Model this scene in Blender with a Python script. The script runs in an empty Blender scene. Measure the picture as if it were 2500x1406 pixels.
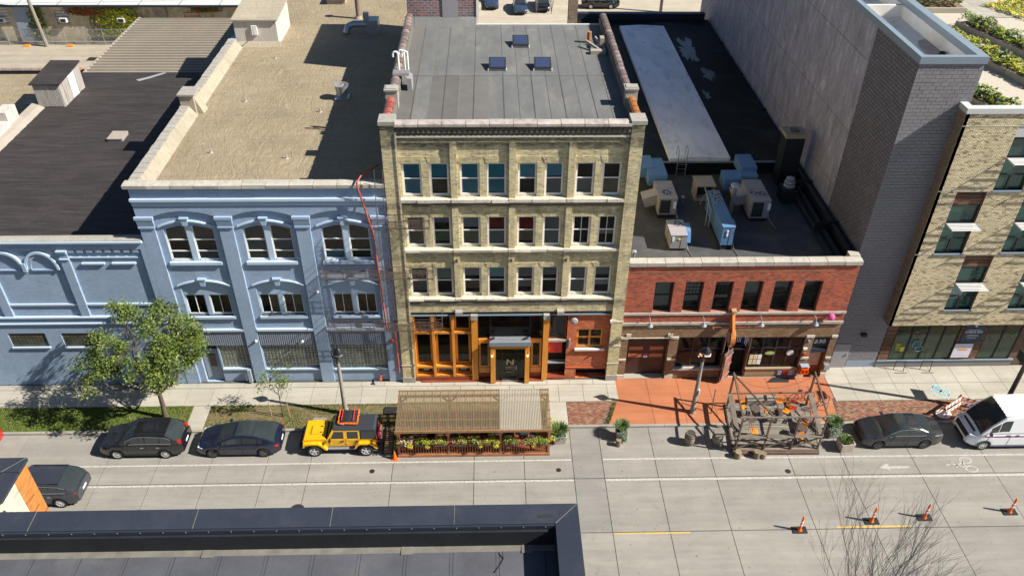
import bpy, bmesh, math, random
from math import sin, cos, pi, radians as RD, sqrt, atan2
from mathutils import Vector, Matrix, noise as MN
random.seed(7)
SC = bpy.context.scene
# ---------------------------------------------------------------- camera, world, sun, exposure
cam = bpy.data.cameras.new('camera'); cam_o = bpy.data.objects.new('camera', cam); SC.collection.objects.link(cam_o)
cam.sensor_width = 36.0; cam.lens = 28.706; cam.clip_end = 900
_R = [[0.9996422, -0.0252870, 0.0087175], [0.0081780, 0.5992626, 0.8005107], [-0.0254666, -0.8001530, 0.5992550]]
_m = Matrix(((_R[0][0], _R[0][1], _R[0][2]), (_R[1][0], _R[1][1], _R[1][2]), (_R[2][0], _R[2][1], _R[2][2]))).transposed().to_4x4()
_m.translation = Vector((-1.0683, -37.2176, 35.0))
cam_o.matrix_world = _m
SC.camera = cam_o
SUN_EL, SUN_AZ = 41.0, 14.0           # azimuth in front of the +x axis (towards the camera side)
wd = bpy.data.worlds.new('World'); SC.world = wd; wd.use_nodes = True
nt = wd.node_tree; nt.nodes.clear()
sky = nt.nodes.new('ShaderNodeTexSky'); sky.sky_type = 'NISHITA'; sky.sun_disc = False
sky.sun_elevation = RD(SUN_EL); sky.sun_rotation = RD(90 + SUN_AZ); sky.altitude = 200; sky.air_density = 1.0; sky.dust_density = 0.6; sky.ozone_density = 3.0
bg = nt.nodes.new('ShaderNodeBackground'); bg.inputs[1].default_value = 0.05
wo = nt.nodes.new('ShaderNodeOutputWorld'); nt.links.new(sky.outputs[0], bg.inputs[0]); nt.links.new(bg.outputs[0], wo.inputs[0])
sl = bpy.data.lights.new('sun', 'SUN'); sl.energy = 5.0; sl.angle = RD(0.5); sl.color = (1.0, 0.95, 0.87)
so = bpy.data.objects.new('sun', sl); SC.collection.objects.link(so)
_d = Vector((cos(RD(SUN_EL))*cos(RD(SUN_AZ)), -cos(RD(SUN_EL))*sin(RD(SUN_AZ)), sin(RD(SUN_EL))))
so.rotation_euler = _d.to_track_quat('Z', 'Y').to_euler(); so.location = (60, -60, 80)
SC.view_settings.view_transform = 'Standard'; SC.view_settings.look = 'None'; SC.view_settings.exposure = 0.9; SC.view_settings.gamma = 1.0
SC.view_settings.use_curve_mapping = False
try:
    SC.cycles.max_bounces = 7; SC.cycles.transparent_max_bounces = 12
except Exception: pass

# ---------------------------------------------------------------- materials
MATS = {}
def _nodes(name):
    m = bpy.data.materials.new(name); m.use_nodes = True
    t = m.node_tree; b = t.nodes['Principled BSDF']; return m, t, b
def _N(t, k, **kw):
    n = t.nodes.new(k)
    for a, v in kw.items(): setattr(n, a, v)
    return n
def _math(t, op, a, b=None, clamp=False):
    n = t.nodes.new('ShaderNodeMath'); n.operation = op; n.use_clamp = clamp
    for i, v in enumerate((a, b)):
        if v is None: continue
        if isinstance(v, (int, float)): n.inputs[i].default_value = v
        else: t.links.new(v, n.inputs[i])
    return n.outputs[0]
def _noise(t, vec, scale, detail=4, rough=.55, dist=0):
    n = t.nodes.new('ShaderNodeTexNoise'); n.inputs['Scale'].default_value = scale; n.inputs['Detail'].default_value = detail
    n.inputs['Roughness'].default_value = rough; n.inputs['Distortion'].default_value = dist; t.links.new(vec, n.inputs['Vector']); return n.outputs['Fac']
def _mapr(t, v, a, b, c, d):
    n = t.nodes.new('ShaderNodeMapRange'); t.links.new(v, n.inputs[0])
    for i, x in enumerate((a, b, c, d)): n.inputs[i+1].default_value = x
    return n.outputs[0]
def _pos(t, stretch=(1, 1, 1)):
    g = t.nodes.new('ShaderNodeNewGeometry')
    if stretch == (1, 1, 1): return g.outputs['Position']
    m = t.nodes.new('ShaderNodeMapping'); m.inputs['Scale'].default_value = stretch; t.links.new(g.outputs['Position'], m.inputs[0]); return m.outputs[0]
def _mixc(t, f, a, b):
    n = t.nodes.new('ShaderNodeMix'); n.data_type = 'RGBA'
    for s, v in ((0, f), (6, a), (7, b)):
        if isinstance(v, (int, float)): n.inputs[s].default_value = v
        elif isinstance(v, tuple): n.inputs[s].default_value = (*v, 1) if len(v) == 3 else v
        else: t.links.new(v, n.inputs[s])
    return n.outputs[2]
def _scalec(t, c, f):
    n = t.nodes.new('ShaderNodeVectorMath'); n.operation = 'SCALE'
    if isinstance(c, tuple): n.inputs[0].default_value = c
    else: t.links.new(c, n.inputs[0])
    t.links.new(f, n.inputs['Scale']); return n.outputs[0]
def _bump(t, b, h, strength, dist=.02):
    n = t.nodes.new('ShaderNodeBump'); n.inputs['Strength'].default_value = strength; n.inputs['Distance'].default_value = dist
    t.links.new(h, n.inputs['Height']); t.links.new(n.outputs[0], b.inputs['Normal']); return n
def M(name, col, rough=.8, metal=0, var=.12, scale=1.2, bump=.15, bscale=35, stretch=(1, 1, 1), stain=None, stain_amt=0, stain_scale=.6, rnd=0, spec=.3, coat=0, fine=.06):
    """plain surface with large and fine noise variation"""
    m, t, b = _nodes(name); p = _pos(t, stretch)
    n1 = _noise(t, p, scale, 6, .6); n2 = _noise(t, p, scale*14, 3, .6)
    f = _math(t, 'ADD', _mapr(t, n1, .25, .75, 1-var, 1+var), _mapr(t, n2, .25, .75, -fine, fine))
    c = tuple(col)
    if stain:
        s = _mapr(t, _noise(t, p, stain_scale, 7, .65, .4), .52, .68, 0, stain_amt); c = _mixc(t, s, c, tuple(stain))
    if rnd:
        oi = t.nodes.new('ShaderNodeObjectInfo'); f = _math(t, 'MULTIPLY', f, _mapr(t, oi.outputs['Random'], 0, 1, 1-rnd, 1+rnd))
    t.links.new(_scalec(t, c, f), b.inputs['Base Color'])
    b.inputs['Roughness'].default_value = rough; b.inputs['Metallic'].default_value = metal; b.inputs['Specular IOR Level'].default_value = spec
    if coat: b.inputs['Coat Weight'].default_value = coat; b.inputs['Coat Roughness'].default_value = .05
    if bump: _bump(t, b, _noise(t, p, bscale, 3, .6), bump)
    MATS[name] = m; return m
def brick(name, c1, c2, mortar, bw=.205, bh=.069, ms=.008, var=.15, bump=.5, soot=None, c3=None, c3a=.5, rough=.85, streak=0, mort_soft=.1, band=.12):
    m, t, b = _nodes(name)
    g = t.nodes.new('ShaderNodeNewGeometry'); sp = t.nodes.new('ShaderNodeSeparateXYZ'); t.links.new(g.outputs['Position'], sp.inputs[0])
    u = _math(t, 'ADD', sp.outputs[0], sp.outputs[1]); cb = t.nodes.new('ShaderNodeCombineXYZ'); t.links.new(u, cb.inputs[0]); t.links.new(sp.outputs[2], cb.inputs[1])
    k = t.nodes.new('ShaderNodeTexBrick'); k.inputs['Scale'].default_value = 1; k.inputs['Brick Width'].default_value = bw; k.inputs['Row Height'].default_value = bh
    k.inputs['Mortar Size'].default_value = ms; k.inputs['Mortar Smooth'].default_value = mort_soft; k.inputs['Bias'].default_value = 0
    k.inputs['Color1'].default_value = (*c1, 1); k.inputs['Color2'].default_value = (*c2, 1); k.inputs['Mortar'].default_value = (*mortar, 1)
    t.links.new(cb.outputs[0], k.inputs['Vector'])
    col = k.outputs['Color']
    if c3:   # patches of a third brick tone, brick by brick: coarse cells the size of bricks
        w = t.nodes.new('ShaderNodeTexWhiteNoise'); w.noise_dimensions = '2D'
        row = _math(t, 'FLOOR', _math(t, 'DIVIDE', sp.outputs[2], bh)); off = _math(t, 'MULTIPLY', _math(t, 'MODULO', row, 2.0), .5)
        cx = _math(t, 'FLOOR', _math(t, 'ADD', _math(t, 'DIVIDE', u, bw), off)); c2b = t.nodes.new('ShaderNodeCombineXYZ')
        t.links.new(cx, c2b.inputs[0]); t.links.new(row, c2b.inputs[1]); t.links.new(c2b.outputs[0], w.inputs['Vector'])
        sel = _mapr(t, w.outputs['Value'], 1-c3a, 1, 0, 1); inv = _math(t, 'SUBTRACT', 1.0, k.outputs['Fac'])
        col = _mixc(t, _math(t, 'MULTIPLY', sel, inv), col, tuple(c3))
    f = _mapr(t, _noise(t, g.outputs['Position'], .9, 6, .65), .25, .75, 1-var, 1+var)
    f = _math(t, 'MULTIPLY', f, _mapr(t, _noise(t, _pos(t, (1.6, 1.6, 13)), 1.0, 4, .75), .3, .7, 1-band, 1+band)); f = _math(t, 'MULTIPLY', f, _mapr(t, _noise(t, _pos(t, (5, 5, 14)), 1.0, 3, .7), .3, .7, 1-band, 1+band))
    col = _scalec(t, col, f)
    if streak:
        st = _noise(t, _pos(t, (2.2, 2.2, .35)), 1.3, 6, .65); col = _mixc(t, _mapr(t, st, .5, .75, 0, streak), col, (.13, .12, .10))
    if soot:      # soot stains that sit in horizontal bands of the old wall: list of (z0, z1, amount)
        for (z0, z1, am) in soot:
            zz = _math(t, 'ADD', sp.outputs[2], _mapr(t, _noise(t, g.outputs['Position'], 1.7, 5, .7), 0, 1, -.35, .35))
            a = _mapr(t, zz, z0-.12, z0+.06, 0, 1); a2 = _mapr(t, zz, z1-.06, z1+.12, 1, 0)
            n = _mapr(t, _noise(t, _pos(t, (1.2, 1.2, 6)), 3.0, 5, .7), .33, .6, .25, 1)
            col = _mixc(t, _math(t, 'MULTIPLY', _math(t, 'MULTIPLY', a, a2), _math(t, 'MULTIPLY', n, am)), col, (.075, .07, .06))
    t.links.new(col, b.inputs['Base Color']); b.inputs['Roughness'].default_value = rough; b.inputs['Specular IOR Level'].default_value = .25
    if bump:
        h = _math(t, 'ADD', _math(t, 'MULTIPLY', k.outputs['Fac'], -1.0), _math(t, 'MULTIPLY', _noise(t, g.outputs['Position'], 22, 4, .7), .9))
        _bump(t, b, h, bump, .02)
    MATS[name] = m; return m
def glass(name, tint=(.02, .025, .03), trans=0.0, rough=.04, wavy=.02):
    m, t, b = _nodes(name); b.inputs['Base Color'].default_value = (*tint, 1); b.inputs['Roughness'].default_value = rough
    b.inputs['Specular IOR Level'].default_value = .7; b.inputs['IOR'].default_value = 1.52
    if wavy: _bump(t, b, _noise(t, _pos(t), 1.6, 2, .5), wavy, .3)
    if trans:
        tr = t.nodes.new('ShaderNodeBsdfTransparent'); tr.inputs[0].default_value = (.86, .9, .9, 1); mx = t.nodes.new('ShaderNodeMixShader'); fr = t.nodes.new('ShaderNodeFresnel')
        fr.inputs[0].default_value = 1.5; f = _math(t, 'SUBTRACT', trans, _math(t, 'MULTIPLY', fr.outputs[0], trans)); t.links.new(f, mx.inputs[0])
        t.links.new(b.outputs[0], mx.inputs[1]); t.links.new(tr.outputs[0], mx.inputs[2]); t.links.new(mx.outputs[0], t.nodes['Material Output'].inputs[0])
    MATS[name] = m; return m
def emis(name, col, s):
    m, t, b = _nodes(name); b.inputs['Base Color'].default_value = (*col, 1); b.inputs['Emission Color'].default_value = (*col, 1); b.inputs['Emission Strength'].default_value = s
    MATS[name] = m; return m

M('asphalt_base', (.10, .10, .10)); M('joint', (.09, .085, .075), var=.1)
def concrete(name, col, rnd=.05, streak=True, dirt=.45):
    m, t, b = _nodes(name); p = _pos(t); ps = _pos(t, (.25, 2.2, 1))
    n1 = _noise(t, p, .55, 7, .62); n2 = _noise(t, ps, 2.0, 6, .7); ck = _noise(t, p, .9, 5, .6, 1.2); ck = _mapr(t, _math(t, 'ABSOLUTE', _math(t, 'SUBTRACT', ck, .5)), .0, .0035, .35, 0); n3 = _noise(t, p, 60, 2, .5); sp = _noise(t, p, 5.5, 3, .5)
    f = _math(t, 'ADD', _mapr(t, n1, .25, .75, .88, 1.12), _mapr(t, n2, .25, .75, -.10, .10)); f = _math(t, 'ADD', f, _mapr(t, n3, .3, .7, -.05, .05))
    oi = t.nodes.new('ShaderNodeObjectInfo'); f = _math(t, 'MULTIPLY', f, _mapr(t, oi.outputs['Random'], 0, 1, 1-rnd, 1+rnd))
    c = _scalec(t, tuple(col), f)
    c = _mixc(t, _mapr(t, sp, .69, .74, 0, .6), c, (.09, .08, .065)); lane = _noise(t, _pos(t, (.05, 1.15, 1)), 1.0, 4, .6); c = _scalec(t, c, _mapr(t, lane, .35, .65, .90, 1.07))
    c = _mixc(t, _mapr(t, _noise(t, p, 1.4, 8, .72, .6), .56, .75, 0, dirt), c, (col[0]*.58, col[1]*.56, col[2]*.52)); c = _mixc(t, _math(t, 'MULTIPLY', ck, _mapr(t, _noise(t, p, .25, 2, .5), .5, .6, 0, 1)), c, (.07, .06, .05))
    t.links.new(c, b.inputs['Base Color']); b.inputs['Roughness'].default_value = .85; b.inputs['Specular IOR Level'].default_value = .25
    _bump(t, b, _noise(t, p, 50, 3, .6), .12); MATS[name] = m; return m
concrete('road_concrete', (.250, .236, .208), .035); concrete('walk_concrete', (.37, .345, .285), .06); concrete('patch_concrete', (.222, .212, .193), .03)
concrete('kerb_concrete', (.28, .265, .225), .03); concrete('orange_concrete', (.37, .138, .066), .04, dirt=.25)
concrete('alley_concrete', (.33, .29, .225), .03); concrete('lot', (.40, .35, .27), .03)
def worn(name, col, edge=.25, under=(.25, .24, .21)):
    m, t, b = _nodes(name); n = _noise(t, _pos(t), 9, 6, .75); c = _mixc(t, _mapr(t, n, .42, .62, 0, edge), tuple(col), under)
    t.links.new(c, b.inputs['Base Color']); b.inputs['Roughness'].default_value = .7; MATS[name] = m
worn('white_line', (.48, .46, .41), .85); worn('yellow_line', (.60, .38, .05), .6); worn('white_mark', (.46, .44, .39), 1.0)
M('soil', (.20, .135, .075), var=.3, scale=3, bump=.6); M('verge_base', (.15, .115, .06), var=.35, scale=3, bump=.6, stain=(.07, .10, .02), stain_amt=.8, stain_scale=1.1); M('grass_base', (.075, .10, .022), var=.35, scale=2.2, bump=.6, stain=(.20, .15, .08), stain_amt=.8, stain_scale=.9)
M('grass_green', (.11, .165, .018), var=.4, scale=1.5, bump=0); M('grass_dry', (.28, .23, .10), var=.3, bump=0)
M('leaf', (.11, .155, .026), var=.45, scale=1.6, bump=0, rough=.5, stain=(.20, .09, .03), stain_amt=.4, stain_scale=1.4); M('leaf_dark', (.045, .075, .018), var=.35, bump=0, rough=.6)
M('leaf_yellow', (.42, .36, .03), var=.3, bump=0); M('leaf_green', (.09, .16, .03), var=.35, bump=0); M('leaf_red', (.30, .05, .02), var=.3, bump=0)
M('leaf_blue', (.16, .22, .17), var=.25, bump=0); M('leaf_lime', (.25, .32, .035), var=.3, bump=0); M('petal_pink', (.62, .10, .28), var=.2, bump=0); M('petal_white', (.7, .62, .6), bump=0); M('petal_yellow', (.75, .62, .04), bump=0)
M('bark', (.10, .08, .055), var=.3, scale=6, bump=.6); M('twig', (.17, .135, .13), var=.2, bump=0)
brick('cream_brick', (.70, .60, .34), (.59, .50, .29), (.42, .38, .26), c3=(.36, .30, .20), c3a=.3, band=.24, soot=[(16.0, 17.3, .9), (12.45, 12.75, .6), (5.85, 6.3, .75), (9.2, 9.6, .35)], var=.2, streak=.5, bump=.7)
brick('cream_brick_low', (.70, .61, .33), (.60, .51, .28), (.40, .36, .25), c3=(.38, .33, .22), c3a=.26, band=.2, var=.2, streak=.3, bump=.7)
brick('soot_brick', (.22, .19, .135), (.14, .125, .09), (.09, .085, .07), var=.3, streak=.5, bump=.9)
brick('blue_brick', (.36, .46, .60), (.33, .43, .57), (.235, .325, .44), var=.10, bump=1.0, band=.08, streak=.12)
brick('red_brick', (.52, .115, .055), (.38, .085, .042), (.34, .19, .13), c3=(.14, .045, .035), c3a=.6, var=.15, bump=.6)
brick('brown_brick', (.27, .16, .09), (.19, .11, .06), (.20, .15, .10), c3=(.33, .22, .12), c3a=.35, var=.2, bump=.6)
brick('infill_brick', (.60, .14, .05), (.46, .105, .04), (.25, .13, .08), c3=(.52, .25, .12), c3a=.3, var=.2, bump=.5)
brick('yellow_mix_brick', (.82, .70, .44), (.66, .55, .34), (.15, .13, .10), bw=.20, bh=.075, ms=.012, c3=(.26, .18, .10), c3a=.28, var=.14, band=.18, bump=.5)
brick('dark_ribbed', (.20, .175, .185), (.155, .135, .14), (.07, .06, .065), bw=.405, bh=.2, ms=.022, var=.08, bump=.4)
brick('side_mix_brick', (.36, .25, .16), (.24, .16, .10), (.12, .10, .08), bw=.20, bh=.075, ms=.012, c3=(.35, .27, .17), c3a=.25, var=.1)
brick('rear_brick', (.33, .10, .07), (.24, .14, .12), (.25, .25, .27), bw=.42, bh=.16, ms=.03, c3=(.12, .10, .12), c3a=.5, var=.3)
M('block', (.205, .195, .200), var=.07, scale=1.0, rnd=.06, bump=.2, bscale=60); M('block_joint', (.10, .09, .10))
M('stucco', (.33, .295, .325), var=.30, scale=1.3, bump=.5, bscale=12, stretch=(1, 1, .3), stain=(.52, .47, .50), stain_amt=.85, stain_scale=2.2, fine=.28)
M('stucco_joint', (.08, .07, .08)); M('metal_dark', (.035, .045, .06), rough=.4, metal=.3, bump=0); M('coping_grey', (.20, .25, .29), rough=.4, var=.05, bump=0); M('white_roof', (.70, .68, .64), var=.06, bump=.05, stain=(.35, .30, .25), stain_amt=.5, stain_scale=.35)
M('white_coping', (.52, .52, .50), rough=.5, var=.05, bump=0); M('dirt_stain', (.42, .36, .31), var=.3)
M('blue_paint', (.32, .425, .55), rough=.5, var=.05, bump=.1); M('blue_paint_light', (.46, .57, .68), rough=.45, var=.05, bump=.05); M('blue_grey', (.27, .31, .37), rough=.7, var=.06)
M('stone', (.33, .31, .27), var=.22, scale=2.5, bump=.6, bscale=9, stain=(.18, .15, .13), stain_amt=.7, stain_scale=2.5, rnd=.06)
M('stone_pink', (.39, .345, .31), var=.2, scale=2.5, bump=.6, bscale=9, stain=(.16, .13, .12), stain_amt=.75, stain_scale=2.2, rnd=.08)
M('stone_light', (.40, .375, .32), var=.15, scale=2.5, bump=.4, bscale=9, stain=(.28, .22, .18), stain_amt=.6, stain_scale=3, rnd=.05)
M('sill_stone', (.58, .52, .42), var=.2, scale=3, bump=.5, bscale=10, stain=(.20, .17, .13), stain_amt=.55, stain_scale=3)
def tanroof(name, col, wr=1.0, wcol=None, sz=1.0):
    m, t, b = _nodes(name); p = _pos(t); pr = _pos(t, (1.0, .42, 1))
    w = _noise(t, pr, 2.6*sz, 5, .62, 1.6); rid = _math(t, 'ABSOLUTE', _math(t, 'SUBTRACT', w, .5)); rid = _mapr(t, rid, 0, .05, 1, 0)
    n1 = _noise(t, p, .35, 7, .6); n2 = _noise(t, p, 3, 5, .65)
    f = _math(t, 'ADD', _mapr(t, n1, .3, .7, .86, 1.14), _mapr(t, n2, .3, .7, -.07, .07)); c = _scalec(t, tuple(col), f)
    c = _mixc(t, _mapr(t, _noise(t, p, .8, 8, .7, .5), .6, .8, 0, .5), c, (col[0]*.55, col[1]*.52, col[2]*.48))
    if wr >= 1: c = _mixc(t, _math(t, 'MULTIPLY', rid, .30 if col[0] > .1 else .12), c, (min(.9, col[0]*1.5), min(.9, col[1]*1.5), min(.9, col[2]*1.5)))
    sk = _noise(t, _pos(t, (.35, 2.6, 1)), 1.3, 6, .7); c = _scalec(t, c, _mapr(t, sk, .3, .7, .88 if col[0] > .1 else .62, 1.10 if col[0] > .1 else 1.5))
    t.links.new(c, b.inputs['Base Color']); b.inputs['Roughness'].default_value = .8; b.inputs['Specular IOR Level'].default_value = .3
    h = _math(t, 'ADD', _math(t, 'MULTIPLY', rid, .5*wr), _math(t, 'MULTIPLY', w, 1.4*wr)); _bump(t, b, h, .55, .06); MATS[name] = m
tanroof('tan_roof', (.262, .212, .138), 1.6, sz=.5); tanroof('parapet_tan', (.33, .29, .215), .5); tanroof('black_roof', (.036, .030, .029), 1.0, sz=1.5)
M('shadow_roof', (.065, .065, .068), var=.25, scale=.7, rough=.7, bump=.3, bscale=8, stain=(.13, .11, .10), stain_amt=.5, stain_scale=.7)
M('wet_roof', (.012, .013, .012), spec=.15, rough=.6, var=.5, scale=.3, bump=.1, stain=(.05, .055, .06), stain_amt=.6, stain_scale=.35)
M('roll_roof', (.132, .134, .130), var=.2, scale=.9, bump=.3, bscale=60, rnd=.035, stain=(.185, .18, .165), stain_amt=.75, stain_scale=.8, fine=.1, stretch=(1, .4, 1)); M('roll_roof_brown', (.122, .116, .107), var=.14, scale=.7, bump=.3, bscale=60, rnd=.10)
M('roof_seam', (.075, .072, .065), var=.2); M('membrane', (.078, .080, .092), rough=.6, var=.25, scale=.8, bump=.1, stain=(.12, .115, .11), stain_amt=.5, stain_scale=.7); M('membrane_dark', (.016, .017, .020), rough=.7, var=.3, scale=1.5, bump=.4, bscale=6)
M('membrane_lip', (.15, .14, .12), var=.25, scale=3); M('parapet_metal', (.045, .053, .072), rough=.38, metal=.35, stain=(.085, .09, .10), stain_amt=.35, stain_scale=.9, var=.16, scale=.7, bump=.02); M('scuff', (.025, .026, .031))
M('rib_metal', (.24, .21, .165), rough=.55, var=.1, scale=.4, bump=.05, stain=(.30, .24, .18), stain_amt=.4, stretch=(1, .5, 1)); M('corrugated', (.34, .32, .29), rough=.5, var=.25, scale=1.6, bump=.1, stretch=(3, 3, .4), stain=(.20, .13, .09), stain_amt=.75, stain_scale=1.4)
M('tile_red', (.28, .075, .06), rough=.35, var=.3, scale=3, rnd=.25, bump=.2); M('tile_brown', (.20, .15, .135), rough=.4, var=.3, scale=3, rnd=.3, bump=.2); M('tile_orange', (.38, .15, .05), rough=.4, rnd=.2)
M('grey_strip', (.78, .79, .80), var=.13, scale=.8, rough=.6, bump=.15, bscale=10, stretch=(1, .4, 1), stain=(.35, .35, .37), stain_amt=.5, stain_scale=1.1)
M('white_paint', (.72, .70, .66), rough=.5, var=.05, bump=0); M('frame_white', (.78, .75, .70), rough=.6, var=.08, bump=.05); M('frame_black', (.012, .012, .014), rough=.4, var=.1, bump=0); M('frame_dark', (.03, .03, .035), rough=.4, bump=0)
M('gold_wood', (.66, .27, .04), rough=.4, var=.18, scale=2, stretch=(6, 6, .6), bump=.05, spec=.4); M('red_wood', (.22, .055, .025), rough=.5, var=.25, scale=2, bump=.1)
M('pergola_wood', (.30, .165, .075), rough=.6, var=.2, scale=3, stretch=(2, 2, 2), bump=.1); M('pergola_red', (.34, .15, .075), rough=.6, var=.2, scale=3, bump=.1); M('grey_wood', (.20, .178, .148), var=.25, scale=3, stretch=(.6, 4, 4), rnd=.18, bump=.4, bscale=20)
M('brown_wood', (.13, .085, .06), var=.3, scale=3, rnd=.1, bump=.3, bscale=20); M('rail_wood', (.15, .128, .105), var=.3, scale=3, rnd=.1, bump=.3, bscale=20); M('light_wood', (.36, .26, .15), var=.2, scale=4, stretch=(6, 1, .7), bump=.1); M('barn_wood', (.16, .085, .05), var=.5, scale=2.2, stretch=(1, 1, 9), rnd=.35, bump=.3, stain=(.03, .02, .02), stain_amt=.7, stain_scale=1.3)
M('garage', (.06, .028, .025), rough=.35, var=.1, bump=0); M('copper', (.36, .13, .08), rough=.4, metal=.3, var=.3, scale=4, bump=.2); M('sign_orange', (.55, .20, .05), rough=.4, var=.2, scale=4)
M('iron', (.03, .022, .018), rough=.6, var=.2); M('rust_iron', (.085, .06, .05), rough=.7, var=.2); M('red_pipe', (.36, .075, .045), rough=.45, var=.12, bump=0); M('galv', (.42, .44, .46), rough=.35, metal=.6, var=.12, scale=3, bump=.02)
M('unit_grey', (.30, .28, .29), rough=.55, var=.08, bump=.02); M('unit_tan', (.33, .29, .24), rough=.6, var=.08, bump=.02); M('unit_blue', (.10, .20, .36), rough=.45, var=.06, bump=.02); M('grille', (.03, .03, .032), rough=.6, bump=0)
M('label_white', (.75, .75, .74), bump=0, var=.03); M('label_yellow', (.6, .5, .05), bump=0); M('skylight', (.035, .05, .10), rough=.12, var=.05, bump=0, spec=.6)
M('tyre', (.018, .018, .018), rough=.8, var=.15, bump=0); M('rim', (.75, .75, .76), rough=.35, metal=.5, var=.03, bump=0); M('rim_dark', (.16, .16, .165), rough=.35, metal=.4, bump=0)
def paint(name, c, rough=.22, metal=.0, coat=.8): M(name, c, rough=rough, metal=metal, var=.02, fine=.01, bump=0, coat=coat, spec=.5)
paint('paint_black', (.010, .010, .012)); paint('paint_navy', (.008, .012, .028)); paint('paint_jetta', (.022, .022, .026)); paint('paint_wagon', (.028, .032, .042)); paint('paint_yellow', (.72, .38, .003), coat=.5, rough=.35); paint('paint_white', (.80, .80, .80), rough=.35); paint('paint_red', (.35, .02, .015)); paint('paint_blue', (.03, .05, .09))
M('plastic_black', (.02, .02, .022), rough=.55, bump=0); M('hardtop', (.035, .042, .052), rough=.5, var=.05, bump=.05); M('grey_trim', (.20, .21, .24), rough=.5, bump=0); M('tail_red', (.50, .012, .01), rough=.2, bump=0, coat=.5); M('lamp_clear', (.6, .62, .66), rough=.1, bump=0, coat=1); M('usps_blue', (.015, .03, .22), bump=0, var=.02); M('stripe_red', (.45, .03, .04), bump=0, var=.02)
M('orange_plastic', (.85, .14, .012), rough=.45, var=.05, bump=0); M('orange_chair', (.80, .26, .02), rough=.4, var=.05, bump=0); M('red_chair', (.42, .02, .015), rough=.4, bump=0); M('reflect_white', (.8, .8, .78), bump=0); M('rubber_black', (.02, .02, .022), rough=.8, bump=.1)
M('pink_fabric', (.55, .015, .12), rough=.7, bump=.1); M('concrete_pole', (.26, .235, .195), var=.2, scale=4, bump=.3); M('lamp_black', (.02, .022, .026), rough=.35, var=.1, bump=0); M('planter_stone', (.42, .34, .28), var=.1, scale=4, bump=.2); M('barrel', (.23, .18, .13), var=.35, scale=3, stretch=(7, 7, .6), bump=.4, rnd=.1); M('hoop_iron', (.06, .055, .05), rough=.6)
M('log', (.22, .17, .11), var=.35, scale=5, bump=.6, rnd=.15); M('neutral_interior', (.035, .03, .026), var=.4, scale=.8, bump=0); M('warm_interior', (.16, .09, .05), var=.5, scale=1.1, bump=0)
M('blind_teal', (.24, .70, .88), rough=.8, var=.08, bump=0); M('blind_teal_light', (.50, .90, 1.0), rough=.8, var=.06, bump=0); M('blind_cream', (.66, .54, .34), var=.1, bump=0); M('blind_white', (.72, .72, .70), var=.08, bump=0); M('blind_grey', (.52, .49, .46), var=.15, bump=0); M('blind_brown', (.52, .34, .22), var=.25, scale=3, bump=0); M('blind_red', (.60, .06, .04), var=.3, scale=3, bump=0); M('blind_green', (.34, .42, .22), var=.2, bump=0); M('dark_void', (.006, .006, .008), bump=0, var=.02)  # grey blind tone also stands in for grey reflections in lower warehouse windows
glass('win_glass', (.012, .015, .018), .92); glass('win_dark', (.010, .012, .015), .25); glass('shop_glass', (.012, .014, .014), .55); glass('green_glass', (.05, .085, .05), .30); glass('teal_glass', (.035, .10, .085), .25, wavy=.04); glass('car_glass', (.028, .036, .038), 0, wavy=.03, rough=.06)
def glassblock():
    m, t, b = _nodes('glass_block'); f = _mapr(t, _noise(t, _pos(t), 1.6, 5, .6), .35, .65, 0, 1)
    c = _mixc(t, f, (.07, .085, .06), (.19, .20, .15)); t.links.new(c, b.inputs['Base Color']); b.inputs['Roughness'].default_value = .12; b.inputs['Specular IOR Level'].default_value = .7; MATS['glass_block'] = m
glassblock(); M('block_dirty', (.10, .10, .07), rough=.25, var=.5, scale=3, bump=0); M('block_grout', (.46, .46, .42), var=.1)
def polyc(name, col, op):
    m, t, b = _nodes(name); b.inputs['Base Color'].default_value = (*col, 1); b.inputs['Roughness'].default_value = .18
    tr = t.nodes.new('ShaderNodeBsdfTransparent'); tr.inputs[0].default_value = (.66, .60, .52, 1); tl = t.nodes.new('ShaderNodeBsdfTranslucent'); tl.inputs[0].default_value = (*col, 1)
    m1 = t.nodes.new('ShaderNodeMixShader'); m1.inputs[0].default_value = .45; t.links.new(b.outputs[0], m1.inputs[1]); t.links.new(tl.outputs[0], m1.inputs[2])
    m2 = t.nodes.new('ShaderNodeMixShader'); m2.inputs[0].default_value = op; t.links.new(tr.outputs[0], m2.inputs[1]); t.links.new(m1.outputs[0], m2.inputs[2]); t.links.new(m2.outputs[0], t.nodes['Material Output'].inputs[0]); MATS[name] = m
polyc('poly_clear', (.50, .42, .28), .36); polyc('poly_milky', (.60, .56, .46), .74)
emis('lamp_lit', (1, .72, .35), 3.0); emis('neon_orange', (1, .16, .02), 1.6); emis('neon_white', (.9, .9, .85), 1.0); emis('neon_blue', (.02, .02, .9), 1.5); emis('neon_teal', (.05, .7, .5), 1.5)

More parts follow.
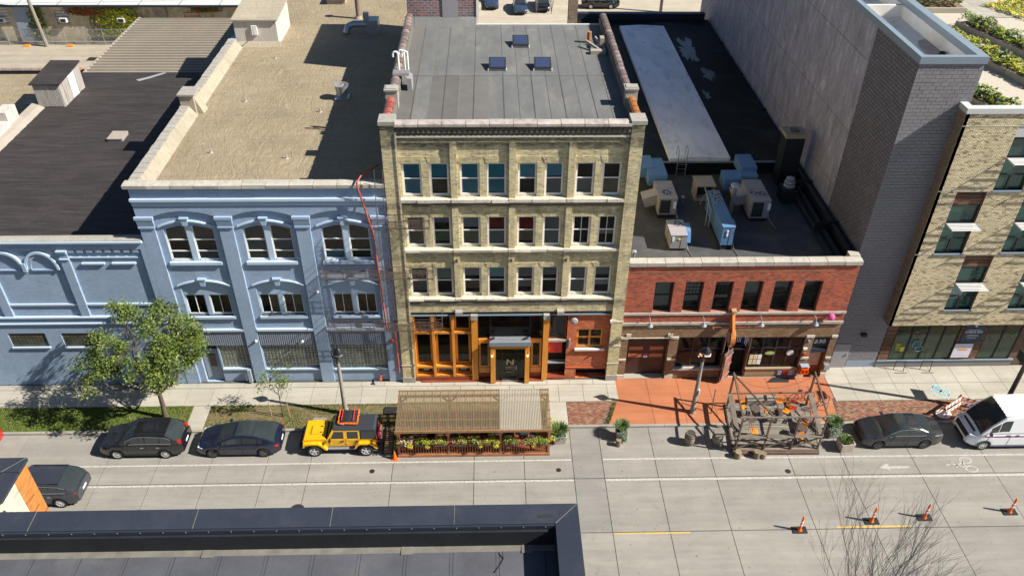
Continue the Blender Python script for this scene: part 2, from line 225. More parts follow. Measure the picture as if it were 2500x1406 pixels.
# ---------------------------------------------------------------- mesh helpers
ORG = {}
class MB:
    def __init__(s): s.v = []; s.f = []; s.m = []; s.g = []
    def add(s, vs, fs, m=0):
        o = len(s.v); s.g.append((o, len(s.f), len(vs), len(fs))); s.v += [tuple(p) for p in vs]; s.f += [tuple(i+o for i in f) for f in fs]; s.m += [m]*len(fs); return s
    def box(s, x0, x1, y0, y1, z0, z1, m=0):
        return s.add([(x0, y0, z0), (x1, y0, z0), (x1, y1, z0), (x0, y1, z0), (x0, y0, z1), (x1, y0, z1), (x1, y1, z1), (x0, y1, z1)],
              [(0, 3, 2, 1), (4, 5, 6, 7), (0, 1, 5, 4), (1, 2, 6, 5), (2, 3, 7, 6), (3, 0, 4, 7)], m)
    def obox(s, c, hx, hy, hz, rz=0, m=0, rx=0, ry=0):
        R = Matrix.Rotation(rz, 3, 'Z') @ Matrix.Rotation(ry, 3, 'Y') @ Matrix.Rotation(rx, 3, 'X'); c = Vector(c)
        P = [c + R @ Vector((a*hx, b*hy, d*hz)) for d in (-1, 1) for a, b in ((-1, -1), (1, -1), (1, 1), (-1, 1))]
        return s.add(P, [(0, 3, 2, 1), (4, 5, 6, 7), (0, 1, 5, 4), (1, 2, 6, 5), (2, 3, 7, 6), (3, 0, 4, 7)], m)
    def beam(s, a, b, w, h, m=0, up=(0, 0, 1)):
        a = Vector(a); b = Vector(b); d = (b-a).normalized(); u = Vector(up)
        if abs(d.dot(u)) > .98: u = Vector((0, 1, 0))
        x = d.cross(u).normalized(); z = x.cross(d)
        P = [p + x*i*w/2 + z*j*h/2 for p in (a, b) for i, j in ((-1, -1), (1, -1), (1, 1), (-1, 1))]
        return s.add(P, [(0, 1, 2, 3), (7, 6, 5, 4), (0, 4, 5, 1), (1, 5, 6, 2), (2, 6, 7, 3), (3, 7, 4, 0)], m)
    def prism(s, pts, ax, a0, a1, m=0):
        n = len(pts)
        def P(p, a): return {'x': (a, p[0], p[1]), 'y': (p[0], a, p[1]), 'z': (p[0], p[1], a)}[ax]
        vs = [P(p, a0) for p in pts] + [P(p, a1) for p in pts]
        fs = [tuple(range(n)), tuple(range(2*n-1, n-1, -1))] + [(i, i+n, (i+1) % n+n, (i+1) % n) for i in range(n)]
        return s.add(vs, fs, m)
    def tube(s, pts, r, n=6, m=0, r2=None, cap=True):
        pts = [Vector(p) for p in pts]; L = len(pts); rs = r if isinstance(r, (list, tuple)) else [r + ((r2-r)*i/(L-1) if r2 is not None else 0) for i in range(L)]
        vs = []; px = None
        for i, p in enumerate(pts):
            d = (pts[min(i+1, L-1)] - pts[max(i-1, 0)]).normalized()
            if px is None:
                px = d.orthogonal().normalized()
            px = (px - d*px.dot(d)).normalized(); py = d.cross(px)
            for k in range(n): a = 2*pi*k/n; vs.append(p + (px*cos(a) + py*sin(a))*rs[i])
        fs = [(i*n+k, i*n+(k+1) % n, (i+1)*n+(k+1) % n, (i+1)*n+k) for i in range(L-1) for k in range(n)]
        if cap: fs += [tuple(range(n-1, -1, -1)), tuple(range((L-1)*n, L*n))]
        return s.add(vs, fs, m)
    def lathe(s, prof, cx, cy, n=16, m=0, ax='z', cap=True):
        vs = []
        for (r, z) in prof:
            for k in range(n):
                a = 2*pi*k/n
                if ax == 'z': vs.append((cx + r*cos(a), cy + r*sin(a), z))
                elif ax == 'y': vs.append((cx + r*cos(a), z, cy + r*sin(a)))      # cx, cy are x and z; profile z runs along y
                else: vs.append((z, cx + r*cos(a), cy + r*sin(a)))
        L = len(prof)
        fs = [(i*n+k, i*n+(k+1) % n, (i+1)*n+(k+1) % n, (i+1)*n+k) for i in range(L-1) for k in range(n)] + ([tuple(range(n-1, -1, -1)), tuple(range((L-1)*n, L*n))] if cap else [])
        return s.add(vs, fs, m)
    def quad(s, *p, m=0): return s.add(p, [tuple(range(len(p)))], m)
    def islands(s):
        bb = []
        for (o, fo, nv, nf) in s.g:
            P = s.v[o:o+nv]; bb.append([min(p[i] for p in P)-.012 for i in range(3)]+[max(p[i] for p in P)+.012 for i in range(3)])
        par = list(range(len(bb)))
        def fd(i):
            while par[i] != i: i = par[i]
            return i
        for i in range(len(bb)):
            for j in range(i):
                a, c = bb[i], bb[j]
                if all(a[k] <= c[k+3] and c[k] <= a[k+3] for k in range(3)): par[fd(i)] = fd(j)
        out = {}
        for i in range(len(bb)): out.setdefault(fd(i), []).append(i)
        return list(out.values())
    def build(s, name, mats, parent=None, smooth=False, mesh_only=False, one=False):
        if parent is not None and not mesh_only and not one and 2 <= len(s.g) <= 90:
            isl = s.islands()
            if len(isl) > 1:      # separate pieces become separate parts
                first = None
                for grp in isl:
                    q = MB()
                    for gi in grp:
                        o, fo, nv, nf = s.g[gi]; q.add(s.v[o:o+nv], [tuple(k-o for k in f) for f in s.f[fo:fo+nf]]); q.m[-nf:] = s.m[fo:fo+nf]
                    r = q.build(name, mats, parent, smooth, one=True); first = first or r
                return first
        if isinstance(mats, str): mats = [mats]
        me = bpy.data.meshes.new(name); o = ORG.get(parent.name, (0, 0, 0)) if parent else (0, 0, 0)
        me.from_pydata([(p[0]-o[0], p[1]-o[1], p[2]-o[2]) for p in s.v], [], s.f)
        for k in mats: me.materials.append(MATS[k])
        me.polygons.foreach_set('material_index', s.m)
        if smooth:
            me.polygons.foreach_set('use_smooth', [True]*len(s.f))
            try: me.set_sharp_from_angle(angle=RD(smooth if smooth is not True else 40))
            except Exception: pass
        me.update(); bm = bmesh.new(); bm.from_mesh(me)
        if len(bm.faces) < 60000: bmesh.ops.recalc_face_normals(bm, faces=bm.faces)
        bm.to_mesh(me); bm.free()
        if mesh_only: return me
        ob = bpy.data.objects.new(name, me); SC.collection.objects.link(ob)
        if parent: ob.parent = parent; ORG[ob.name] = o
        return ob
def tag(o, label=None, cat=None, group=None, kind=None):
    if label: o['label'] = label
    if cat: o['category'] = cat
    if group: o['group'] = group
    if kind: o['kind'] = kind
    return o
def thing(name, label, cat, loc=(0, 0, 0), rz=0, group=None):
    o = bpy.data.objects.new(name, None); SC.collection.objects.link(o); o.location = loc; o.rotation_euler = (0, 0, rz); o.empty_display_size = .3
    ORG[o.name] = tuple(loc) if not rz else (0, 0, 0); return tag(o, label, cat, group)
def local(o): ORG[o.name] = (0, 0, 0); return o        # children are given in the thing's own coordinates
def clone(root, loc, rz, label, group=None):
    r = root.copy(); SC.collection.objects.link(r); r.location = loc; r.rotation_euler = (0, 0, rz); r['label'] = label
    if group: r['group'] = group
    for ch in list(root.children):
        c = ch.copy(); SC.collection.objects.link(c); c.parent = r
        for g in ch.children:
            d = g.copy(); SC.collection.objects.link(d); d.parent = c
    return r
def piece(name, me, loc, parent, rz=0):
    ob = bpy.data.objects.new(name, me); SC.collection.objects.link(ob); o = ORG.get(parent.name, (0, 0, 0)); ob.location = (loc[0]-o[0], loc[1]-o[1], loc[2]-o[2]); ob.rotation_euler = (0, 0, rz); ob.parent = parent; return ob
def struct(o): o['kind'] = 'structure'; return o
def text(name, s, mat, loc, h, parent, face='y', depth=.01, w=None, slant=0):
    cu = bpy.data.curves.new(name, 'FONT'); cu.body = s; cu.size = h*1.38; cu.extrude = depth/2; cu.align_x = 'CENTER'; cu.shear = slant
    to = bpy.data.objects.new(name, cu); SC.collection.objects.link(to); bpy.context.view_layer.update()
    dg = bpy.context.evaluated_depsgraph_get(); me = bpy.data.meshes.new_from_object(to.evaluated_get(dg)); bpy.data.objects.remove(to)
    me.materials.clear(); me.materials.append(MATS[mat]); wx = max(v.co.x for v in me.vertices) - min(v.co.x for v in me.vertices); k = (w/wx) if w else 1
    o = ORG.get(parent.name, (0, 0, 0)) if parent else (0, 0, 0)
    for v in me.vertices:
        x, y, z = v.co.x*k, v.co.y, v.co.z
        if face == 'y': q = (loc[0]+x, loc[1]-z, loc[2]+y)
        elif face == 'z': q = (loc[0]+x, loc[1]+y, loc[2]+z)
        else: q = (loc[0]-z, loc[1]-x, loc[2]+y)      # facing -x
        v.co = (q[0]-o[0], q[1]-o[1], q[2]-o[2])
    ob = bpy.data.objects.new(name, me); SC.collection.objects.link(ob)
    if parent: ob.parent = parent; ORG[ob.name] = o
    return ob
def wall(b, x0, x1, z0, z1, y, holes, depth=.2, m=0, mr=None):
    """front face at y (facing -y) with rectangular holes (x0,x1,z0,z1) and reveals of the given depth"""
    mr = m if mr is None else mr
    xs = sorted(set([x0, x1] + [min(max(h[i], x0), x1) for h in holes for i in (0, 1)])); zs = sorted(set([z0, z1] + [min(max(h[i], z0), z1) for h in holes for i in (2, 3)]))
    for i in range(len(xs)-1):
        for j in range(len(zs)-1):
            cx, cz = (xs[i]+xs[i+1])/2, (zs[j]+zs[j+1])/2
            if any(h[0] < cx < h[1] and h[2] < cz < h[3] for h in holes): continue
            b.quad((xs[i], y, zs[j]), (xs[i+1], y, zs[j]), (xs[i+1], y, zs[j+1]), (xs[i], y, zs[j+1]), m=m)
    for h in holes:
        a, c, d, e = h[:4]; dp = h[4] if len(h) > 4 else depth; Y = y+dp
        b.quad((a, y, d), (a, Y, d), (a, Y, e), (a, y, e), m=mr); b.quad((c, y, d), (c, Y, d), (c, Y, e), (c, y, e), m=mr)
        b.quad((a, y, d), (c, y, d), (c, Y, d), (a, Y, d), m=mr); b.quad((a, y, e), (c, y, e), (c, Y, e), (a, Y, e), m=mr)
def arc(x0, x1, zs, rise, n=12):
    """points along a segmental arch from (x0,zs) to (x1,zs) with the given rise"""
    out = []
    for i in range(n+1):
        u = i/n; out.append((x0+(x1-x0)*u, zs + rise*(1-(2*u-1)**2)))
    return out
# ================================================================ ground
def sheet(name, x0, x1, y0, y1, z, mat):
    return struct(MB().box(x0, x1, y0, y1, z-.5, z).build(name, mat))
sheet('ground', -420, 420, -420, 420, -.62, 'asphalt_base')
RZ = -.10
road = sheet('road', -60, 60, -18.7, -4.05, RZ-.03, 'joint')
JX = [-60, -54, -48, -42, -36, -32, -27.6, -22.45, -19.6, -16.7, -13.6, -11.2, -6.6, -2.1, .69, 3.4, 5.07, 8.03, 11.21, 15.61, 18.65, 22.6, 26.78, 31, 35.3, 40, 46, 52, 60]
JY = [(-18.7, -14.9), (-14.88, -11.33), (-11.31, -7.80), (-7.78, -4.05)]
for (y0, y1) in JY:
    for i in range(len(JX)-1):
        x0, x1 = JX[i], JX[i+1]; pm = 'patch_concrete' if (x0 == 3.4 and y0 > -12) else 'road_concrete'
        j = random.uniform(-.004, .004)
        MB().box(x0+.016, x1-.016, y0+.016, y1-.016, RZ-.2, RZ+j, 0).build('slab', pm, road)
kerb = struct(MB().box(-60, 60, -4.06, -3.9, -.3, -.02, 0).build('kerb', 'joint'))
for i in range(-20, 20):
    MB().box(i*3+.01, i*3+2.99, -4.065, -3.885, -.12, .02).build('kerb_stone', 'kerb_concrete', kerb)
sheet('far_kerb', -60, 60, -18.86, -18.7, .0, 'kerb_concrete')
sheet('far_pavement', -60, 60, -40, -18.87, -.02, 'walk_concrete')
# pavement on the building side: base, slabs
pav = sheet('pavement', -60, 60, -3.885, 1.2, -.03, 'joint')
def slab(x0, x1, y0, y1, mat='walk_concrete', z=0.0, par=None, g=.010):
    MB().box(x0+g, x1-g, y0+g, y1-g, -.10, z+random.uniform(-.003, .003)).build('slab', mat, par or pav)
x = -42.0
while x < 6.5:
    w = 1.5; x1 = min(x+w, 6.6)
    slab(x, x1, -1.95, -.47); x = x1
x = -42.0
while x < 6.5:
    x1 = min(x+1.43, 6.6); slab(x, x1, -.455, -.02); x = x1
slab(-18.85, -17.83, -3.885, -1.965); slab(2.2, 3.4, -3.885, -1.965)
slab(-11.62, -10.8, -3.5, -3.05, 'patch_concrete', .03)
for i in range(16):
    x = 19.8+i*1.374; slab(x, x+1.374, -.68, .85); slab(x, x+1.374, -2.15, -.69)
opv = struct(MB().prism([(6.61, -.02), (19.79, -.02), (19.6, -2.0), (19.36, -3.88), (5.72, -3.88), (6.52, -1.9)], 'z', -.10, -.025).build('painted_pavement', 'joint'))
ox = [6.58, 8.5, 10.4, 12.3, 14.15, 16.0, 17.9, 19.78]
for i in range(7):
    a, c = ox[i], ox[i+1]
    for (y0, y1) in ((-1.93, -.03), (-3.875, -1.94)):
        if i == 0 and y0 < -3: MB().prism([(6.5, -1.945), (c-.01, -1.945), (c-.01, -3.87), (5.75, -3.87)], 'z', -.05, .0).build('slab', 'orange_concrete', opv)
        elif i == 6 and y0 < -3: MB().prism([(a+.01, -1.945), (19.6, -1.945), (19.37, -3.87), (a+.01, -3.87)], 'z', -.05, .0).build('slab', 'orange_concrete', opv)
        else: MB().box(a+.01, c-.01, y0, y1, -.05, .0).build('slab', 'orange_concrete', opv)
slab(7.1, 9.7, -.02, .45, 'walk_concrete', .03); slab(13.0, 18.0, -.02, .12, 'walk_concrete', .02)
# brick paver strips, bricks as real geometry joined into one part
def pavers(name, x0, x1, y0, y1, inside):
    base = struct(MB().box(x0-.02, x1+.02, y0-.02, y1+.02, -.10, -.04).build(name, 'soil')); b = MB(); j = 0; y = y0
    while y < y1-.05:
        x = x0 - (.11 if j % 2 else 0)
        while x < x1-.05:
            if inside(x+.1, y+.05): b.box(max(x, x0)+.005, min(x+.21, x1)-.005, y+.005, y+.1, -.06, random.uniform(-.008, .004), random.choice((0, 0, 1, 2, 3)))
            x += .215
        y += .105; j += 1
    o = b.build('brick_paving', ['pav_red', 'pav_dark', 'pav_pale', 'pav_brown'], base); o['kind'] = 'stuff'
M('pav_red', (.22, .095, .06), var=.25, rnd=0, scale=3); M('pav_dark', (.15, .08, .06), var=.2, scale=3); M('pav_pale', (.27, .155, .10), var=.2, scale=3); M('pav_brown', (.25, .15, .095), var=.2, scale=3)
pavers('brick_strip', 3.42, 6.5, -3.87, -1.98, lambda x, y: x < 6.45-(-1.98-y)*.42 - (.25 if y < -2.6 else 0))
pavers('brick_strip', 19.4, 41.5, -3.87, -2.17, lambda x, y: x > 19.68-(-2.17-y)*.15)
def paint(name, quads, mat, z=RZ+.008):
    b = MB()
    for q in quads: b.prism(q, 'z', z-.003, z)
    return struct(b.build(name, mat))
paint('lane_line', [[(-42, -6.54), (3.35, -6.50), (3.35, -6.40), (-42, -6.44)], [(5.1, -6.50), (31, -6.56), (41, -6.6), (41, -6.5), (5.1, -6.39)]], 'white_line')
paint('lane_line', [[(-42, -7.96), (3.35, -7.96), (3.35, -7.84), (-42, -7.84)], [(5.1, -7.98), (41, -8.04), (41, -7.9), (5.1, -7.84)]], 'white_line')
paint('centre_line', [[(5.1, -11.45), (9.05, -11.45), (9.05, -11.36), (5.1, -11.36)], [(16.7, -11.28), (20.6, -11.28), (20.6, -11.17), (16.7, -11.17)]], 'yellow_line')
paint('lane_arrow', [[(20.47, -7.30), (20.95, -7.06), (21.1, -7.06), (21.0, -7.22), (22.19, -7.22), (22.19, -7.38), (21.0, -7.38), (21.08, -7.5), (20.95, -7.5)]], 'white_mark')
bb = MB()
def ring(b, cx, cy, r0, r1, z0, z1, n=24, m=0, sx=1, sy=1):
    for k in range(n):
        a, c = 2*pi*k/n, 2*pi*(k+1)/n
        b.prism([(cx+r0*cos(a)*sx, cy+r0*sin(a)*sy), (cx+r1*cos(a)*sx, cy+r1*sin(a)*sy), (cx+r1*cos(c)*sx, cy+r1*sin(c)*sy), (cx+r0*cos(c)*sx, cy+r0*sin(c)*sy)], 'z', z0, z1, m)
for (cx, cy) in ((25.55, -6.87), (25.6, -7.5)): ring(bb, cx, cy, .22, .31, RZ+.005, RZ+.008, 18, 0, 1.2, .8)
for a, c in (((25.4, -7.0), (24.9, -7.2)), ((24.9, -7.2), (25.4, -7.45)), ((25.3, -7.0), (25.35, -7.4)), ((24.9, -7.2), (24.6, -7.12)), ((24.6, -7.12), (24.3, -7.22)), ((24.65, -7.12), (24.75, -6.95)), ((24.9, -7.2), (24.8, -7.4))):
    bb.beam((a[0], a[1], RZ+.007), (c[0], c[1], RZ+.007), .09, .003)
struct(bb.build('bicycle_symbol', 'white_mark'))
# painted motif on the right pavement
mb = MB(); ring(mb, 26.42, -1.24, .20, .30, .004, .008, 18, 0); ring(mb, 26.72, -1.62, .20, .30, .004, .008, 18, 0); ring(mb, 26.57, -1.43, .46, .52, .004, .008, 22, 1, 1.05, 1.1)
for k in range(16):
    a = 2*pi*k/16+.2; mb.obox((26.57+.66*cos(a), -1.43+.72*sin(a), .006), .06, .03, .002, a, 2 if k % 2 else 3)
for k in range(10):
    a = 2*pi*k/10; mb.obox((26.42+.1*cos(a), -1.24+.1*sin(a), .006), .05, .015, .002, a, 2)
worn('chalk_blue', (.12, .42, .55), .6, (.45, .42, .36)); worn('chalk_light', (.35, .55, .60), .7, (.45, .42, .36)); worn('chalk_teal', (.10, .35, .45), .6, (.45, .42, .36)); worn('chalk_orange', (.62, .34, .16), .7, (.45, .42, .36))
struct(mb.build('pavement_painting', ['chalk_blue', 'chalk_light', 'chalk_teal', 'chalk_orange']))
def manhole(x, y, r, lab, grp=None):
    t = thing('manhole_cover', lab, 'manhole cover', (x, y, RZ), 0, grp)
    b = MB(); b.lathe([(r*1.12, RZ+.004), (r*1.12, RZ+.012), (r, RZ+.012), (r, RZ+.006)], x, y, 20); b.build('rim', 'rust_iron', t)
    b = MB(); b.lathe([(r*.97, RZ), (r*.97, RZ+.011)], x, y, 20)
    for k in range(-3, 4): b.box(x-r*.7, x+r*.7, y+k*r*.2-.01, y+k*r*.2+.01, RZ+.011, RZ+.016)
    b.build('cover', 'iron', t)
manhole(-7.71, -7.07, .13, 'small round valve cover in the lane behind the yellow off-roader'); manhole(2.58, -7.17, .13, 'small round valve cover in front of the covered terrace at its right end')
manhole(15.29, -7.48, .14, 'small round valve cover in the road in front of the timber parklet'); manhole(-11.35, -9.62, .36, 'large manhole cover half hidden by the black parapet across the street')
# grass strips
def grass(name, x0, x1, dens, bare):
    base = struct(MB().box(x0, x1, -3.885, -1.965, -.10, -.02).build('grass_strip', 'verge_base' if bare else 'grass_base')); b = MB()
    n = int((x1-x0)*1.9*dens)
    for i in range(n):
        x = random.uniform(x0+.02, x1-.02); y = random.uniform(-3.88, -1.97)
        v = MN.noise(Vector((x*.55, y*1.1, 3.3)))
        edge = min(y+3.885, -1.965-y) < .12
        if bare and v > -.05 and not edge and y > -3.5+random.random()*.5: 
            if random.random() < .82: continue
        h = random.uniform(.03, .08)*(1.3 if edge else 1); a = random.uniform(0, pi); w = .022; dx, dy = cos(a)*w, sin(a)*w; tx, ty = random.uniform(-.04, .04), random.uniform(-.04, .04)
        b.add([(x-dx, y-dy, -.02), (x+dx, y+dy, -.02), (x+tx, y+ty, h)], [(0, 1, 2)], 1 if random.random() < (.30 if bare else .08) else 0)
    return tag(b.build('grass', ['grass_green', 'grass_dry']), 'short green lawn grass on the verge beside the kerb' if not bare else 'patchy drying verge grass around the sapling', 'grass', kind='stuff')
grass('grass', -42, -18.86, 420, False); grass('grass', -17.82, -6.4, 420, True); grass('grass', -6.4, 2.18, 150, True)
gb = MB()
for i in range(500):
    u = random.random(); x = 6.35-u*.62+random.uniform(-.16, .10); y = -2.05-u*1.75; h = random.uniform(.03, .12); a = random.uniform(0, pi)
    gb.add([(x-cos(a)*.02, y-sin(a)*.02, -.03), (x+cos(a)*.02, y+sin(a)*.02, -.03), (x+random.uniform(-.05, .05), y+random.uniform(-.05, .05), h)], [(0, 1, 2)], random.choice((0, 0, 1)))
tag(gb.build('weeds', ['grass_green', 'grass_dry']), 'weeds along the slanted edge between brick strip and orange pavement', 'weeds', kind='stuff')

# ================================================================ helpers for buildings
def sash(root, x0, x1, z0, z1, y, upper, lower, frame='frame_white', fw=.075, gl='win_glass', split=.5, room='dark_void', sill=None, grid=None, lab=None):
    """double-hung window: frame with rails, two panes, blinds, sill as sub-parts; the plane of the frame is at y"""
    b = MB(); zm = z0+(z1-z0)*split
    for (a, c, d, e) in ((x0, x0+fw, z0, z1), (x1-fw, x1, z0, z1), (x0+fw, x1-fw, z1-fw, z1), (x0+fw, x1-fw, z0, z0+fw*1.3)): b.box(a, c, y, y+.09, d, e)
    b.box(x0+fw, x1-fw, y+.02, y+.07, zm-.03, zm+.03)
    if grid:
        for (gz0, gz1, nx, nz) in grid:
            for i in range(1, nx): gx = x0+fw+(x1-x0-2*fw)*i/nx; b.box(gx-.014, gx+.014, y+.03, y+.06, gz0, gz1)
            for i in range(1, nz): gz = gz0+(gz1-gz0)*i/nz; b.box(x0+fw, x1-fw, y+.032, y+.058, gz-.014, gz+.014)
    f = b.build('window', frame, root)
    if lab: f['label'] = lab
    MB().box(x0+fw, x1-fw, y+.044, y+.050, zm+.03, z1-fw).build('pane', gl, f)
    MB().box(x0+fw, x1-fw, y+.050, y+.056, z0+fw*1.3, zm-.03).build('pane', gl, f)
    if upper: MB().box(x0+fw*.6, x1-fw*.6, y+.10, y+.105, zm-.02+(0 if upper[1] >= 1 else (z1-zm)*(1-upper[1])), z1-fw*.5).build('blind', upper[0], f)
    if lower: MB().box(x0+fw*.6, x1-fw*.6, y+.108, y+.113, z0+fw*.6+(0 if lower[1] >= 1 else (zm-z0)*(1-lower[1])), zm).build('blind', lower[0], f)
    MB().box(x0-.02, x1+.02, y+.30, y+.32, z0-.1, z1+.1).build('interior', room, f)
    if sill: MB().box(x0-.05, x1+.05, y-sill[1], y+.02, z0-sill[0], z0).build('sill', sill[2], f)
    return f
def fixed(root, x0, x1, z0, z1, y, frame, fw, gl, nx=1, nz=1, room='neutral_interior', inner=.5, name='window', mw=None):
    b = MB(); mw = mw or fw*.7
    for (a, c, d, e) in ((x0, x0+fw, z0, z1), (x1-fw, x1, z0, z1), (x0+fw, x1-fw, z1-fw, z1), (x0+fw, x1-fw, z0, z0+fw)): b.box(a, c, y, y+.08, d, e)
    for i in range(1, nx): gx = x0+(x1-x0)*i/nx; b.box(gx-mw/2, gx+mw/2, y+.005, y+.075, z0+fw, z1-fw)
    zz = nz if isinstance(nz, (list, tuple)) else [z0+(z1-z0)*i/nz for i in range(1, nz)]
    for gz in zz: b.box(x0+fw, x1-fw, y+.01, y+.07, gz-mw/2, gz+mw/2)
    f = b.build(name, frame, root)
    zs = [z0+fw*.5]+list(zz)+[z1-fw*.5]
    for i in range(nx):
        for k in range(len(zs)-1):
            gx0, gx1 = x0+(x1-x0)*i/nx, x0+(x1-x0)*(i+1)/nx; MB().box(gx0+.01, gx1-.01, y+.04, y+.048, zs[k]+.005, zs[k+1]-.005).build('pane', gl, f)
    if room: MB().box(x0-.02, x1+.02, y+inner, y+inner+.02, z0-.05, z1+.05).build('interior', room, f)
    return f
def coping(root, xs, y0, y1, z0, z1, mat, name='coping_stone', ov=0):
    for i in range(len(xs)-1):
        a, c = xs[i]+.012, xs[i+1]-.012; dz = random.uniform(-.012, .012)
        MB().prism([(y0+random.uniform(-.012, .012), z0), (y1, z0), (y1, z1+dz), ((y0+y1)/2, z1+.02+dz), (y0+random.uniform(-.012, .012), z1-.02+dz)], 'x', a, c).build(name, mat, root)
def rng(a, b, n): return [a+(b-a)*i/n for i in range(n+1)]

# ================================================================ cream brick warehouse (four storeys)
W = thing('brick_warehouse', 'four-storey cream brick warehouse with timber shopfront and grey flat roof', 'building', (0, 0, 0))
YB = 16.3; CR, CL = 'cream_brick', 'cream_brick_low'
wx4 = [(-5.65, -4.62), (-4.22, -3.20), (-2.66, -1.62), (-1.26, -.22), (.36, 1.36), (1.76, 2.75), (3.36, 4.36), (4.75, 5.76)]
bays = [(-5.8, -3.12), (-2.78, -.10), (.24, 2.95), (3.29, 6.0)]
rows = [(13.04, 15.02), (9.86, 11.80), (6.48, 8.48)]
b = MB(); wr = .14      # bay walls, recessed behind the pilasters
for (x0, x1) in bays:
    hs = []
    for (z0, z1) in rows:
        for (a, c) in wx4:
            if x0 < a < x1: hs.append((a, c, z0, z1, .22))
    wall(b, x0, x1, 6.3, 16.25, wr, hs, .22, 0)
b.build('bay_wall', CR, W)
b = MB()
for (x0, x1) in ((-6.52, -5.8), (6.0, 6.66)):
    b.box(x0, x1, -.12, .6, 5.4, 17.28)
for (x0, x1) in ((-3.12, -2.78), (-.10, .24), (2.95, 3.29)): b.box(x0, x1, 0, .4, 6.3, 16.25)
b.box(-5.8, 6.0, .005, .4, 16.25, 16.62); b.box(-5.8, 6.0, -.02, .4, 5.42, 5.93); b.build('wall', CR, W)
b = MB(); b.box(-6.52, -5.8, -.12, .6, .42, 5.4); b.box(6.0, 6.66, -.12, .6, .42, 5.4); b.build('pier', CL, W)
b = MB()      # base stones, stone joints of the piers
for (x0, x1) in ((-6.56, -5.78), (5.98, 6.70)):
    b.box(x0, x1, -.17, .5, 0, .42)
b.build('base_stone', 'stone', W)
for z in (1.35, 2.75, 4.62):
    for (x0, x1) in ((-6.55, -5.77), (5.97, 6.69)): MB().box(x0, x1, -.145, .3, z, z+.09).build('band_stone', 'sill_stone', W)
# cornice: soot-blackened corbel table with dentils
b = MB(); b.box(-5.8, 6.0, -.01, .4, 16.62, 17.04); b.box(-5.8, 6.0, -.13, .4, 17.12, 17.2); b.box(-5.8, 6.0, -.05, .4, 16.98, 17.13)
for i in range(46):
    x = -5.72+i*.257; b.box(x, x+.115, -.115, .1, 16.84+random.uniform(-.01, .01), 17.06)
b.build('cornice', 'soot_brick', W)
b = MB(); b.box(-5.8, 5.98, -.06, .1, 16.56, 16.66); b.build('moulding', 'sill_stone', W)
coping(W, rng(-5.8, 6.0, 10), -.20, .35, 17.2, 17.36, 'stone_pink')
for (x0, x1, z) in ((-6.58, -5.74, 17.28), (5.95, 6.74, 17.28)):
    MB().box(x0, x1, -.2, .75, z, z+.2).build('pier_cap', 'stone', W)
# sill belts
for (z0, z1, m) in ((12.80, 13.03, 'sill_stone'), (9.66, 9.85, 'sill_stone'), (6.30, 6.47, 'sill_stone')):
    for (x0, x1) in bays:
        n = 3
        for i in range(n): MB().prism([(-.10+random.uniform(-.02, .02), z0), (.3, z0), (.3, z1), (.06, z1), (-.10+random.uniform(-.02, .02), z1-.05)], 'x', x0+(x1-x0)*i/n+.006, x0+(x1-x0)*(i+1)/n-.006).build('sill_stone', m, W)
    for (x0, x1) in ((-3.12, -2.78), (-.10, .24), (2.95, 3.29)): MB().box(x0+.004, x1-.004, -.11, .1, z0+.01, z1-.02).build('sill_stone', m, W)
b = MB()
for (z0, z1) in ((12.55, 12.79), (5.94, 6.29)): b.box(-5.8, 6.0, -.035, .3, z0, z1)
b.build('corbel_band', 'soot_brick', W)
for z in (12.3, 9.66):     # flat-arch lintels over the openings
    pass
b = MB()
for (z0, z1) in rows:
    for (a, c) in wx4:
        n = 14; h = .40 if z1 > 14 else .30
        for i in range(n):
            u0 = (i+.06)/n; u1 = (i+.94)/n; sk = .22; mx = (a+c)/2; hw = (c-a)/2+.03
            X = lambda u, k: mx+(2*u-1)*(hw+k)
            b.prism([(X(u0, 0), z1+.012), (X(u1, 0), z1+.012), (X(u1, .12), z1+h), (X(u0, .12), z1+h)], 'y', wr-.014+random.uniform(-.006, .004), wr+.05)
b.build('lintel_bricks', 'cream_brick_low', W)['kind'] = 'stuff'
T, TL, BC, BW, BG, BB, BR_, BN = 'blind_teal', 'blind_teal_light', 'blind_cream', 'blind_white', 'blind_grey', 'blind_brown', 'blind_red', 'blind_green'
cur = [[((T, 1), (TL, 1)), ((T, 1), (BB, .9)), ((T, 1), (TL, 1)), ((T, 1), (T, 1)), ((T, 1), None), ((T, .9), (BG, 1)), (None, (BG, 1)), (None, (BB, 1))],
       [((BC, .9), (BC, 1)), ((BG, .5), (BN, .8)), ((BW, .8), (BC, .9)), ((BR_, 1), (BG, .9)), ((BR_, 1), (BB, .8)), ((BG, 1), (BG, 1)), (None, None), (None, (BC, .4))],
       [((BN, .7), (BG, .8)), ((BW, .9), None), ((BW, .7), (BB, .7)), ((TL, .8), None), ((BG, .8), (BG, .6)), ((BG, .7), None), ((BG, 1), (BG, .9)), ((BG, .7), (BW, .5))]]
for r, (z0, z1) in enumerate(rows):
    for k, (a, c) in enumerate(wx4):
        u, l = cur[r][k]; gr = None
        if r == 1 and k in (6, 7): gr = [(z0+.1, z1-.08, 2, 1)]
        sash(W, a+.01, c-.01, z0+.01, z1-.01, wr+.13, u, l, fw=.10, split=.52, grid=gr, sill=(.0, .0, 'sill_stone') if 0 else None)
for x in (-2.95, .07, 3.12):
    b = MB(); b.box(x-.05, x+.05, -.10, .0, 9.02, 9.14); b.tube([(x, -.08, 9.1), (x, -.17, 9.02)], .05, 8); b.build('wall_lamp', 'iron', W)
MB().tube([(-5.76, -.16, .5), (-5.76, -.16, 16.9)], .022, 5).build('downpipe', 'galv', W)
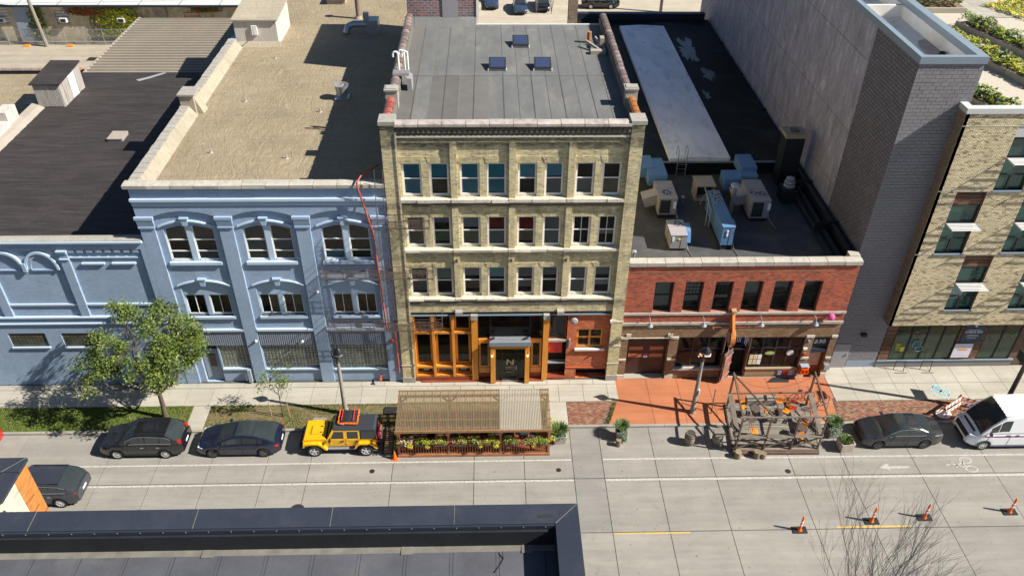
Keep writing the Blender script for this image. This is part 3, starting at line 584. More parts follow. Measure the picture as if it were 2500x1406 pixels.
# side and rear walls, roof
b = MB(); b.box(-6.5, -6.1, .6, YB, 0, 17.15); b.box(6.25, 6.62, .6, YB, 0, 17.15); b.box(-6.5, 6.62, YB-.3, YB, 0, 16.55); b.build('side_wall', 'cream_brick_low', W)
b = MB(); b.box(-6.5, 6.6, .35, 16.3, 16.2, 16.55); b.build('roof_deck', 'roof_seam', W)
nx = 15; xs = rng(-6.0, 6.22, nx)
for i in range(nx):      # rolled roofing strips, each lapping its neighbour
    for (y0, y1, k) in ((.36, 7.7, 0), (7.72, 16.28, 1)):
        z = 16.58 + (.012 if i % 2 else 0) + (.01 if k else 0)
        MB().prism([(xs[i]+.012, z-.03), (xs[i+1]-.012, z-.03), (xs[i+1]-.012, z+.012), (xs[i]+.012, z)], 'y', y0, y1).build('roof_strip', 'roll_roof_brown' if ((i < 6 and not k and random.random() < .5) or i == 0) else 'roll_roof', W)
for i in range(1, nx): MB().box(xs[i]-.022, xs[i]+.022, .36, 16.28, 16.55, 16.605).build('seam', 'roof_seam' if i > 6 or i % 2 else 'membrane_lip', W)
b = MB(); b.box(-6.1, -5.98, .5, YB, 16.5, 17.1); b.box(6.18, 6.26, .5, YB, 16.5, 17.1); b.build('flashing', 'membrane_lip', W)
# half-round coping tiles along the two side parapets
def tile_mesh(w, l, mat, name='coping_tile'):
    bq = MB(); pr = [(w/2*cos(a), w*.36*sin(a)) for a in rng(0, pi, 6)]
    bq.prism(pr, 'y', 0, l); bq.prism([(p[0]*1.13, p[1]*1.13) for p in pr], 'y', -.015, .07); return bq.build(name, mat, mesh_only=True)
for (xc, mats, brk) in ((-6.27, ('tile_red', 'tile_brown'), 3.6), (6.43, ('tile_orange', 'tile_brown'), 3.7)):
    ms = [tile_mesh(.44, .56, m) for m in mats]; y = .85; k = 0
    while y < YB-.3:
        if abs(y+.28-brk) > .42: piece('coping_tile', ms[0 if (y < brk and (k < 5 or xc < 0)) else 1], (xc+random.uniform(-.01, .01), y, 17.14+(.0 if y < 8 else .04)), W, random.uniform(-.02, .02))
        y += .60; k += 1
for (xc, y) in ((-6.25, 3.62), (6.45, 3.72)):
    b = MB(); b.box(xc-.3, xc+.34, y-.28, y+.28, 16.5, 17.55); b.box(xc-.36, xc+.38, y-.34, y+.34, 17.55, 17.64); b.box(xc-.28, xc+.3, y-.22, y+.22, 17.64, 17.68); b.build('chimney', 'stone', W)
# rear stair house with patched brick, rear chimney stack
b = MB(); b.box(-6.4, -1.9, YB+.05, 24.4, 14, 20.1); b.build('stair_house', 'rear_brick', W)
MB().prism([(15.75, 16.6), (YB+.04, 16.6), (YB+.04, 17.1)], 'x', -5.95, -1.9).build('flashing', 'roll_roof', W)
MB().box(-4.1, -3.1, YB, YB+.05, 16.9, 19.0).build('door', 'unit_grey', W); MB().box(-1.89, -1.74, YB+.0, YB+.15, 16.5, 20.0).build('downpipe', 'white_paint', W)
MB().box(-1.9, 6.2, YB-.12, YB+.05, 16.55, 16.66).build('gravel_stop', 'white_coping', W)
b = MB(); b.box(4.15, 4.75, YB+.05, YB+.6, 12, 19); b.build('chimney', 'side_mix_brick', W)
# shopfront
FZ = 5.08
b = MB(); b.box(-5.8, 6.0, .03, .45, 5.2, 5.42); b.build('lintel_beam', 'metal_dark', W); MB().box(-5.8, 5.9, -.03, .03, 5.12, 5.2).build('light_rail', 'coping_grey', W)
for x in (-2.95, 2.95):
    MB().box(x-.2, x+.2, -.32, -.02, 5.36, 5.62).build('vent_box', 'unit_grey' if x < 0 else 'stone_pink', W)
def wframe(x0, x1, z0, z1, y, fw=.12, gl='shop_glass', room='neutral_interior', nz=1, mat='gold_wood', inner=.9): return fixed(W, x0, x1, z0, z1, y, mat, fw, gl, 1, nz, room, inner)
for i, (x0, x1) in enumerate(((-5.72, -4.6), (-4.48, -3.42), (-3.30, -2.3))):
    wframe(x0+.05, x1-.02, 3.92, FZ, .22, .09); wframe(x0+.05, x1-.02, 1.22, 3.72, .24, .14); wframe(x0+.05, x1-.02, .45, 1.05, .24, .09)
b = MB()
for x in (-5.72, -4.54, -3.36): b.box(x-.07, x+.09, -.02, .42, .35, FZ)
b.box(-5.75, -2.28, .02, .42, 3.74, 3.90); b.box(-5.75, -2.28, .0, .42, 1.06, 1.2); b.box(-5.75, -2.28, .04, .42, .34, .44); b.build('shopfront_frame', 'gold_wood', W)
b = MB(); b.box(-5.75, -2.28, -.02, .42, .06, .33); b.box(-5.4, 2.1, -.16, .4, .0, .06); b.build('plinth', 'red_wood', W)
for s, x in (('BEER', -5.08), ('COCKTAILS', -3.93), ('WINE', -2.82)): text('lettering', s, 'reflect_white', (x, .225, .70), .13, W, w=.36 if len(s) < 6 else .8, depth=.006)
for x0, x1 in ((-2.26, -1.90), (2.0, 2.34)):
    MB().box(x0, x1, -.08, .4, .06, 4.9).build('column', 'gold_wood', W); MB().box(x0-.02, x1+.02, -.16, .4, 4.9, 5.24).build('capital', 'stone' if x0 < 0 else 'stone_pink', W)
for (x0, x1) in ((-1.88, -1.14), (-1.12, 1.22), (1.24, 1.98)): fixed(W, x0, x1, 3.22, FZ, .22, 'frame_black', .05, 'shop_glass', 1, 1, 'neutral_interior', 1.2)
fixed(W, 2.36, 3.40, 3.12, FZ, .25, 'red_wood', .07, 'shop_glass', 1, 1, 'blind_grey', .4)
for (x0, x1) in ((-1.86, -1.18), (1.30, 1.96)):
    wframe(x0, x1, .95, 3.0, .16, .13, room='neutral_interior', inner=.6); MB().box(x0, x1, .14, .3, .5, .92).build('panel', 'gold_wood', W); MB().box(x0, x1, .14, .3, 3.0, 3.22).build('panel', 'gold_wood', W); MB().box(x0, x1, .16, .3, .06, .5).build('panel', 'red_wood', W)
b = MB(); b.box(-1.18, 1.26, -.40, .2, 3.30, 3.36)
for k in range(4): b.box(-1.16, 1.24, -.36+k*.14, -.33+k*.14, 3.36, 3.39)
cn = b.build('canopy', 'galv', W); MB().box(-1.2, 1.28, -.44, -.38, 3.12, 3.42).build('fascia', 'coping_grey', cn)
b = MB(); b.box(-1.14, 1.22, -.35, .15, 2.84, 3.29); b.box(-1.14, -.84, -.35, -.1, .06, 2.84); b.box(.94, 1.22, -.35, -.1, .06, 2.84); b.build('porch', 'gold_wood', W)
for x in (-.75, .80): 
    b = MB(); b.tube([(x-.3 if x < 0 else x+.28, -.38, 2.62), (x-.3 if x < 0 else x+.28, -.5, 2.62), (x-.3 if x < 0 else x+.28, -.5, 2.5)], .03, 6); b.build('lantern', 'iron', W); MB().lathe([(.03, 2.36), (.055, 2.42), (.03, 2.5)], x-.3 if x < 0 else x+.28, -.5, 8).build('bulb', 'lamp_lit', W)
for x in (-1.0, 1.0):
    MB().obox((x, -.1, 3.47), .12, .05, .05, .4).build('floodlight', 'iron', W)
dr = MB(); dr.box(-.83, -.77, -.1, .0, .06, 2.84); dr.box(.88, .94, -.1, 0, .06, 2.84); dr.box(-.77, .88, -.1, 0, 2.28, 2.36); dr.box(-.48, -.40, -.1, 0, .06, 2.28); dr.box(.50, .58, -.1, 0, .06, 2.28); dr.box(-.40, .50, -.1, 0, .06, .28); dr = dr.build('door', 'frame_black', W)
for (x0, x1, z0, z1) in ((-.77, -.48, .12, 2.28), (-.40, .50, .28, 2.28), (.58, .88, .12, 2.28), (-.77, .88, 2.36, 2.84)): MB().box(x0, x1, -.05, -.045, z0, z1).build('pane', 'shop_glass', dr)
MB().box(-.8, .9, .45, .47, 0, 2.9).build('interior', 'neutral_interior', dr); MB().box(-.45, .55, -.16, -.1, .06, .1).build('threshold', 'galv', dr); MB().box(.40, .44, -.16, -.12, 1.0, 1.35).build('handle', 'galv', dr)
M('gold_letter', (.75, .62, .35), bump=0, var=.02)
text('lettering', 'N', 'gold_letter', (.05, -.055, 1.32), .46, dr, w=.42, depth=.005); text('lettering', 'NORETTA', 'gold_letter', (.05, -.055, 1.06), .11, dr, w=.56, depth=.005)
for z in (.94, .70): MB().box(-.2, .32, -.056, -.052, z, z+.012).build('rule', 'gold_letter', dr)
b = MB(); b.box(2.36, 3.44, .5, .56, 0, 3.1); b.build('recess', 'dark_void', W); MB().box(2.4, 3.2, .3, .4, 1.95, 2.85).build('red_panel', 'blind_red', W); MB().box(2.36, 3.44, .2, .5, 1.15, 1.25).build('counter', 'galv', W); MB().box(2.36, 3.44, -.05, .5, .06, .2).build('step', 'red_wood', W); MB().box(2.36, 3.42, .12, .3, 2.96, 3.12).build('transom', 'stone_light', W)
b = MB(); wall(b, 3.44, 5.98, .0, 5.14, .12, [(4.02, 5.62, 2.48, 3.94, .18), (4.12, 5.98, -.01, .74, .5)]); b.build('infill_wall', 'infill_brick', W); MB().box(4.1, 5.98, .6, .64, 0, .8).build('recess', 'dark_void', W)
MB().box(3.5, 5.6, .08, .12, .86, .92).build('ledge', 'infill_brick', W)
f = fixed(W, 4.03, 5.61, 2.49, 3.93, .22, 'gold_wood', .12, 'shop_glass', 2, [3.25], 'dark_void', .4, mw=.14); MB().box(3.95, 5.75, -.02, .14, 2.34, 2.47).build('sill', 'white_paint', f)
b = MB(); b.lathe([(.03, .0), (.2, -.04), (.24, -.12), (.2, -.2), (.03, -.24)], 3.78, 4.75, 14, ax='y'); b.build('dome_lamp', 'unit_grey', W)
MB().obox((3.62, .04, 2.9), .05, .06, .32).build('vent_pipe', 'unit_grey', W)
b = MB(); b.tube([(5.98, -.12, 4.85), (6.35, -.35, 4.85)], .03, 6); b.box(5.9, 6.0, -.3, -.14, 4.7, 4.86); b.build('camera_arm', 'white_paint', W)
# ---- rooftop things of the warehouse
def skylight(x, y, lab):
    t = thing('skylight', lab, 'skylight', (x, y, 16.6), 0, 'skylights on the grey warehouse roof')
    MB().box(x-.45, x+.45, y-.42, y+.42, 16.58, 16.78).build('kerb', 'galv', t)
    MB().prism([(y-.5, 16.72), (y+.5, 16.98), (y+.5, 17.06), (y-.5, 16.80)], 'x', x-.5, x+.5).build('frame', 'frame_dark', t); MB().prism([(y-.42, 16.823), (y+.42, 17.043), (y+.42, 17.05), (y-.42, 16.83)], 'x', x-.42, x+.42).build('pane', 'skylight', t)
    for sx in (-.56, .50): MB().box(x+sx, x+sx+.06, y-.52, y-.40, 16.6, 16.74).build('foot', 'white_paint', t)
skylight(.88, 12.6, 'dark roof skylight nearest the rear edge of the grey warehouse roof'); skylight(-.60, 8.9, 'left one of the front pair of dark skylights on the grey warehouse roof'); skylight(2.05, 8.9, 'right one of the front pair of dark skylights on the grey warehouse roof')
t = thing('vent_pipes', 'white gooseneck pipes rising from a duct at the left roof edge', 'vent pipes', (-5.7, 6.6, 16.6))
for i, (dx, dy) in enumerate(((-.35, .0), (-.05, .25), (.15, .1))):
    x, y = -5.75+dx, 6.6+dy; pts = [(x, y, 16.9), (x, y, 18.3)]+[(x-.14+.14*cos(a), y+.0, 18.3+.14*sin(a)) for a in rng(.3, pi, 5)]+[(x-.28, y, 18.15)]; MB().tube(pts, .055, 8).build('pipe', 'white_paint', t, True)
b = MB(); b.box(-6.4, -5.5, 6.0, 6.5, 17.3, 17.42)
for k in range(3): b.box(-6.4, -5.5, 6.02+k*.17, 6.1+k*.17, 17.42, 17.48)
b.box(-5.6, -5.35, 5.6, 6.4, 16.6, 17.3); b.build('duct', 'unit_grey', t)
t = thing('roof_vent', 'rusty stub pipe and angled braces near the right parapet', 'roof vent', (5.6, 12, 16.6)); MB().tube([(5.2, 13.0, 16.6), (5.2, 13.0, 17.3)], .14, 10).build('stub', 'tile_orange', t)
b = MB(); b.beam((4.9, 12.2, 17.0), (5.6, 11.3, 16.8), .1, .16); b.beam((5.5, 12.6, 17.1), (5.9, 11.9, 16.8), .08, .14); b.box(5.1, 6.0, 10.9, 11.3, 16.6, 16.85); b.box(5.75, 6.0, 11.8, 12.3, 16.8, 17.3); b.build('brace', 'unit_tan', t)
MB().box(5.2, 6.05, 10.95, 12.4, 16.6, 16.72).build('tray', 'galv', t)

# ================================================================ blue painted building
B = thing('blue_building', 'tall blue painted brick building with arched windows and tan roof', 'building', (-13.2, 0, 0))
BK, BP, BL = 'blue_brick', 'blue_paint', 'blue_paint_light'
pil = [(-19.78, -19.0), (-15.60, -14.86), (-11.52, -10.76), (-7.38, -6.56)]
bb_ = [(-19.0, -15.60), (-14.86, -11.52), (-10.76, -7.38)]
RY = .14
b = MB(); wr3 = []
for i, (x0, x1) in enumerate(bb_):
    c0, c1 = ((-18.62, -15.98), (-14.42, -11.84), (-10.22, -7.64))[i]; hs = [(c0, c1, 9.05, 11.34, .2), (c0+.02, c1-.02, 5.18, 7.60, .2)]
    if i == 0: hs += [(-18.62, -17.5, -.01, 2.95, .3), (-17.40, -15.72, 1.10, 2.95, .14)]
    elif i == 1: hs += [(-14.82, -11.54, 1.05, 2.95, .14)]
    else: hs += [(-10.70, -7.42, 1.0, 2.9, .14)]
    wall(b, x0, x1, 0, 12.4, RY, hs); wr3.append((c0, c1))
b.build('bay_wall', BK, B)
b = MB()
for (x0, x1) in pil: b.box(x0, x1, 0, .5, 0, 12.0)
# wall above the springing with arched bay heads
for i, (x0, x1) in enumerate(bb_):
    A = arc(x0, x1, 11.98, .36); b.prism(A+[(x1, 12.75), (x0, 12.75)], 'y', 0, RY+.01)
for (x0, x1) in pil: b.box(x0, x1, 0, .3, 12.0, 12.75)
b.box(-19.78, -6.56, .02, .35, 12.75, 13.78)
b.build('wall', BK, B)
b = MB()
for (x0, x1) in pil:      # pilaster capitals
    b.box(x0-.1, x1+.1, -.13, .02, 11.86, 12.02); b.prism([(-.12, 11.86), (0.0, 11.86), (0.0, 11.40), (-.04, 11.46)], 'x', x0-.04, x1+.06); b.box(x0-.04, x1+.05, -.07, .02, 11.30, 11.40)
b.build('capital', BP, B)
b = MB(); b.box(-19.82, -6.54, -.13, .05, 12.98, 13.12); b.box(-19.80, -6.55, -.07, .05, 12.86, 12.98); b.box(-19.80, -6.55, -.035, .05, 12.70, 12.80); b.build('moulding', BL, B)
coping(B, rng(-19.98, -6.56, 11), -.16, .42, 13.76, 13.96, 'stone_light')
def hood(c0, c1, zs, rise, t, key, kz, proj=.11):
    A = arc(c0, c1, zs, rise, 14); Bq = arc(c0, c1, zs+t, rise, 14); b = MB()
    for i in range(14): b.prism([A[i], A[i+1], Bq[i+1], Bq[i]], 'y', RY-proj, RY+.02)
    o = b.build('hood_mould', BL, B); m = (c0+c1)/2; b = MB(); b.prism([(m-.11, kz), (m+.11, kz), (m+.2, kz+.42), (m-.2, kz+.42)], 'y', RY-proj-.05, RY+.02); b.box(m-.24, m+.24, RY-proj-.09, RY+.02, kz+.42, kz+.50); b.build('keystone', BP, B)
for i, (c0, c1) in enumerate(wr3):
    y = RY+.13; m = (c0+c1)/2
    hood(c0-.22, c1+.12, 11.28, .36, .09, True, 11.42); hood(c0-.12, c1+.2, 7.36, .34, .08, True, 7.42)
    for (a, c, w) in ((c0, m-.15, 0), (m+.15, c1, 1)):     # third floor, three-light sashes with arched heads
        b = MB()
        for (p, q, r, s) in ((a, a+.06, 9.06, 11.3), (c-.06, c, 9.06, 11.3), (a, c, 9.06, 9.14), (a+.06, c-.06, 9.62, 9.68), (a+.06, c-.06, 10.36, 10.42)): b.box(p, q, y-.02, y+.06, r, s)
        f = b.build('window', 'frame_white', B)
        for (r, s) in ((9.14, 9.62), (9.68, 10.36), (10.42, 11.33)): MB().box(a+.06, c-.06, y+.02, y+.028, r, s).build('pane', 'win_dark' if s > 11 else 'win_glass', f)
        MB().box(a, c, y+.10, y+.105, 9.66, 10.40).build('blind', ('blind_brown', 'blind_white', 'blind_brown')[i], f)
        if i == 1: MB().box(a, c, y+.11, y+.115, 10.40, 11.33).build('blind', 'blind_white', f)
        if i != 2 or w == 0: MB().box(a, c, y+.12, y+.125, 9.1, 9.66).build('blind', ('blind_grey', 'blind_cream', 'blind_teal')[i], f)
        MB().box(a-.1, c+.1, y+.4, y+.42, 9, 11.4).build('interior', 'dark_void', f)
    A = arc(c0, c1, 11.06, .28, 14); b = MB(); b.prism([(c0, 11.36), (c0, 11.06)]+A+[(c1, 11.06), (c1, 11.36)], 'y', RY+.06, RY+.14); b.build('arch_head', BP, B)
    MB().box(m-.15, m+.15, RY+.05, RY+.2, 9.06, 11.30).build('mullion', BL, B); MB().box(c0-.12, c1+.1, RY-.14, RY+.1, 8.86, 9.04).build('sill', BL, B)
    for (a, c) in ((c0+.08, m-.13), (m+.13, c1-.06)):      # second floor sliders
        f = fixed(B, a, c, 5.26, 6.66, y, 'frame_white', .05, 'win_glass', 2, 1, 'dark_void', .4); k = (c-a)/2
        if not (i == 1 and a < m-.5): MB().box(a+.02, a+k, y+.10, y+.105, 5.28, 6.64).build('blind', 'blind_green' if i == 0 else 'blind_brown', f)
        MB().box(a+k, c-.02, y+.12, y+.125, 5.28, 6.64).build('blind', 'blind_brown' if i != 1 else 'blind_cream', f)
    b = MB(); b.box(c0+.02, c1-.02, RY+.07, RY+.2, 6.68, 7.20); b.prism(arc(c0+.02, c1-.02, 7.20, .36, 10), 'y', RY+.07, RY+.2); b.box(m-.12, m+.12, RY+.07, RY+.2, 5.2, 6.68); b.box(c0, c0+.07, RY+.07, RY+.2, 5.2, 6.68); b.box(c1-.06, c1, RY+.07, RY+.2, 5.2, 6.68); b.build('panel', BP, B)
    A = arc(c0, c1, 7.24, .34, 12); b = MB(); b.prism([(c0-.01, 7.62), (c0-.01, 7.22)]+A+[(c1+.01, 7.22), (c1+.01, 7.62)], 'y', RY-.004, RY+.06); b.build('arch_head', BK, B)
    MB().box(c0-.05, c1+.1, RY-.12, RY+.1, 5.02, 5.18).build('sill', BL, B)
    x0, x1 = bb_[i]; MB().box(x0+.02, x1-.02, -.02, RY+.05, 4.10, 4.24).build('ledge', BL, B)
    n = 26
    b = MB(); b.box(x0+.05, x1-.05, RY-.02, RY, 2.98, 4.1)
    for k in range(n): xx = x0+.08+(x1-x0-.16)*k/n; b.box(xx, xx+.055, RY-.08, RY-.02, 2.98, 4.08)
    b.build('fluted_panel', 'blue_grey', B)['kind'] = 'stuff'
def gblock(x0, x1, z0, z1, y):
    f = MB().box(x0, x1, y, y+.05, z0, z1).build('glass_block_window', 'block_grout', B); b = MB(); nx = round((x1-x0)/.205); nz = round((z1-z0)/.205); w = (x1-x0)/nx; h = (z1-z0)/nz
    for i in range(nx):
        for j in range(nz):
            a, c = x0+i*w+.016, z0+j*h+.016; e, g = x0+(i+1)*w-.016, z0+(j+1)*h-.016; q = .03; t = random.uniform(-.006, .006)
            b.add([(a, y, c), (e, y, c), (e, y, g), (a, y, g), (a+q, y-.018+t, c+q), (e-q, y-.018-t, c+q), (e-q, y-.018, g-q), (a+q, y-.018+t, g-q)], [(0, 1, 5, 4), (1, 2, 6, 5), (2, 3, 7, 6), (3, 0, 4, 7), (4, 5, 6, 7)])
    b.build('glass_block', 'glass_block', f)['kind'] = 'stuff'; MB().box(x0-.04, x1+.02, y-.18, y+.02, z0-.1, z0).build('sill', BL, f)
gblock(-17.38, -15.74, 1.12, 2.93, RY+.08); gblock(-14.78, -11.56, 1.07, 2.93, RY+.08); gblock(-10.66, -7.46, 1.02, 2.88, RY+.08)
dr = MB().box(-18.56, -17.56, RY+.2, RY+.26, 0, 2.5).build('door', 'blue_grey', B); MB().box(-18.2, -17.8, RY+.19, RY+.2, 1.1, 2.1).build('pane', 'win_dark', dr); MB().box(-18.56, -17.56, RY+.22, RY+.26, 2.55, 2.9).build('transom_pane', 'win_dark', B)
MB().obox((-15.86, -.05, .62), .10, .08, .5).build('meter_box', 'blue_grey', B)
for (x, z) in ((-15.0, 3.4), (-10.9, 7.0), (-12.3, 3.35)): MB().lathe([(.02, 0), (.09, -.03), (.07, -.12), (.02, -.15)], x, z, 10, ax='y').build('wall_lamp', 'white_paint', B)
MB().lathe([(.14, .0), (.14, -.06), (.05, -.1)], -7.0, 3.30, 14, ax='y').build('alarm_bell', 'red_pipe', B)
b = MB(); b.tube([(-7.9, .1, .48), (-7.9, -.35, .46)], .05, 8); b.lathe([(.09, -.3), (.11, -.36), (.09, -.42)], -7.9, .46, 10, ax='y'); b.build('hydrant_inlet', 'red_pipe', B)
# body of the building, parapets and roof
b = MB(); b.box(-19.9, -19.5, .35, 46, 0, 13.7); b.box(-19.5, -6.5, 45.6, 46, 0, 13.2); b.build('side_wall', 'blue_brick', B)
MB().box(-19.5, -6.52, .35, 45.9, 12.8, 13.2).build('roof', 'tan_roof', B)
# left parapet in stretches with worn coping stones
b = MB()
for (y0, y1) in ((.42, 10.0), (11.0, 21.3)): b.prism([(-19.52, 13.15), (-19.0, 13.18), (-19.42, 13.72), (-19.52, 13.8)], 'y', y0, y1)
b.prism([(.36, 13.18), (.75, 13.18), (.5, 13.6), (.36, 13.8)], 'x', -19.4, -6.6); b.build('parapet_upstand', 'parapet_tan', B)
y = .45
while y < 21.2:
    if not 9.7 < y < 10.9: MB().box(-19.97+random.uniform(-.02, .02), -19.44+random.uniform(-.02, .02), y+.01, y+.52, 13.68, 13.80+random.uniform(-.01, .01)).build('coping_stone', 'stone', B)
    y += .54
b = MB(); b.box(-19.95, -19.1, 9.9, 11.0, 12.8, 14.45); b.prism([(-19.1, 13.2), (-18.7, 13.2), (-19.1, 14.2)], 'y', 10.1, 10.9); b.build('parapet_block', 'parapet_tan', B); MB().box(-20.02, -19.0, 9.8, 11.1, 14.45, 14.56).build('cap', 'stone', B)
ph = thing('roof_penthouse', 'white rendered lift penthouse at the rear corner of the tan roof', 'penthouse', (-18, 23, 13.2)); MB().box(-19.5, -16.45, 21.75, 26.0, 13.2, 15.05).build('wall', 'stucco_pale', ph) if 'stucco_pale' in MATS else None
M('stucco_pale', (.52, .47, .42), var=.12, scale=2, stretch=(3, 3, .6), bump=.2, stain=(.33, .29, .26), stain_amt=.6)
MB().box(-19.5, -16.45, 21.75, 26.0, 13.2, 15.05).build('wall', 'stucco_pale', ph); MB().prism([(21.6, 15.02), (26.1, 15.3), (26.1, 15.42), (21.6, 15.12)], 'x', -19.62, -16.3).build('roof', 'parapet_tan', ph); MB().box(-18.25, -17.85, 21.62, 21.75, 14.0, 14.7).build('sign_plate', 'white_paint', ph)
b = MB(); b.tube([(-18, 21.7, 14.1), (-18, 21.2, 14.2), (-18, 21.2, 14.7)], .03, 6); b.build('bracket', 'galv', ph); MB().prism([(21.75, 13.2), (21.45, 13.2), (21.75, 13.5)], 'x', -19.4, -16.3).build('skirt', 'parapet_tan', ph)
t = thing('roof_fan', 'round galvanised bucket vent on the tan roof beside the shadow edge', 'vent', (-10.5, 12.3, 13.2)); MB().box(-10.95, -10.05, 11.9, 12.7, 13.2, 13.34).build('base', 'galv', t)
b = MB(); b.lathe([(.30, 13.34), (.33, 13.5), (.44, 14.1), (.46, 14.16), (.40, 14.15), (.34, 13.7)], -10.5, 12.3, 20); b.build('bucket', 'galv', t, True); MB().beam((-10.6, 12.1, 13.9), (-10.4, 12.5, 14.12), .1, .06).build('slat', 'light_wood', t)
t = thing('exhaust_duct', 'horizontal exhaust fan with elbow duct at the far edge of the roof shadow', 'duct', (-10.6, 24.2, 13.2)); b = MB(); b.box(-10.3, -9.4, 23.8, 24.9, 13.2, 14.3); b.build('fan_box', 'galv', t); MB().tube([(-10.2, 24.3, 13.9), (-11.3, 24.3, 13.9), (-11.7, 24.2, 13.75), (-11.85, 24.0, 13.3)], .26, 10).build('elbow', 'galv', t, True); MB().box(-10.5, -10.1, 24.1, 24.5, 13.9, 14.75).build('damper', 'galv', t)
t = thing('flue_pipe', 'tall rusty flue pipe standing on the tan roof', 'flue', (-11.4, 27.6, 13.2)); MB().tube([(-11.4, 27.6, 13.2), (-11.4, 27.6, 15.2)], .17, 12).build('pipe', 'tile_brown', t, True); MB().lathe([(.3, 15.3), (.26, 15.45), (.04, 15.55)], -11.4, 27.6, 12).build('cap', 'rust_iron', t); MB().lathe([(.32, 13.2), (.22, 13.4)], -11.4, 27.6, 12).build('collar', 'parapet_tan', t)
t = thing('roof_hatch', 'low pale roof hatch at the top edge of the tan roof', 'hatch', (-13.6, 31.5, 13.2)); MB().box(-14.4, -12.9, 31.0, 32.4, 13.2, 13.6).build('kerb', 'parapet_tan', t); MB().box(-14.5, -12.8, 30.9, 32.5, 13.6, 13.7).build('lid', 'unit_grey', t)
for i, (x, y) in enumerate(((-16.6, 11.9), (-16.9, 4.9), (-15.9, .9), (-11.6, 10.3), (-6.9, 22.3), (-16.2, 19.2), (-12.5, 4.2))):
    t = thing('pipe_stub', ['small pipe stub on the tan roof nearest its left parapet', 'small pipe stub low on the tan roof left of middle', 'small pipe stub just behind the blue cornice', 'small pipe stub below the round bucket vent', 'small pipe stub near the warehouse wall at the back', 'small pipe stub in front of the white penthouse', 'small pipe stub near the shadow on the tan roof'][i], 'pipe', (x, y, 13.2), 0, 'small pipe stubs on the tan roof')
    MB().lathe([(.13, 13.2), (.05, 13.26), (.045, 13.45), (.01, 13.45)], x, y, 8).build('stub', 'unit_tan', t)
# ================================================================ low blue building on the left
L = thing('low_blue_building', 'low blue painted brick building with blind arches and black roof', 'building', (-27, 0, 0))
b = MB(); gbw = [(-29.3, -27.15, 3.10, 4.10), (-26.25, -24.15, 3.08, 4.08), (-32.4, -30.3, 3.1, 4.1)]
wall(b, -37, -19.8, 0, 4.84, .02, [(a, c, d, e, .1) for a, c, d, e in gbw]); 
for (x0, x1, w0) in ((-37, -28.95, 1), (-28.45, -24.6, 1), (-24.12, -20.08, 0)): wall(b, x0, x1, 4.84, 9.95, .14, [])
b.build('bay_wall', BK, L)
b = MB()
for (x0, x1) in ((-28.95, -28.45), (-24.6, -24.12), (-20.08, -19.79)): b.box(x0, x1, .0, .5, 5.3, 9.95)
b.box(-37, -19.79, .005, .5, 9.95, 10.42); b.box(-37, -19.79, .0, .5, 4.84, 5.28)
for i in range(8):
    x = -24.05+i*.5; b.box(x, x+.30, .03, .2, 9.72, 9.96)
b.build('wall', BK, L)
b = MB(); b.box(-37, -19.86, -.12, .1, 10.40, 10.50); b.box(-37, -19.86, -.08, .1, 5.24, 5.34); b.box(-37, -19.86, -.08, .1, 4.80, 4.88)
for (x0, x1) in ((-37, -28.95), (-28.45, -24.6), (-24.12, -20.08)): b.box(x0, x1, .05, .16, 6.08, 6.20)
b.box(-24.12, -20.4, .06, .16, 9.34, 9.42)
for x in (-29.0, -24.65): b.box(x, x+.58, -.1, .02, 9.82, 9.9); b.box(x+.03, x+.55, -.06, .02, 9.3, 9.36); b.box(x+.02, x+.56, -.05, .02, 9.68, 9.74)
for (x0, x1) in ((-23.55, -22.3), (-21.9, -20.6)): b.box(x0, x1, .02, .16, 8.93, 9.03)
b.build('moulding', BL, L)
for cx in (-27.65, -25.75):      # twin blind arches
    b = MB(); A = [(cx+.80*cos(a), 8.62+1.05*sin(a)) for a in rng(pi, 0, 16)]; A2 = [(cx+.93*cos(a), 8.62+1.2*sin(a)) for a in rng(pi, 0, 16)]
    for i in range(16): b.prism([A[i], A[i+1], A2[i+1], A2[i]], 'y', .0, .15)
    b.build('arch_moulding', BL, L)
    b = MB(); A3 = [(cx+.62*cos(a), 8.62+.82*sin(a)) for a in rng(pi, 0, 16)]
    for i in range(16): b.prism([A3[i], A3[i+1], A[i+1], A[i]], 'y', .07, .15)
    b.box(cx-.62, cx+.62, .06, .15, 8.52, 8.6); b.build('arch_reveal', BK, L)
b = MB(); b.box(-26.80, -26.6, -.04, .15, 8.5, 9.05); b.build('corbel', BP, L)
for (a, c, d, e) in gbw:
    f = MB().box(a, c, .09, .12, d, e).build('glass_block_window', 'frame_dark', L); q = MB(); nx = 10; nz = 5; w = (c-a)/nx; h = (e-d)/nz
    for i in range(nx):
        for j in range(nz): t = random.uniform(-.008, .008); q.add([(a+i*w+.012, .08+t, d+j*h+.012), (a+(i+1)*w-.012, .08-t, d+j*h+.012), (a+(i+1)*w-.012, .075+t, d+(j+1)*h-.012), (a+i*w+.012, .075-t, d+(j+1)*h-.012)], [(0, 1, 2, 3)])
    q.build('glass_block', 'block_dirty', f)['kind'] = 'stuff'
    MB().box(a-.02, c+.05, -.08, .08, d-.1, d).build('sill', BL, f)
coping(L, rng(-37, -19.9, 9), -.05, .5, 10.42, 10.56, 'stone', 'coping_stone')
MB().box(-33.2, -19.9, .5, 24.0, 9.9, 10.22).build('roof', 'black_roof', L)
MB().box(-33.4, -33.2, .5, 24.0, 0, 10.3).build('side_wall', BK, L)
q = MB()
for k in range(25): q.prism([(.6+k*.94, 10.22), (.6+k*.94+.05, 10.232), (.6+k*.94+.9, 10.222)], 'x', -33.0, -19.95)
q.build('roof_lap', 'black_roof', L)['kind'] = 'stuff'
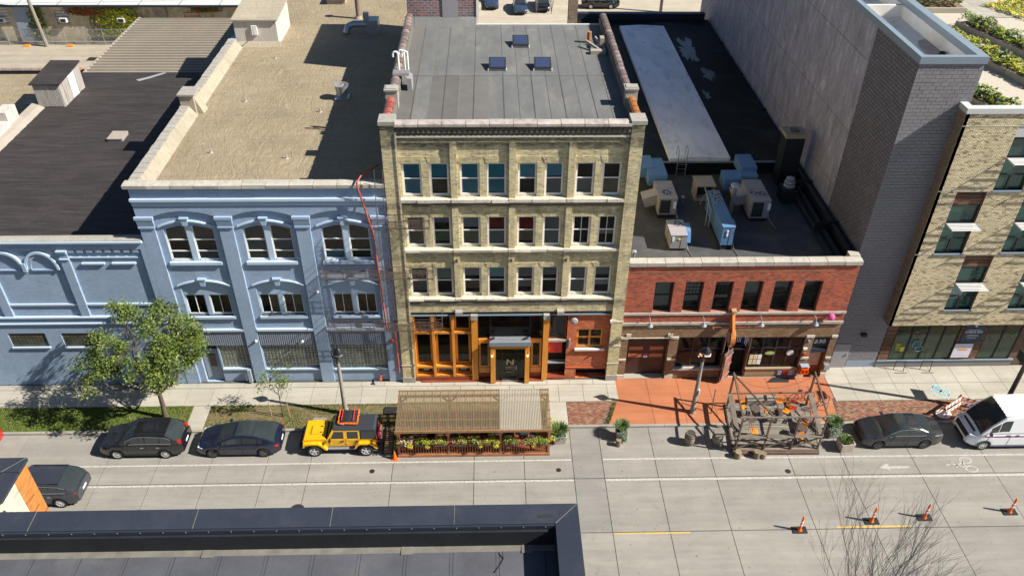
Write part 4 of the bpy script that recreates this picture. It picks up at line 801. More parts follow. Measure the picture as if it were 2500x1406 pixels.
MB().prism([(-27.6, 22.3), (-26.9, 22.9), (-26.0, 23.9), (-26.3, 23.95), (-27.3, 23.0), (-27.9, 22.6)], 'z', 10.235, 10.242).build('roof_patch', 'unit_grey', L)
b = MB(); b.prism([(-33.5, 10.2), (-32.6, 10.22), (-33.0, 10.42), (-33.5, 10.5)], 'y', .5, 18); b.build('roof_edge', 'unit_tan', L)
b = MB(); b.box(-34.2, -33.4, 14.2, 15.6, 10.1, 11.4); b.box(-34.0, -33.3, 11.0, 14.2, 10.1, 10.8); b.build('parapet_block', 'stucco_pale', L)
t = thing('roof_hatch', 'low double-lid roof hatch in the middle of the black roof', 'hatch', (-25.8, 12.8, 10.2)); MB().box(-26.25, -25.28, 12.3, 13.4, 10.2, 10.38).build('kerb', 'unit_grey', t)
for k in (0, 1): MB().box(-26.28+k*.51, -25.79+k*.51, 12.26, 13.44, 10.38, 10.44).build('lid', 'unit_tan', t)
t = thing('vent_shed', 'rusty corrugated metal roof shed with dark lid on the black roof', 'shed', (-32, 19, 10.2))
b = MB(); X0, X1, Y0, Y1 = -33.0, -31.2, 17.7, 21.2; n = 16
b.box(X0, X1, Y0, Y1, 10.2, 11.9); b.build('frame', 'corrugated', t)
b = MB()
for k in range(20): x = X0+(X1-X0)*k/20; b.prism([(x, Y0-.02), (x+.045, Y0-.05), (x+.09, Y0-.02)], 'z', 10.3, 11.85)
b.build('corrugated_front', 'corrugated', t)
for k in range(7):
    y = Y0+(Y1-Y0)*k/7; MB().box(X1, X1+.03+.02*(k % 2), y+.01, y+.49, 10.22+random.uniform(0, .12), 11.86).build('panel', 'white_paint' if k in (3, 4) else 'corrugated', t)
MB().prism([(Y0-.15, 11.9), (Y1+.15, 12.15), (Y1+.15, 12.25), (Y0-.15, 12.0)], 'x', X0-.15, X1+.15).build('lid', 'black_roof', t)
# ribbed metal canopy roof behind the black roof
t = thing('metal_shed_roof', 'wide ribbed tan metal roof behind the black roof', 'metal roof', (-27, 30, 0)); rb = MB().box(-32.5, -19.95, 24.2, 37.2, 9.7, 10.02).build('roof_sheet', 'rib_metal', t)
n = 22
for k in range(n):
    y = 24.25+k*.592; MB().prism([(y, 10.02), (y+.03, 10.14), (y+.13, 10.14), (y+.16, 10.02)], 'x', -32.52, -19.95).build('rib', 'rib_metal', t)
MB().prism([(-32.66, 9.6), (-32.5, 9.6), (-32.5, 10.1), (-32.66, 10.1)], 'y', 24.2, 37.2).build('gutter', 'unit_tan', t); MB().box(-32.5, -19.9, 24.3, 24.6, 0, 9.7).build('wall', BK, t); MB().box(-32.4, -32.2, 24.6, 37, 0, 9.6).build('wall', 'stucco_pale', t)
# tan roof at the far left
t = thing('tan_roof_building', 'low building at the far left with patched tan roof and tile-capped rear parapet', 'building', (-38, 15, 0)); MB().box(-52, -33.45, .6, 26.0, 0, 9.3).build('roof', 'tan_roof', t); MB().box(-52, -33.4, 26.0, 26.3, 0, 9.6).build('parapet', 'membrane_dark', t)
tm = [tile_mesh(.36, .72, m) for m in ('tile_brown', 'tile_orange')]
for k in range(18): piece('coping_tile', tm[1] if k < 4 else tm[0], (-33.6-k*.78, 26.15, 9.6), t, pi/2)
MB().box(-35.6, -34.9, 20.2, 21.0, 9.3, 9.33).build('roof_patch', 'tile_brown', t)
# ---------------------------------------------------------------- alley and ivy wall at the top left
alley = sheet('alley', -120, -19, 26.5, 58.2, -.05, 'joint')
for i in range(14):
    for j in range(4): MB().box(-90+i*5+.02, -85+i*5-.02, 42+j*4.05+.02, 46.05+j*4.05-.02, -.1, 0).build('slab', 'alley_concrete', alley)
struct(MB().box(-90, -20, 58.0, 58.2, 0, .25).build('alley_kerb', 'walk_concrete'))
M('old_wall', (.45, .38, .25), var=.3, scale=1.0, bump=.6, bscale=6, stain=(.15, .12, .11), stain_amt=.8, stain_scale=.5)
t = thing('ivy_clad_building', 'long low building with peeling pale wall, vines and window air conditioners beyond the alley', 'building', (-45, 60, 0))
b = MB(); wins = [(-58.2, -56.6, 2.1, 3.9), (-51.3, -49.7, 2.1, 3.8), (-44.7, -43.1, 2.1, 3.8), (-36.5, -34.6, 1.6, 3.6)]; wall(b, -80, -18, 0, 4.35, 58.6, wins, .15, 0); b.build('wall', 'old_wall', t)
for (a, c, d, e) in wins:
    f = MB().box(a, c, 58.72, 58.76, d, e).build('window', 'blind_brown' if a > -50 else 'blind_grey', t); bb = MB()
    for k in range(5): bb.box(a, c, 58.69, 58.72, d+(e-d)*(k+.5)/5-.02, d+(e-d)*(k+.5)/5+.02)
    bb.build('shutter_slats', 'brown_wood', f)
for x in (-57.4, -50.3, -43.7):
    f = MB().box(x-.4, x+.4, 58.1, 58.7, 2.45, 2.95).build('air_conditioner', 'white_paint', t); MB().box(x-.28, x+.28, 58.07, 58.1, 2.52, 2.88).build('grille', 'grille', f)
MB().box(-54.6, -53.2, 58.5, 58.62, 0, 2.4).build('door', 'tile_brown', t); MB().box(-55.9, -53.9, 58.45, 58.62, 0, 4.3).build('pilaster', 'blue_grey', t)
MB().box(-38.9, -38.4, 58.3, 58.6, 0, 4.2).build('duct', 'parapet_tan', t)
MB().prism([(58.0, 4.35), (75, 5.6), (75, 5.7), (58.0, 4.5)], 'x', -80, -18).build('roof', 'white_coping', t)
b = MB()
for k in range(14): x = -78+k*4.6; b.prism([(58.0, 4.5), (75, 5.7), (75, 5.76), (58.0, 4.56)], 'x', x, x+.08)
b.build('roof_seam', 'coping_grey', t); MB().box(-80, -18, 57.92, 58.02, 4.28, 4.52).build('gutter', 'metal_dark', t)
def vine(name, lab, cx, z0, z1, w, n, mats, wts):
    q = MB(); 
    for i in range(n):
        u = random.random(); z = z0+(z1-z0)*u; x = cx+random.gauss(0, w*(.35+.4*MN.noise(Vector((z*1.3, cx, 0))))); y = 58.5-abs(random.gauss(0, .12)); s = random.uniform(.06, .13)
        if not z0-.2 < z < z1+.2 or abs(x-cx) > w*1.2: continue
        a = random.uniform(0, pi); q.add([(x-s*cos(a), y, z-s*sin(a)), (x+s*sin(a), y-.04, z-s*cos(a)), (x+s*cos(a), y-.08, z+s*sin(a)), (x-s*sin(a), y-.02, z+s*cos(a))], [(0, 1, 2, 3)], random.choices(range(len(mats)), wts)[0])
    v = thing(name, lab, 'vine', (cx, 58.5, 0)); q.build('foliage', mats, v)['kind'] = 'stuff'; s = MB()
    for k in range(7):
        pts = [(cx+random.uniform(-.2, .2), 58.55, 0)]
        for j in range(6): pts.append((pts[-1][0]+random.uniform(-.3, .3)*w*.6, 58.5, min(pts[-1][2]+.75, 4.3)))
        s.tube(pts, .03, 4, 0, .01)
    s.build('stem', 'bark', v)
vine('wall_vine', 'big yellow-green vine on the pale wall left of the ribbed metal roof', -44.0, .8, 4.0, 3.0, 4200, ['leaf_yellow', 'leaf_green', 'leaf_lime'], (5, 3, 3))
vine('wall_vine', 'red vine along the eaves above the yellow-green vine', -47.3, 3.2, 4.4, 2.6, 1500, ['leaf_red', 'leaf_green', 'leaf_dark'], (5, 2, 1)); vine('wall_vine', 'thin dark green vine behind the utility pole', -53.4, .6, 4.3, .9, 900, ['leaf_green', 'leaf_dark', 'leaf_yellow'], (4, 3, 1))
vine('wall_vine', 'dark leaves under the eaves at the right end of the pale wall', -33.8, 3.6, 4.3, 2.2, 700, ['leaf_dark', 'leaf_red', 'leaf_green'], (4, 2, 2))
t = thing('chain_link_fence', 'chain-link fence with galvanised rails in front of the pale vine wall', 'fence', (-45, 57.7, 0)); b = MB()
for z in (1.05, 1.85): b.tube([(-80, 57.6, z), (-31, 57.6, z)], .03, 5)
b.build('rail', 'galv', t)
for k in range(22): MB().tube([(-79+k*2.2, 57.6, 0), (-79+k*2.2, 57.6, 1.9)], .035, 5).build('post', 'galv', t)
b = MB()
for k in range(230):
    x = -79+k*.21
    for s in (-1, 1): b.beam((x, 57.6, .05), (x+s*1.7, 57.6, 1.82), .009, .009)
b.build('mesh', 'galv', t)['kind'] = 'stuff'
for i, x in enumerate((-54.9, -49.9, -44.3)):
    t = thing('barrier_foot', ['orange barrier foot nearest the utility pole on the alley', 'orange barrier foot on the alley edge between the other two', 'orange barrier foot beside the ribbed metal roof'][i], 'barrier foot', (x, 57.4, 0), 0, 'orange barrier feet along the alley fence'); b = MB(); b.box(x-.38, x+.38, 57.0, 57.4, 0, .14); b.box(x-.15, x+.15, 57.1, 57.3, .14, .22); b.build('block', 'orange_chair', t)
t = thing('utility_pole', 'leaning wooden utility pole by the alley fence', 'utility pole', (-52.6, 57.2, 0)); MB().tube([(-52.6, 57.2, 0), (-53.3, 57.2, 10.5)], .22, 8, 0, .15).build('pole', 'grey_wood', t); MB().beam((-54.4, 57.2, 9.2), (-52.0, 57.2, 9.2), .1, .14).build('crossarm', 'grey_wood', t)
b = MB()
for (x, z) in ((-54.2, 9.3), (-52.2, 9.3)): b.tube([(x, 57.2, z)]+[(x+30*u, 57.2+2*u, z-1.4*sin(pi*u)) for u in rng(.1, 1, 9)], .02, 3); b.tube([(x, 57.2, z)]+[(x-30*u, 57.2+1*u, z-1.4*sin(pi*u)) for u in rng(.1, 1, 9)], .02, 3)
b.build('cable', 'rubber_black', t)
t = thing('drain_grate', 'dark drain grate set in the alley slabs', 'drain grate', (-45.8, 53.2, 0)); MB().box(-46.4, -45.2, 52.7, 53.7, 0, .02).build('grate', 'iron', t)

# ================================================================ red brick tavern
R_ = thing('red_brick_tavern', 'low red brick tavern with six black-framed windows and dark flat roof', 'building', (13.2, 0, 0)); RBK, BBK = 'red_brick', 'brown_brick'
wx = [(8.33, 9.40), (10.07, 11.11), (11.79, 12.83), (13.50, 14.55), (15.22, 16.28), (16.95, 18.0)]
b = MB(); wall(b, 6.67, 19.84, 4.5, 8.6, .0, [(a, c, 5.24, 7.46, .34) for a, c in wx]); b.build('wall', RBK, R_)
holes = [(7.15, 9.65, -.01, 3.22, .5), (10.2, 13.05, .86, 3.30, .14), (13.1, 13.68, -.01, 3.3, .1), (13.68, 14.62, -.01, 3.28, .35), (14.64, 17.92, .05, 3.26, .16), (18.45, 19.46, -.01, 3.24, .4)]
b = MB(); wall(b, 6.67, 19.84, 0, 4.32, .02, holes); b.build('lower_wall', BBK, R_)
b = MB(); b.box(6.67, 19.86, -.08, .1, 4.32, 4.50); b.box(6.67, 19.86, -.07, .1, 5.08, 5.23); b.build('stone_belt', 'stone_light', R_)
b = MB(); b.box(7.3, 19.2, -.03, .02, 4.12, 4.18); b.box(6.9, 18.4, -.012, .0, 8.12, 8.17); b.build('soldier_course', BBK, R_)
coping(R_, rng(6.68, 19.9, 13), -.10, .42, 8.6, 8.86, 'stone_light'); MB().box(19.3, 19.9, .42, .9, 8.5, 8.9).build('coping_return', 'stone_light', R_)
gr = [None, [(6.35, 7.38, 4, 4)], [(6.35, 7.38, 4, 4)], None, None, None]
bl = [((BG, 1), (BG, .8)), ((BW, .95), (BG, .5)), ((BW, .4), (BG, .3)), ((BG, 1), None), ((BG, .6), None), ((BW, 1), (BG, .3))]
for i, (a, c) in enumerate(wx): sash(R_, a+.02, c-.02, 5.26, 7.44, .24, bl[i][0], bl[i][1], 'frame_black', .09, 'win_glass', .5, grid=gr[i])
for (x0, x1) in ((6.69, 7.13), (9.67, 10.18), (17.94, 18.43), (19.48, 19.83)):
    for (z0, z1) in ((3.22, 3.38), (1.5, 1.64), (0, .32)): MB().box(x0, x1, -.04, .02, z0, z1).build('band_stone', 'sill_stone', R_)
b = MB(); b.box(7.0, 7.28, -.04, .02, 3.42, 3.62); b.box(9.5, 9.78, -.04, .02, 3.42, 3.62); b.box(7.13, 9.67, -.02, .02, 3.26, 3.31); b.build('label_stone', 'sill_stone', R_)
g = MB().box(7.17, 9.63, .42, .48, 0, 3.2).build('garage_door', 'garage', R_)
for (x0, x1) in ((7.34, 8.2), (8.62, 9.46)):
    for z in (2.0, 1.42): MB().box(x0, x1, .40, .42, z, z+.28).build('pane', 'warm_pane', g) if 'warm_pane' in MATS else None
M('warm_pane', (.42, .16, .08), rough=.3, bump=0, var=.1)
for (x0, x1) in ((7.34, 8.2), (8.62, 9.46)):
    for z in (2.0, 1.42): MB().box(x0, x1, .40, .42, z, z+.28).build('pane', 'warm_pane', g)
MB().box(8.28, 8.54, .40, .42, 1.38, 1.68).build('notice', 'label_white', g); MB().box(8.28, 8.54, .39, .40, 1.55, 1.68).build('notice_head', 'pink_fabric', g)
def shop(x0, x1, z0, z1, nx, zt, room):
    f = fixed(R_, x0, x1, z0, z1, .12, 'frame_dark', .08, 'shop_glass', nx, [zt], room, .55, mw=.09); return f
f1 = shop(10.22, 13.03, .90, 3.28, 3, 2.30, 'shop_left'if 0 else 'warm_interior'); f2 = shop(14.68, 17.90, .76, 3.24, 4, 2.30, 'warm_interior')
MB().box(10.1, 13.1, -.12, .1, .74, .88).build('sill', 'stone_light', f1); MB().box(14.66, 17.92, -.04, .1, .66, .76).build('sill', 'light_wood', f2)
M('drape_stripe', (.4, .3, .2)); 
for i, (x0, x1, m) in enumerate(((10.32, 10.55, 'petal_pink'), (10.58, 10.8, 'red_wood'), (10.84, 10.98, 'leaf_yellow'), (11.0, 11.12, 'orange_chair'))): MB().box(x0, x1, .3, .32, .95, 2.2).build('drape', m, f1)
for i in range(44):     # hanging tags behind the transoms
    x = 13.75+i*.095; MB().box(x, x+random.uniform(.03, .06), .24, .25, 2.38+random.uniform(0, .35), 3.2).build('hanging_strip', random.choice(['blind_grey', 'blue_grey', 'blind_white', 'blind_teal', 'usps_blue'] if i < 34 else ['stripe_red', 'blind_white', 'petal_pink']), f2)
b = MB(); b.box(11.6, 12.35, .095, .105, 1.68, 1.92); MB().box(11.66, 12.3, .08, .095, 1.73, 1.87).build('neon_sign', 'neon_orange', f1); q = MB()
for (p, r, s, u) in ((11.6, 12.36, 1.68, 1.70), (11.6, 12.36, 1.90, 1.92), (11.6, 11.62, 1.7, 1.9), (12.34, 12.36, 1.7, 1.9)): q.box(p, r, .08, .095, s, u)
q.build('sign_border', 'neon_white', f1)
for x, m in ((11.25, 'neon_orange'), (11.72, 'neon_teal'), (12.42, 'neon_orange'), (12.85, 'neon_blue')): MB().lathe([(.02, .98), (.05 if m != 'neon_blue' else .09, 1.03), (.02, 1.1 if m != 'neon_blue' else 1.2)], x, .3, 8).build('string_light', m, f1)
for k in range(3):
    for j in range(2): MB().box(14.8+k*.26, 15.03+k*.26, .10, .112, 1.0+j*.42, 1.36+j*.42).build('menu_sheet', 'blind_cream' if k < 2 else 'label_white', f2)
s = MB(); s.prism([(16.0+.32*cos(a), 1.9+.15*sin(a)) for a in rng(0, 2*pi, 20)[:-1]], 'y', .10, .112); s.build('oval_sign', 'leaf_lime', f2); text('lettering', 'OPEN', 'label_white', (16.0, .095, 1.84), .12, f2, w=.42, depth=.004)
s = MB(); s.prism([(17.25+.22*cos(a), 1.92+.22*sin(a)) for a in rng(0, 2*pi, 20)[:-1]], 'y', .10, .112); s.build('round_sign', 'blind_white', f2)
pn = MB(); 
for k in range(30): x = 14.7+k*.106; pn.box(x, x+.09, .02, .1, .12, .62)
pn.build('corrugated_panel', 'light_wood', R_)['kind'] = 'stuff'; MB().box(14.66, 17.92, -.02, .08, .62, .66).build('rail', 'light_wood', R_)
for x in (16.75, 17.42):
    f = MB().box(x, x+.25, -.02, .0, .15, .66).build('striped_plaque', 'label_white', R_)
    for k in range(4): MB().box(x, x+.25, -.03, -.02, .18+k*.12, .23+k*.12).build('stripe', 'usps_blue', f)
MB().box(17.06, 17.36, -.03, .0, .2, .66).build('red_plaque', 'stripe_red', R_)
MB().box(13.70, 14.60, .6, .64, 0, 2.22).build('doorway', 'dark_void', R_); MB().box(13.68, 14.62, .1, .18, 2.2, 2.27).build('transom_bar', 'frame_dark', R_)
dl = MB().prism([(13.66, .02), (12.98, -.60), (12.94, -.55), (13.62, .08)], 'z', .12, 2.4).build('open_door', 'brown_wood', R_)
def dpt(u, z, o): x = 13.66+(12.98-13.66)*u; y = .02+(-.62)*u; return (x+.03*o-.012, y-.03*o-.03, z)
b = MB(); b.add([dpt(.12, .3, 1), dpt(.88, .3, 1), dpt(.88, 1.25, 1), dpt(.12, 1.25, 1)], [(0, 1, 2, 3)]); b.add([dpt(.12, 1.35, 1), dpt(.88, 1.35, 1), dpt(.88, 2.2, 1), dpt(.12, 2.2, 1)], [(0, 1, 2, 3)]); b.build('copper_panel', 'copper', dl)
for z in (.35, 1.15, 1.95): MB().beam(dpt(.05, z+.25, 1.5), dpt(.95, z, 1.5), .03, .06).build('bar', 'galv', dl)
d2 = MB().box(18.5, 19.42, .34, .40, 0, 1.95).build('entrance_door', 'red_wood', R_); MB().box(18.62, 19.3, .32, .34, .7, 1.85).build('pane', 'blind_brown', d2); MB().box(18.46, 19.44, .2, .4, 2.27, 3.22).build('number_panel', 'metal_dark', R_); MB().box(18.46, 19.44, .05, .38, 1.97, 2.24).build('door_canopy', 'metal_dark', R_)
text('lettering', '530', 'reflect_white', (18.95, .18, 2.62), .28, R_, w=.66, depth=.02)
for i, x in enumerate((8.18, 11.33, 14.73, 17.94)):
    f = MB().tube([(x, -.0, 5.0), (x, -.3, 5.12), (x, -.55, 5.05), (x, -.6, 4.9)], .025, 6).build('gooseneck_lamp', 'galv', R_); MB().lathe([(.04, 4.95), (.09, 4.86), (.19, 4.72), (.18, 4.71)], x, -.6, 12).build('shade', 'galv', f)
q = MB(); q.lathe([(.02+.21*sin(a), .16-.21*cos(a)-.42) for a in rng(.05, pi-.05, 8)], 18.92, 5.0, 16, ax='y'); q.build('ball_sign', 'pink_ball' if 'pink_ball' in MATS else 'petal_pink', R_, True)
MB().obox((18.1, -.06, 1.9), .09, .07, .12).build('red_lamp', 'red_pipe', R_); MB().obox((18.05, -.04, 2.35), .12, .03, .08).build('plate', 'label_white', R_); MB().obox((18.12, -.1, 2.95), .06, .1, .1).build('wall_lamp', 'galv', R_); MB().obox((19.65, -.12, .95), .17, .14, .18).build('meter', 'galv', R_)
b = MB(); b.tube([(12.0, -.35, 4.38), (15.2, -.35, 4.38)], .018, 5); b.lathe([(.04, 4.2), (.08, 4.3), (.04, 4.4)], 12.0, -.35, 8); b.build('string_bar', 'copper', R_)
# blade sign
sg = thing('blade_sign', 'orange timber blade sign with round beer-barrel medallion over the tavern door', 'sign', (13.15, -.1, 3)); b = MB(); b.prism([(0, 4.45), (0, 5.35), (-.14, 5.42), (-.95, 4.2), (-.6, 4.0)], 'x', 13.04, 13.20); b.build('arm', 'sign_orange', sg); MB().box(12.98, 13.26, -.3, .02, 5.38, 5.5).build('cap', 'light_wood', sg)
b = MB(); C_ = [(-.62+.42*cos(a), 3.82+.58*sin(a)) for a in rng(0, 2*pi, 22)[:-1]]; b.prism(C_, 'x', 12.98, 13.26); b.build('barrel', 'sign_orange', sg); b = MB(); b.prism([(-.62+.30*cos(a), 3.82+.44*sin(a)) for a in rng(0, 2*pi, 20)[:-1]], 'x', 12.955, 12.98); b.build('medallion', 'medal', sg) if 'medal' in MATS else None
M('medal', (.32, .22, .26), rough=.4, var=.35, scale=9); b.build('medallion', 'medal', sg); b = MB(); b.tube([(12.97, -.62+.34*cos(a), 3.82+.50*sin(a)) for a in rng(0, 2*pi, 20)], .03, 5); b.tube([(13.27, -.62+.34*cos(a), 3.82+.50*sin(a)) for a in rng(0, 2*pi, 20)], .03, 5); b.build('rim', 'iron', sg)
b = MB(); b.lathe([(.04, 3.05), (.12, 3.12), (.10, 3.25), (.05, 3.3)], 13.12, -.6, 10); b.build('bell', 'light_wood', sg); MB().tube([(13.12, -.6, 3.1), (13.14, -.62, 1.4), (13.1, -.6, .6)], .014, 5).build('rope', 'white_paint', sg)
t = thing('orange_crate', 'orange plastic crate hanging by the tavern entrance door', 'crate', (18.25, -.2, .6)); b = MB()
for (p, r, s, u, v, w) in ((18.0, 18.5, -.42, -.38, .55, .62), (18.0, 18.5, -.42, -.38, .9, .98), (18.0, 18.05, -.42, -.02, .55, .98), (18.45, 18.5, -.42, -.02, .55, .98), (18.0, 18.5, -.06, -.02, .55, .98), (18.0, 18.5, -.42, -.02, .55, .58), (18.22, 18.28, -.42, -.38, .62, .9)): b.box(p, r, s, u, v, w)
b.build('body', 'orange_plastic', t); MB().box(17.98, 18.5, -.4, -.05, 1.12, 1.16).build('lid', 'blue_grey', t)
t = thing('door_mat', 'dark mat on the orange pavement before the tavern', 'mat', (16.9, -.35, 0)); MB().prism([(16.0, -.50), (17.4, -.50), (17.5, -.12), (16.5, -.05)], 'z', .0, .02).build('mat', 'rubber_black', t)
# tavern body and roofs
b = MB(); b.box(6.68, 6.9, .42, 40, 0, 8.3); b.box(19.5, 19.9, .42, 40.6, 0, 8.75); b.build('side_wall', 'membrane_dark', R_)
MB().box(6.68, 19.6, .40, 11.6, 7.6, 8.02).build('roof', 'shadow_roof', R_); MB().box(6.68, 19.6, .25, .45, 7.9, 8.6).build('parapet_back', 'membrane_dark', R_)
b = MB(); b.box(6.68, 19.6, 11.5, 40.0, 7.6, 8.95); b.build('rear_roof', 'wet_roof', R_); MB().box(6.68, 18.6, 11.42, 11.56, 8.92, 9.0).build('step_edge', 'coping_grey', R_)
b = MB(); b.box(6.7, 19.4, 39.7, 40.3, 8.9, 9.6); b.build('rear_parapet', 'metal_dark', R_)
b = MB(); b.box(18.55, 18.75, .9, 40, 8.0, 8.32); b.box(18.95, 19.1, .9, 40, 8.3, 8.5); b.box(19.4, 19.6, .9, 40, 8.75, 8.85); b.build('side_parapet', 'metal_dark', R_)
b = MB()
for y in (4, 9, 14, 20, 27, 34): b.box(18.5, 19.9, y, y+.1, 8.3, 8.9)
b.build('parapet_joint', 'membrane_dark', R_)
MB().prism([(11.0, 9.2), (12.9, 9.3), (15.1, 9.2), (15.1, 8.95), (11.0, 8.95)], 'y', 11.6, 37.5).build('roof_monitor', 'grey_strip', R_)
M('puddle', (.11, .135, .15), rough=.3, var=.4, scale=.8)
b = MB()
for (x, y, rx, ry_, sd) in ((16.4, 32.0, .95, 3.6, 1), (16.9, 26.6, .7, 1.5, 5), (15.9, 22.5, .35, .9, 8)):
    pts = []
    for k in range(48):
        a = 2*pi*k/48; q = .72+.75*MN.noise(Vector((cos(a)*1.6, sin(a)*1.6, sd)))+.45*MN.noise(Vector((cos(a)*5, sin(a)*5, sd))); pts.append((x+rx*q*cos(a), y+ry_*q*sin(a)))
    b.prism(pts, 'z', 8.952, 8.958)
b.build('puddle', 'puddle', R_)
b = MB()
for x in (11.5, 12.1): b.tube([(x, 11.35, 8.0), (x, 11.35, 9.9), (x, 11.7, 10.05), (x, 12.0, 9.9), (x, 12.0, 9.0)], .03, 5)
for k in range(5): b.tube([(11.5, 11.35, 8.2+k*.32), (12.1, 11.35, 8.2+k*.32)], .018, 4)
tag(b.build('roof_ladder', 'galv'), 'steel ladder with hooped rails between the two tavern roof levels', 'ladder')
# ---- rooftop units
def fan(b, x, y, z, r): ring(b, x, y, r*.9, r, z, z+.04, 18); 
def unit(name, lab, x0, x1, y0, y1, z0, z1, mat, fans, front='grille', grp=None):
    t = thing(name, lab, 'air conditioner', ((x0+x1)/2, (y0+y1)/2, 8.02), 0, grp); b = MB(); b.box(x0, x1, y0, y1, z0, z1); b.box(x0-.02, x1+.02, y0-.02, y1+.02, z1-.05, z1+.01); b.build('housing', mat, t)
    MB().box(x0+.05, x1-.05, y0+.05, y1-.05, 8.02, z0).build('curb', 'membrane_dark', t)
    q = MB(); q.box(x0+(x1-x0)*.62, x0+(x1-x0)*.62+.012, y0-.012, y0, z0+.05, z1-.06); q.box(x0-.012, x0, y0+(y1-y0)*.5, y0+(y1-y0)*.5+.012, z0+.05, z1-.06); q.box(x0, x1, y0+(y1-y0)*.55, y0+(y1-y0)*.55+.012, z1+.01, z1+.016); q.build('panel_seam', 'grille', t)
    q = MB(); q.tube([(x1+.05, y0+.3, z0+.3), (x1+.12, y0+.25, z0), (x1+.15, y0, 8.06), (x1+.3, y0-.9, 8.06)], .022, 5); q.build('conduit', 'galv', t)
    if front: 
        q = MB(); q.box(x0+(x1-x0)*.08, x1-(x1-x0)*.35, y0-.03, y0-.02, z0+.12, z1-.12); q.build('coil', 'grille', t)
    for (fx, fy, fr) in fans:
        q = MB(); q.lathe([(fr, z1+.01), (fr, z1+.03)], fx, fy, 20); fo = q.build('fan_opening', 'grille', t); q = MB(); ring(q, fx, fy, fr, fr+.04, z1, z1+.06, 20)
        for k in range(5): a = k*2*pi/5+.4; q.obox((fx+fr*.5*cos(a), fy+fr*.5*sin(a), z1+.05), fr*.42, fr*.12, .01, a)
        q.lathe([(.07, z1+.03), (.07, z1+.08)], fx, fy, 8); q.build('fan', 'galv', fo)
    return t
t = unit('rooftop_unit', 'grey rooftop air conditioner with one fan next to the warehouse wall', 9.30, 10.42, 5.9, 8.1, 8.3, 9.45, 'unit_grey', [(9.86, 6.6, .29)]); MB().box(10.2, 10.37, 5.85, 5.9, 8.75, 9.2).build('label_plate', 'label_white', t)
b = MB(); b.prism([(8.4, 9.0), (9.3, 9.3), (9.3, 8.6), (8.6, 8.4)], 'y', 6.6, 7.5); b.build('intake_hood', 'unit_grey', t)
b = MB(); b.box(9.0, 10.2, 8.3, 10.6, 9.0, 9.75); b.box(8.3, 9.5, 9.2, 10.9, 9.1, 9.8); b.build('duct', 'unit_blue', t)
t = unit('rooftop_unit', 'small grey one-fan condenser at the front left of the tavern roof', 9.42, 10.38, 2.3, 3.95, 8.2, 9.12, 'unit_grey', [(10.02, 3.55, .25)], None); MB().box(9.85, 10.0, 2.27, 2.3, 8.8, 8.88).build('label_plate', 'label_yellow', t); MB().box(9.5, 9.62, 2.27, 2.3, 8.7, 9.0).build('label_plate', 'label_white', t); MB().prism([(2.6, 8.4), (3.5, 8.4), (3.5, 9.2), (2.9, 9.0)], 'x', 10.38, 10.7).build('hood', 'unit_blue', t)
t = unit('rooftop_unit', 'tall blue steel condenser cabinet with two fans in the middle of the tavern roof', 12.40, 13.10, 2.4, 6.6, 8.35, 9.6, 'unit_blue', [(12.75, 6.15, .28), (12.75, 5.4, .28)], None)
for (x, z) in ((12.66, 9.3), (12.66, 9.05)): MB().box(x, x+.10, 2.36, 2.4, z-.1, z+.06).build('label_plate', 'label_white', t)
MB().box(12.85, 12.92, 2.36, 2.4, 9.0, 9.08).build('label_plate', 'stripe_red', t); b = MB()
for x in (12.4, 13.05): b.box(x, x+.06, 2.35, 2.45, 8.02, 8.35)
b.build('leg', 'iron', t); MB().box(13.15, 13.32, 3.0, 3.6, 8.8, 9.4).build('door_panel', 'unit_grey', t)
b = MB(); b.tube([(12.2, 4.6, 8.2), (12.25, 4.8, 9.3), (12.3, 6.4, 9.5), (12.1, 6.8, 8.5)], .05, 6); b.tube([(12.1, 4.9, 8.1), (12.2, 5.4, 9.6), (12.2, 6.6, 9.8)], .035, 6); b.build('pipework', 'galv', t)
t = unit('rooftop_unit', 'large grey rooftop air conditioner with two fans near the dark tower wall', 14.92, 16.10, 5.5, 8.1, 8.25, 9.5, 'unit_grey', [(15.24, 6.4, .25), (15.75, 6.3, .25)]); b = MB(); b.box(14.9, 16.0, 8.3, 9.0, 8.9, 9.7); b.box(15.1, 16.1, 9.0, 10.8, 9.2, 9.9); b.box(13.9, 15.0, 8.2, 9.4, 8.7, 9.5); b.build('duct', 'unit_blue', t); MB().prism([(14.1, 9.1), (14.92, 9.35), (14.92, 8.6), (14.3, 8.5)], 'y', 6.6, 7.8).build('intake_hood', 'unit_grey', t); MB().box(15.95, 16.12, 5.44, 5.5, 8.85, 9.3).build('label_plate', 'label_white', t)
t = thing('intake_louvre', 'beige open-fronted intake hood behind the blue condenser cabinet', 'vent hood', (12.7, 8.2, 8.02)); b = MB(); b.box(12.05, 13.2, 8.9, 9.0, 8.3, 9.2); b.box(12.05, 12.1, 7.8, 8.9, 8.3, 9.2); b.box(13.15, 13.2, 7.8, 8.9, 8.3, 9.2); b.box(12.0, 13.25, 7.7, 9.05, 9.2, 9.28); b.box(12.05, 13.2, 7.8, 9.0, 8.1, 8.3); b.build('hood', 'unit_tan', t); MB().box(12.1, 13.15, 8.3, 8.36, 8.3, 9.2).build('grille', 'grille', t)
t = thing('stack_pipe', 'tall galvanised exhaust stack with rain cap beside the blue cabinet', 'stack', (14.1, 6.6, 8.02)); MB().tube([(14.1, 6.6, 8.0), (14.1, 6.6, 9.9)], .13, 12).build('pipe', 'galv', t, True); MB().lathe([(.32, 9.95), (.30, 10.0), (.05, 10.1)], 14.1, 6.6, 14).build('cap', 'galv', t)
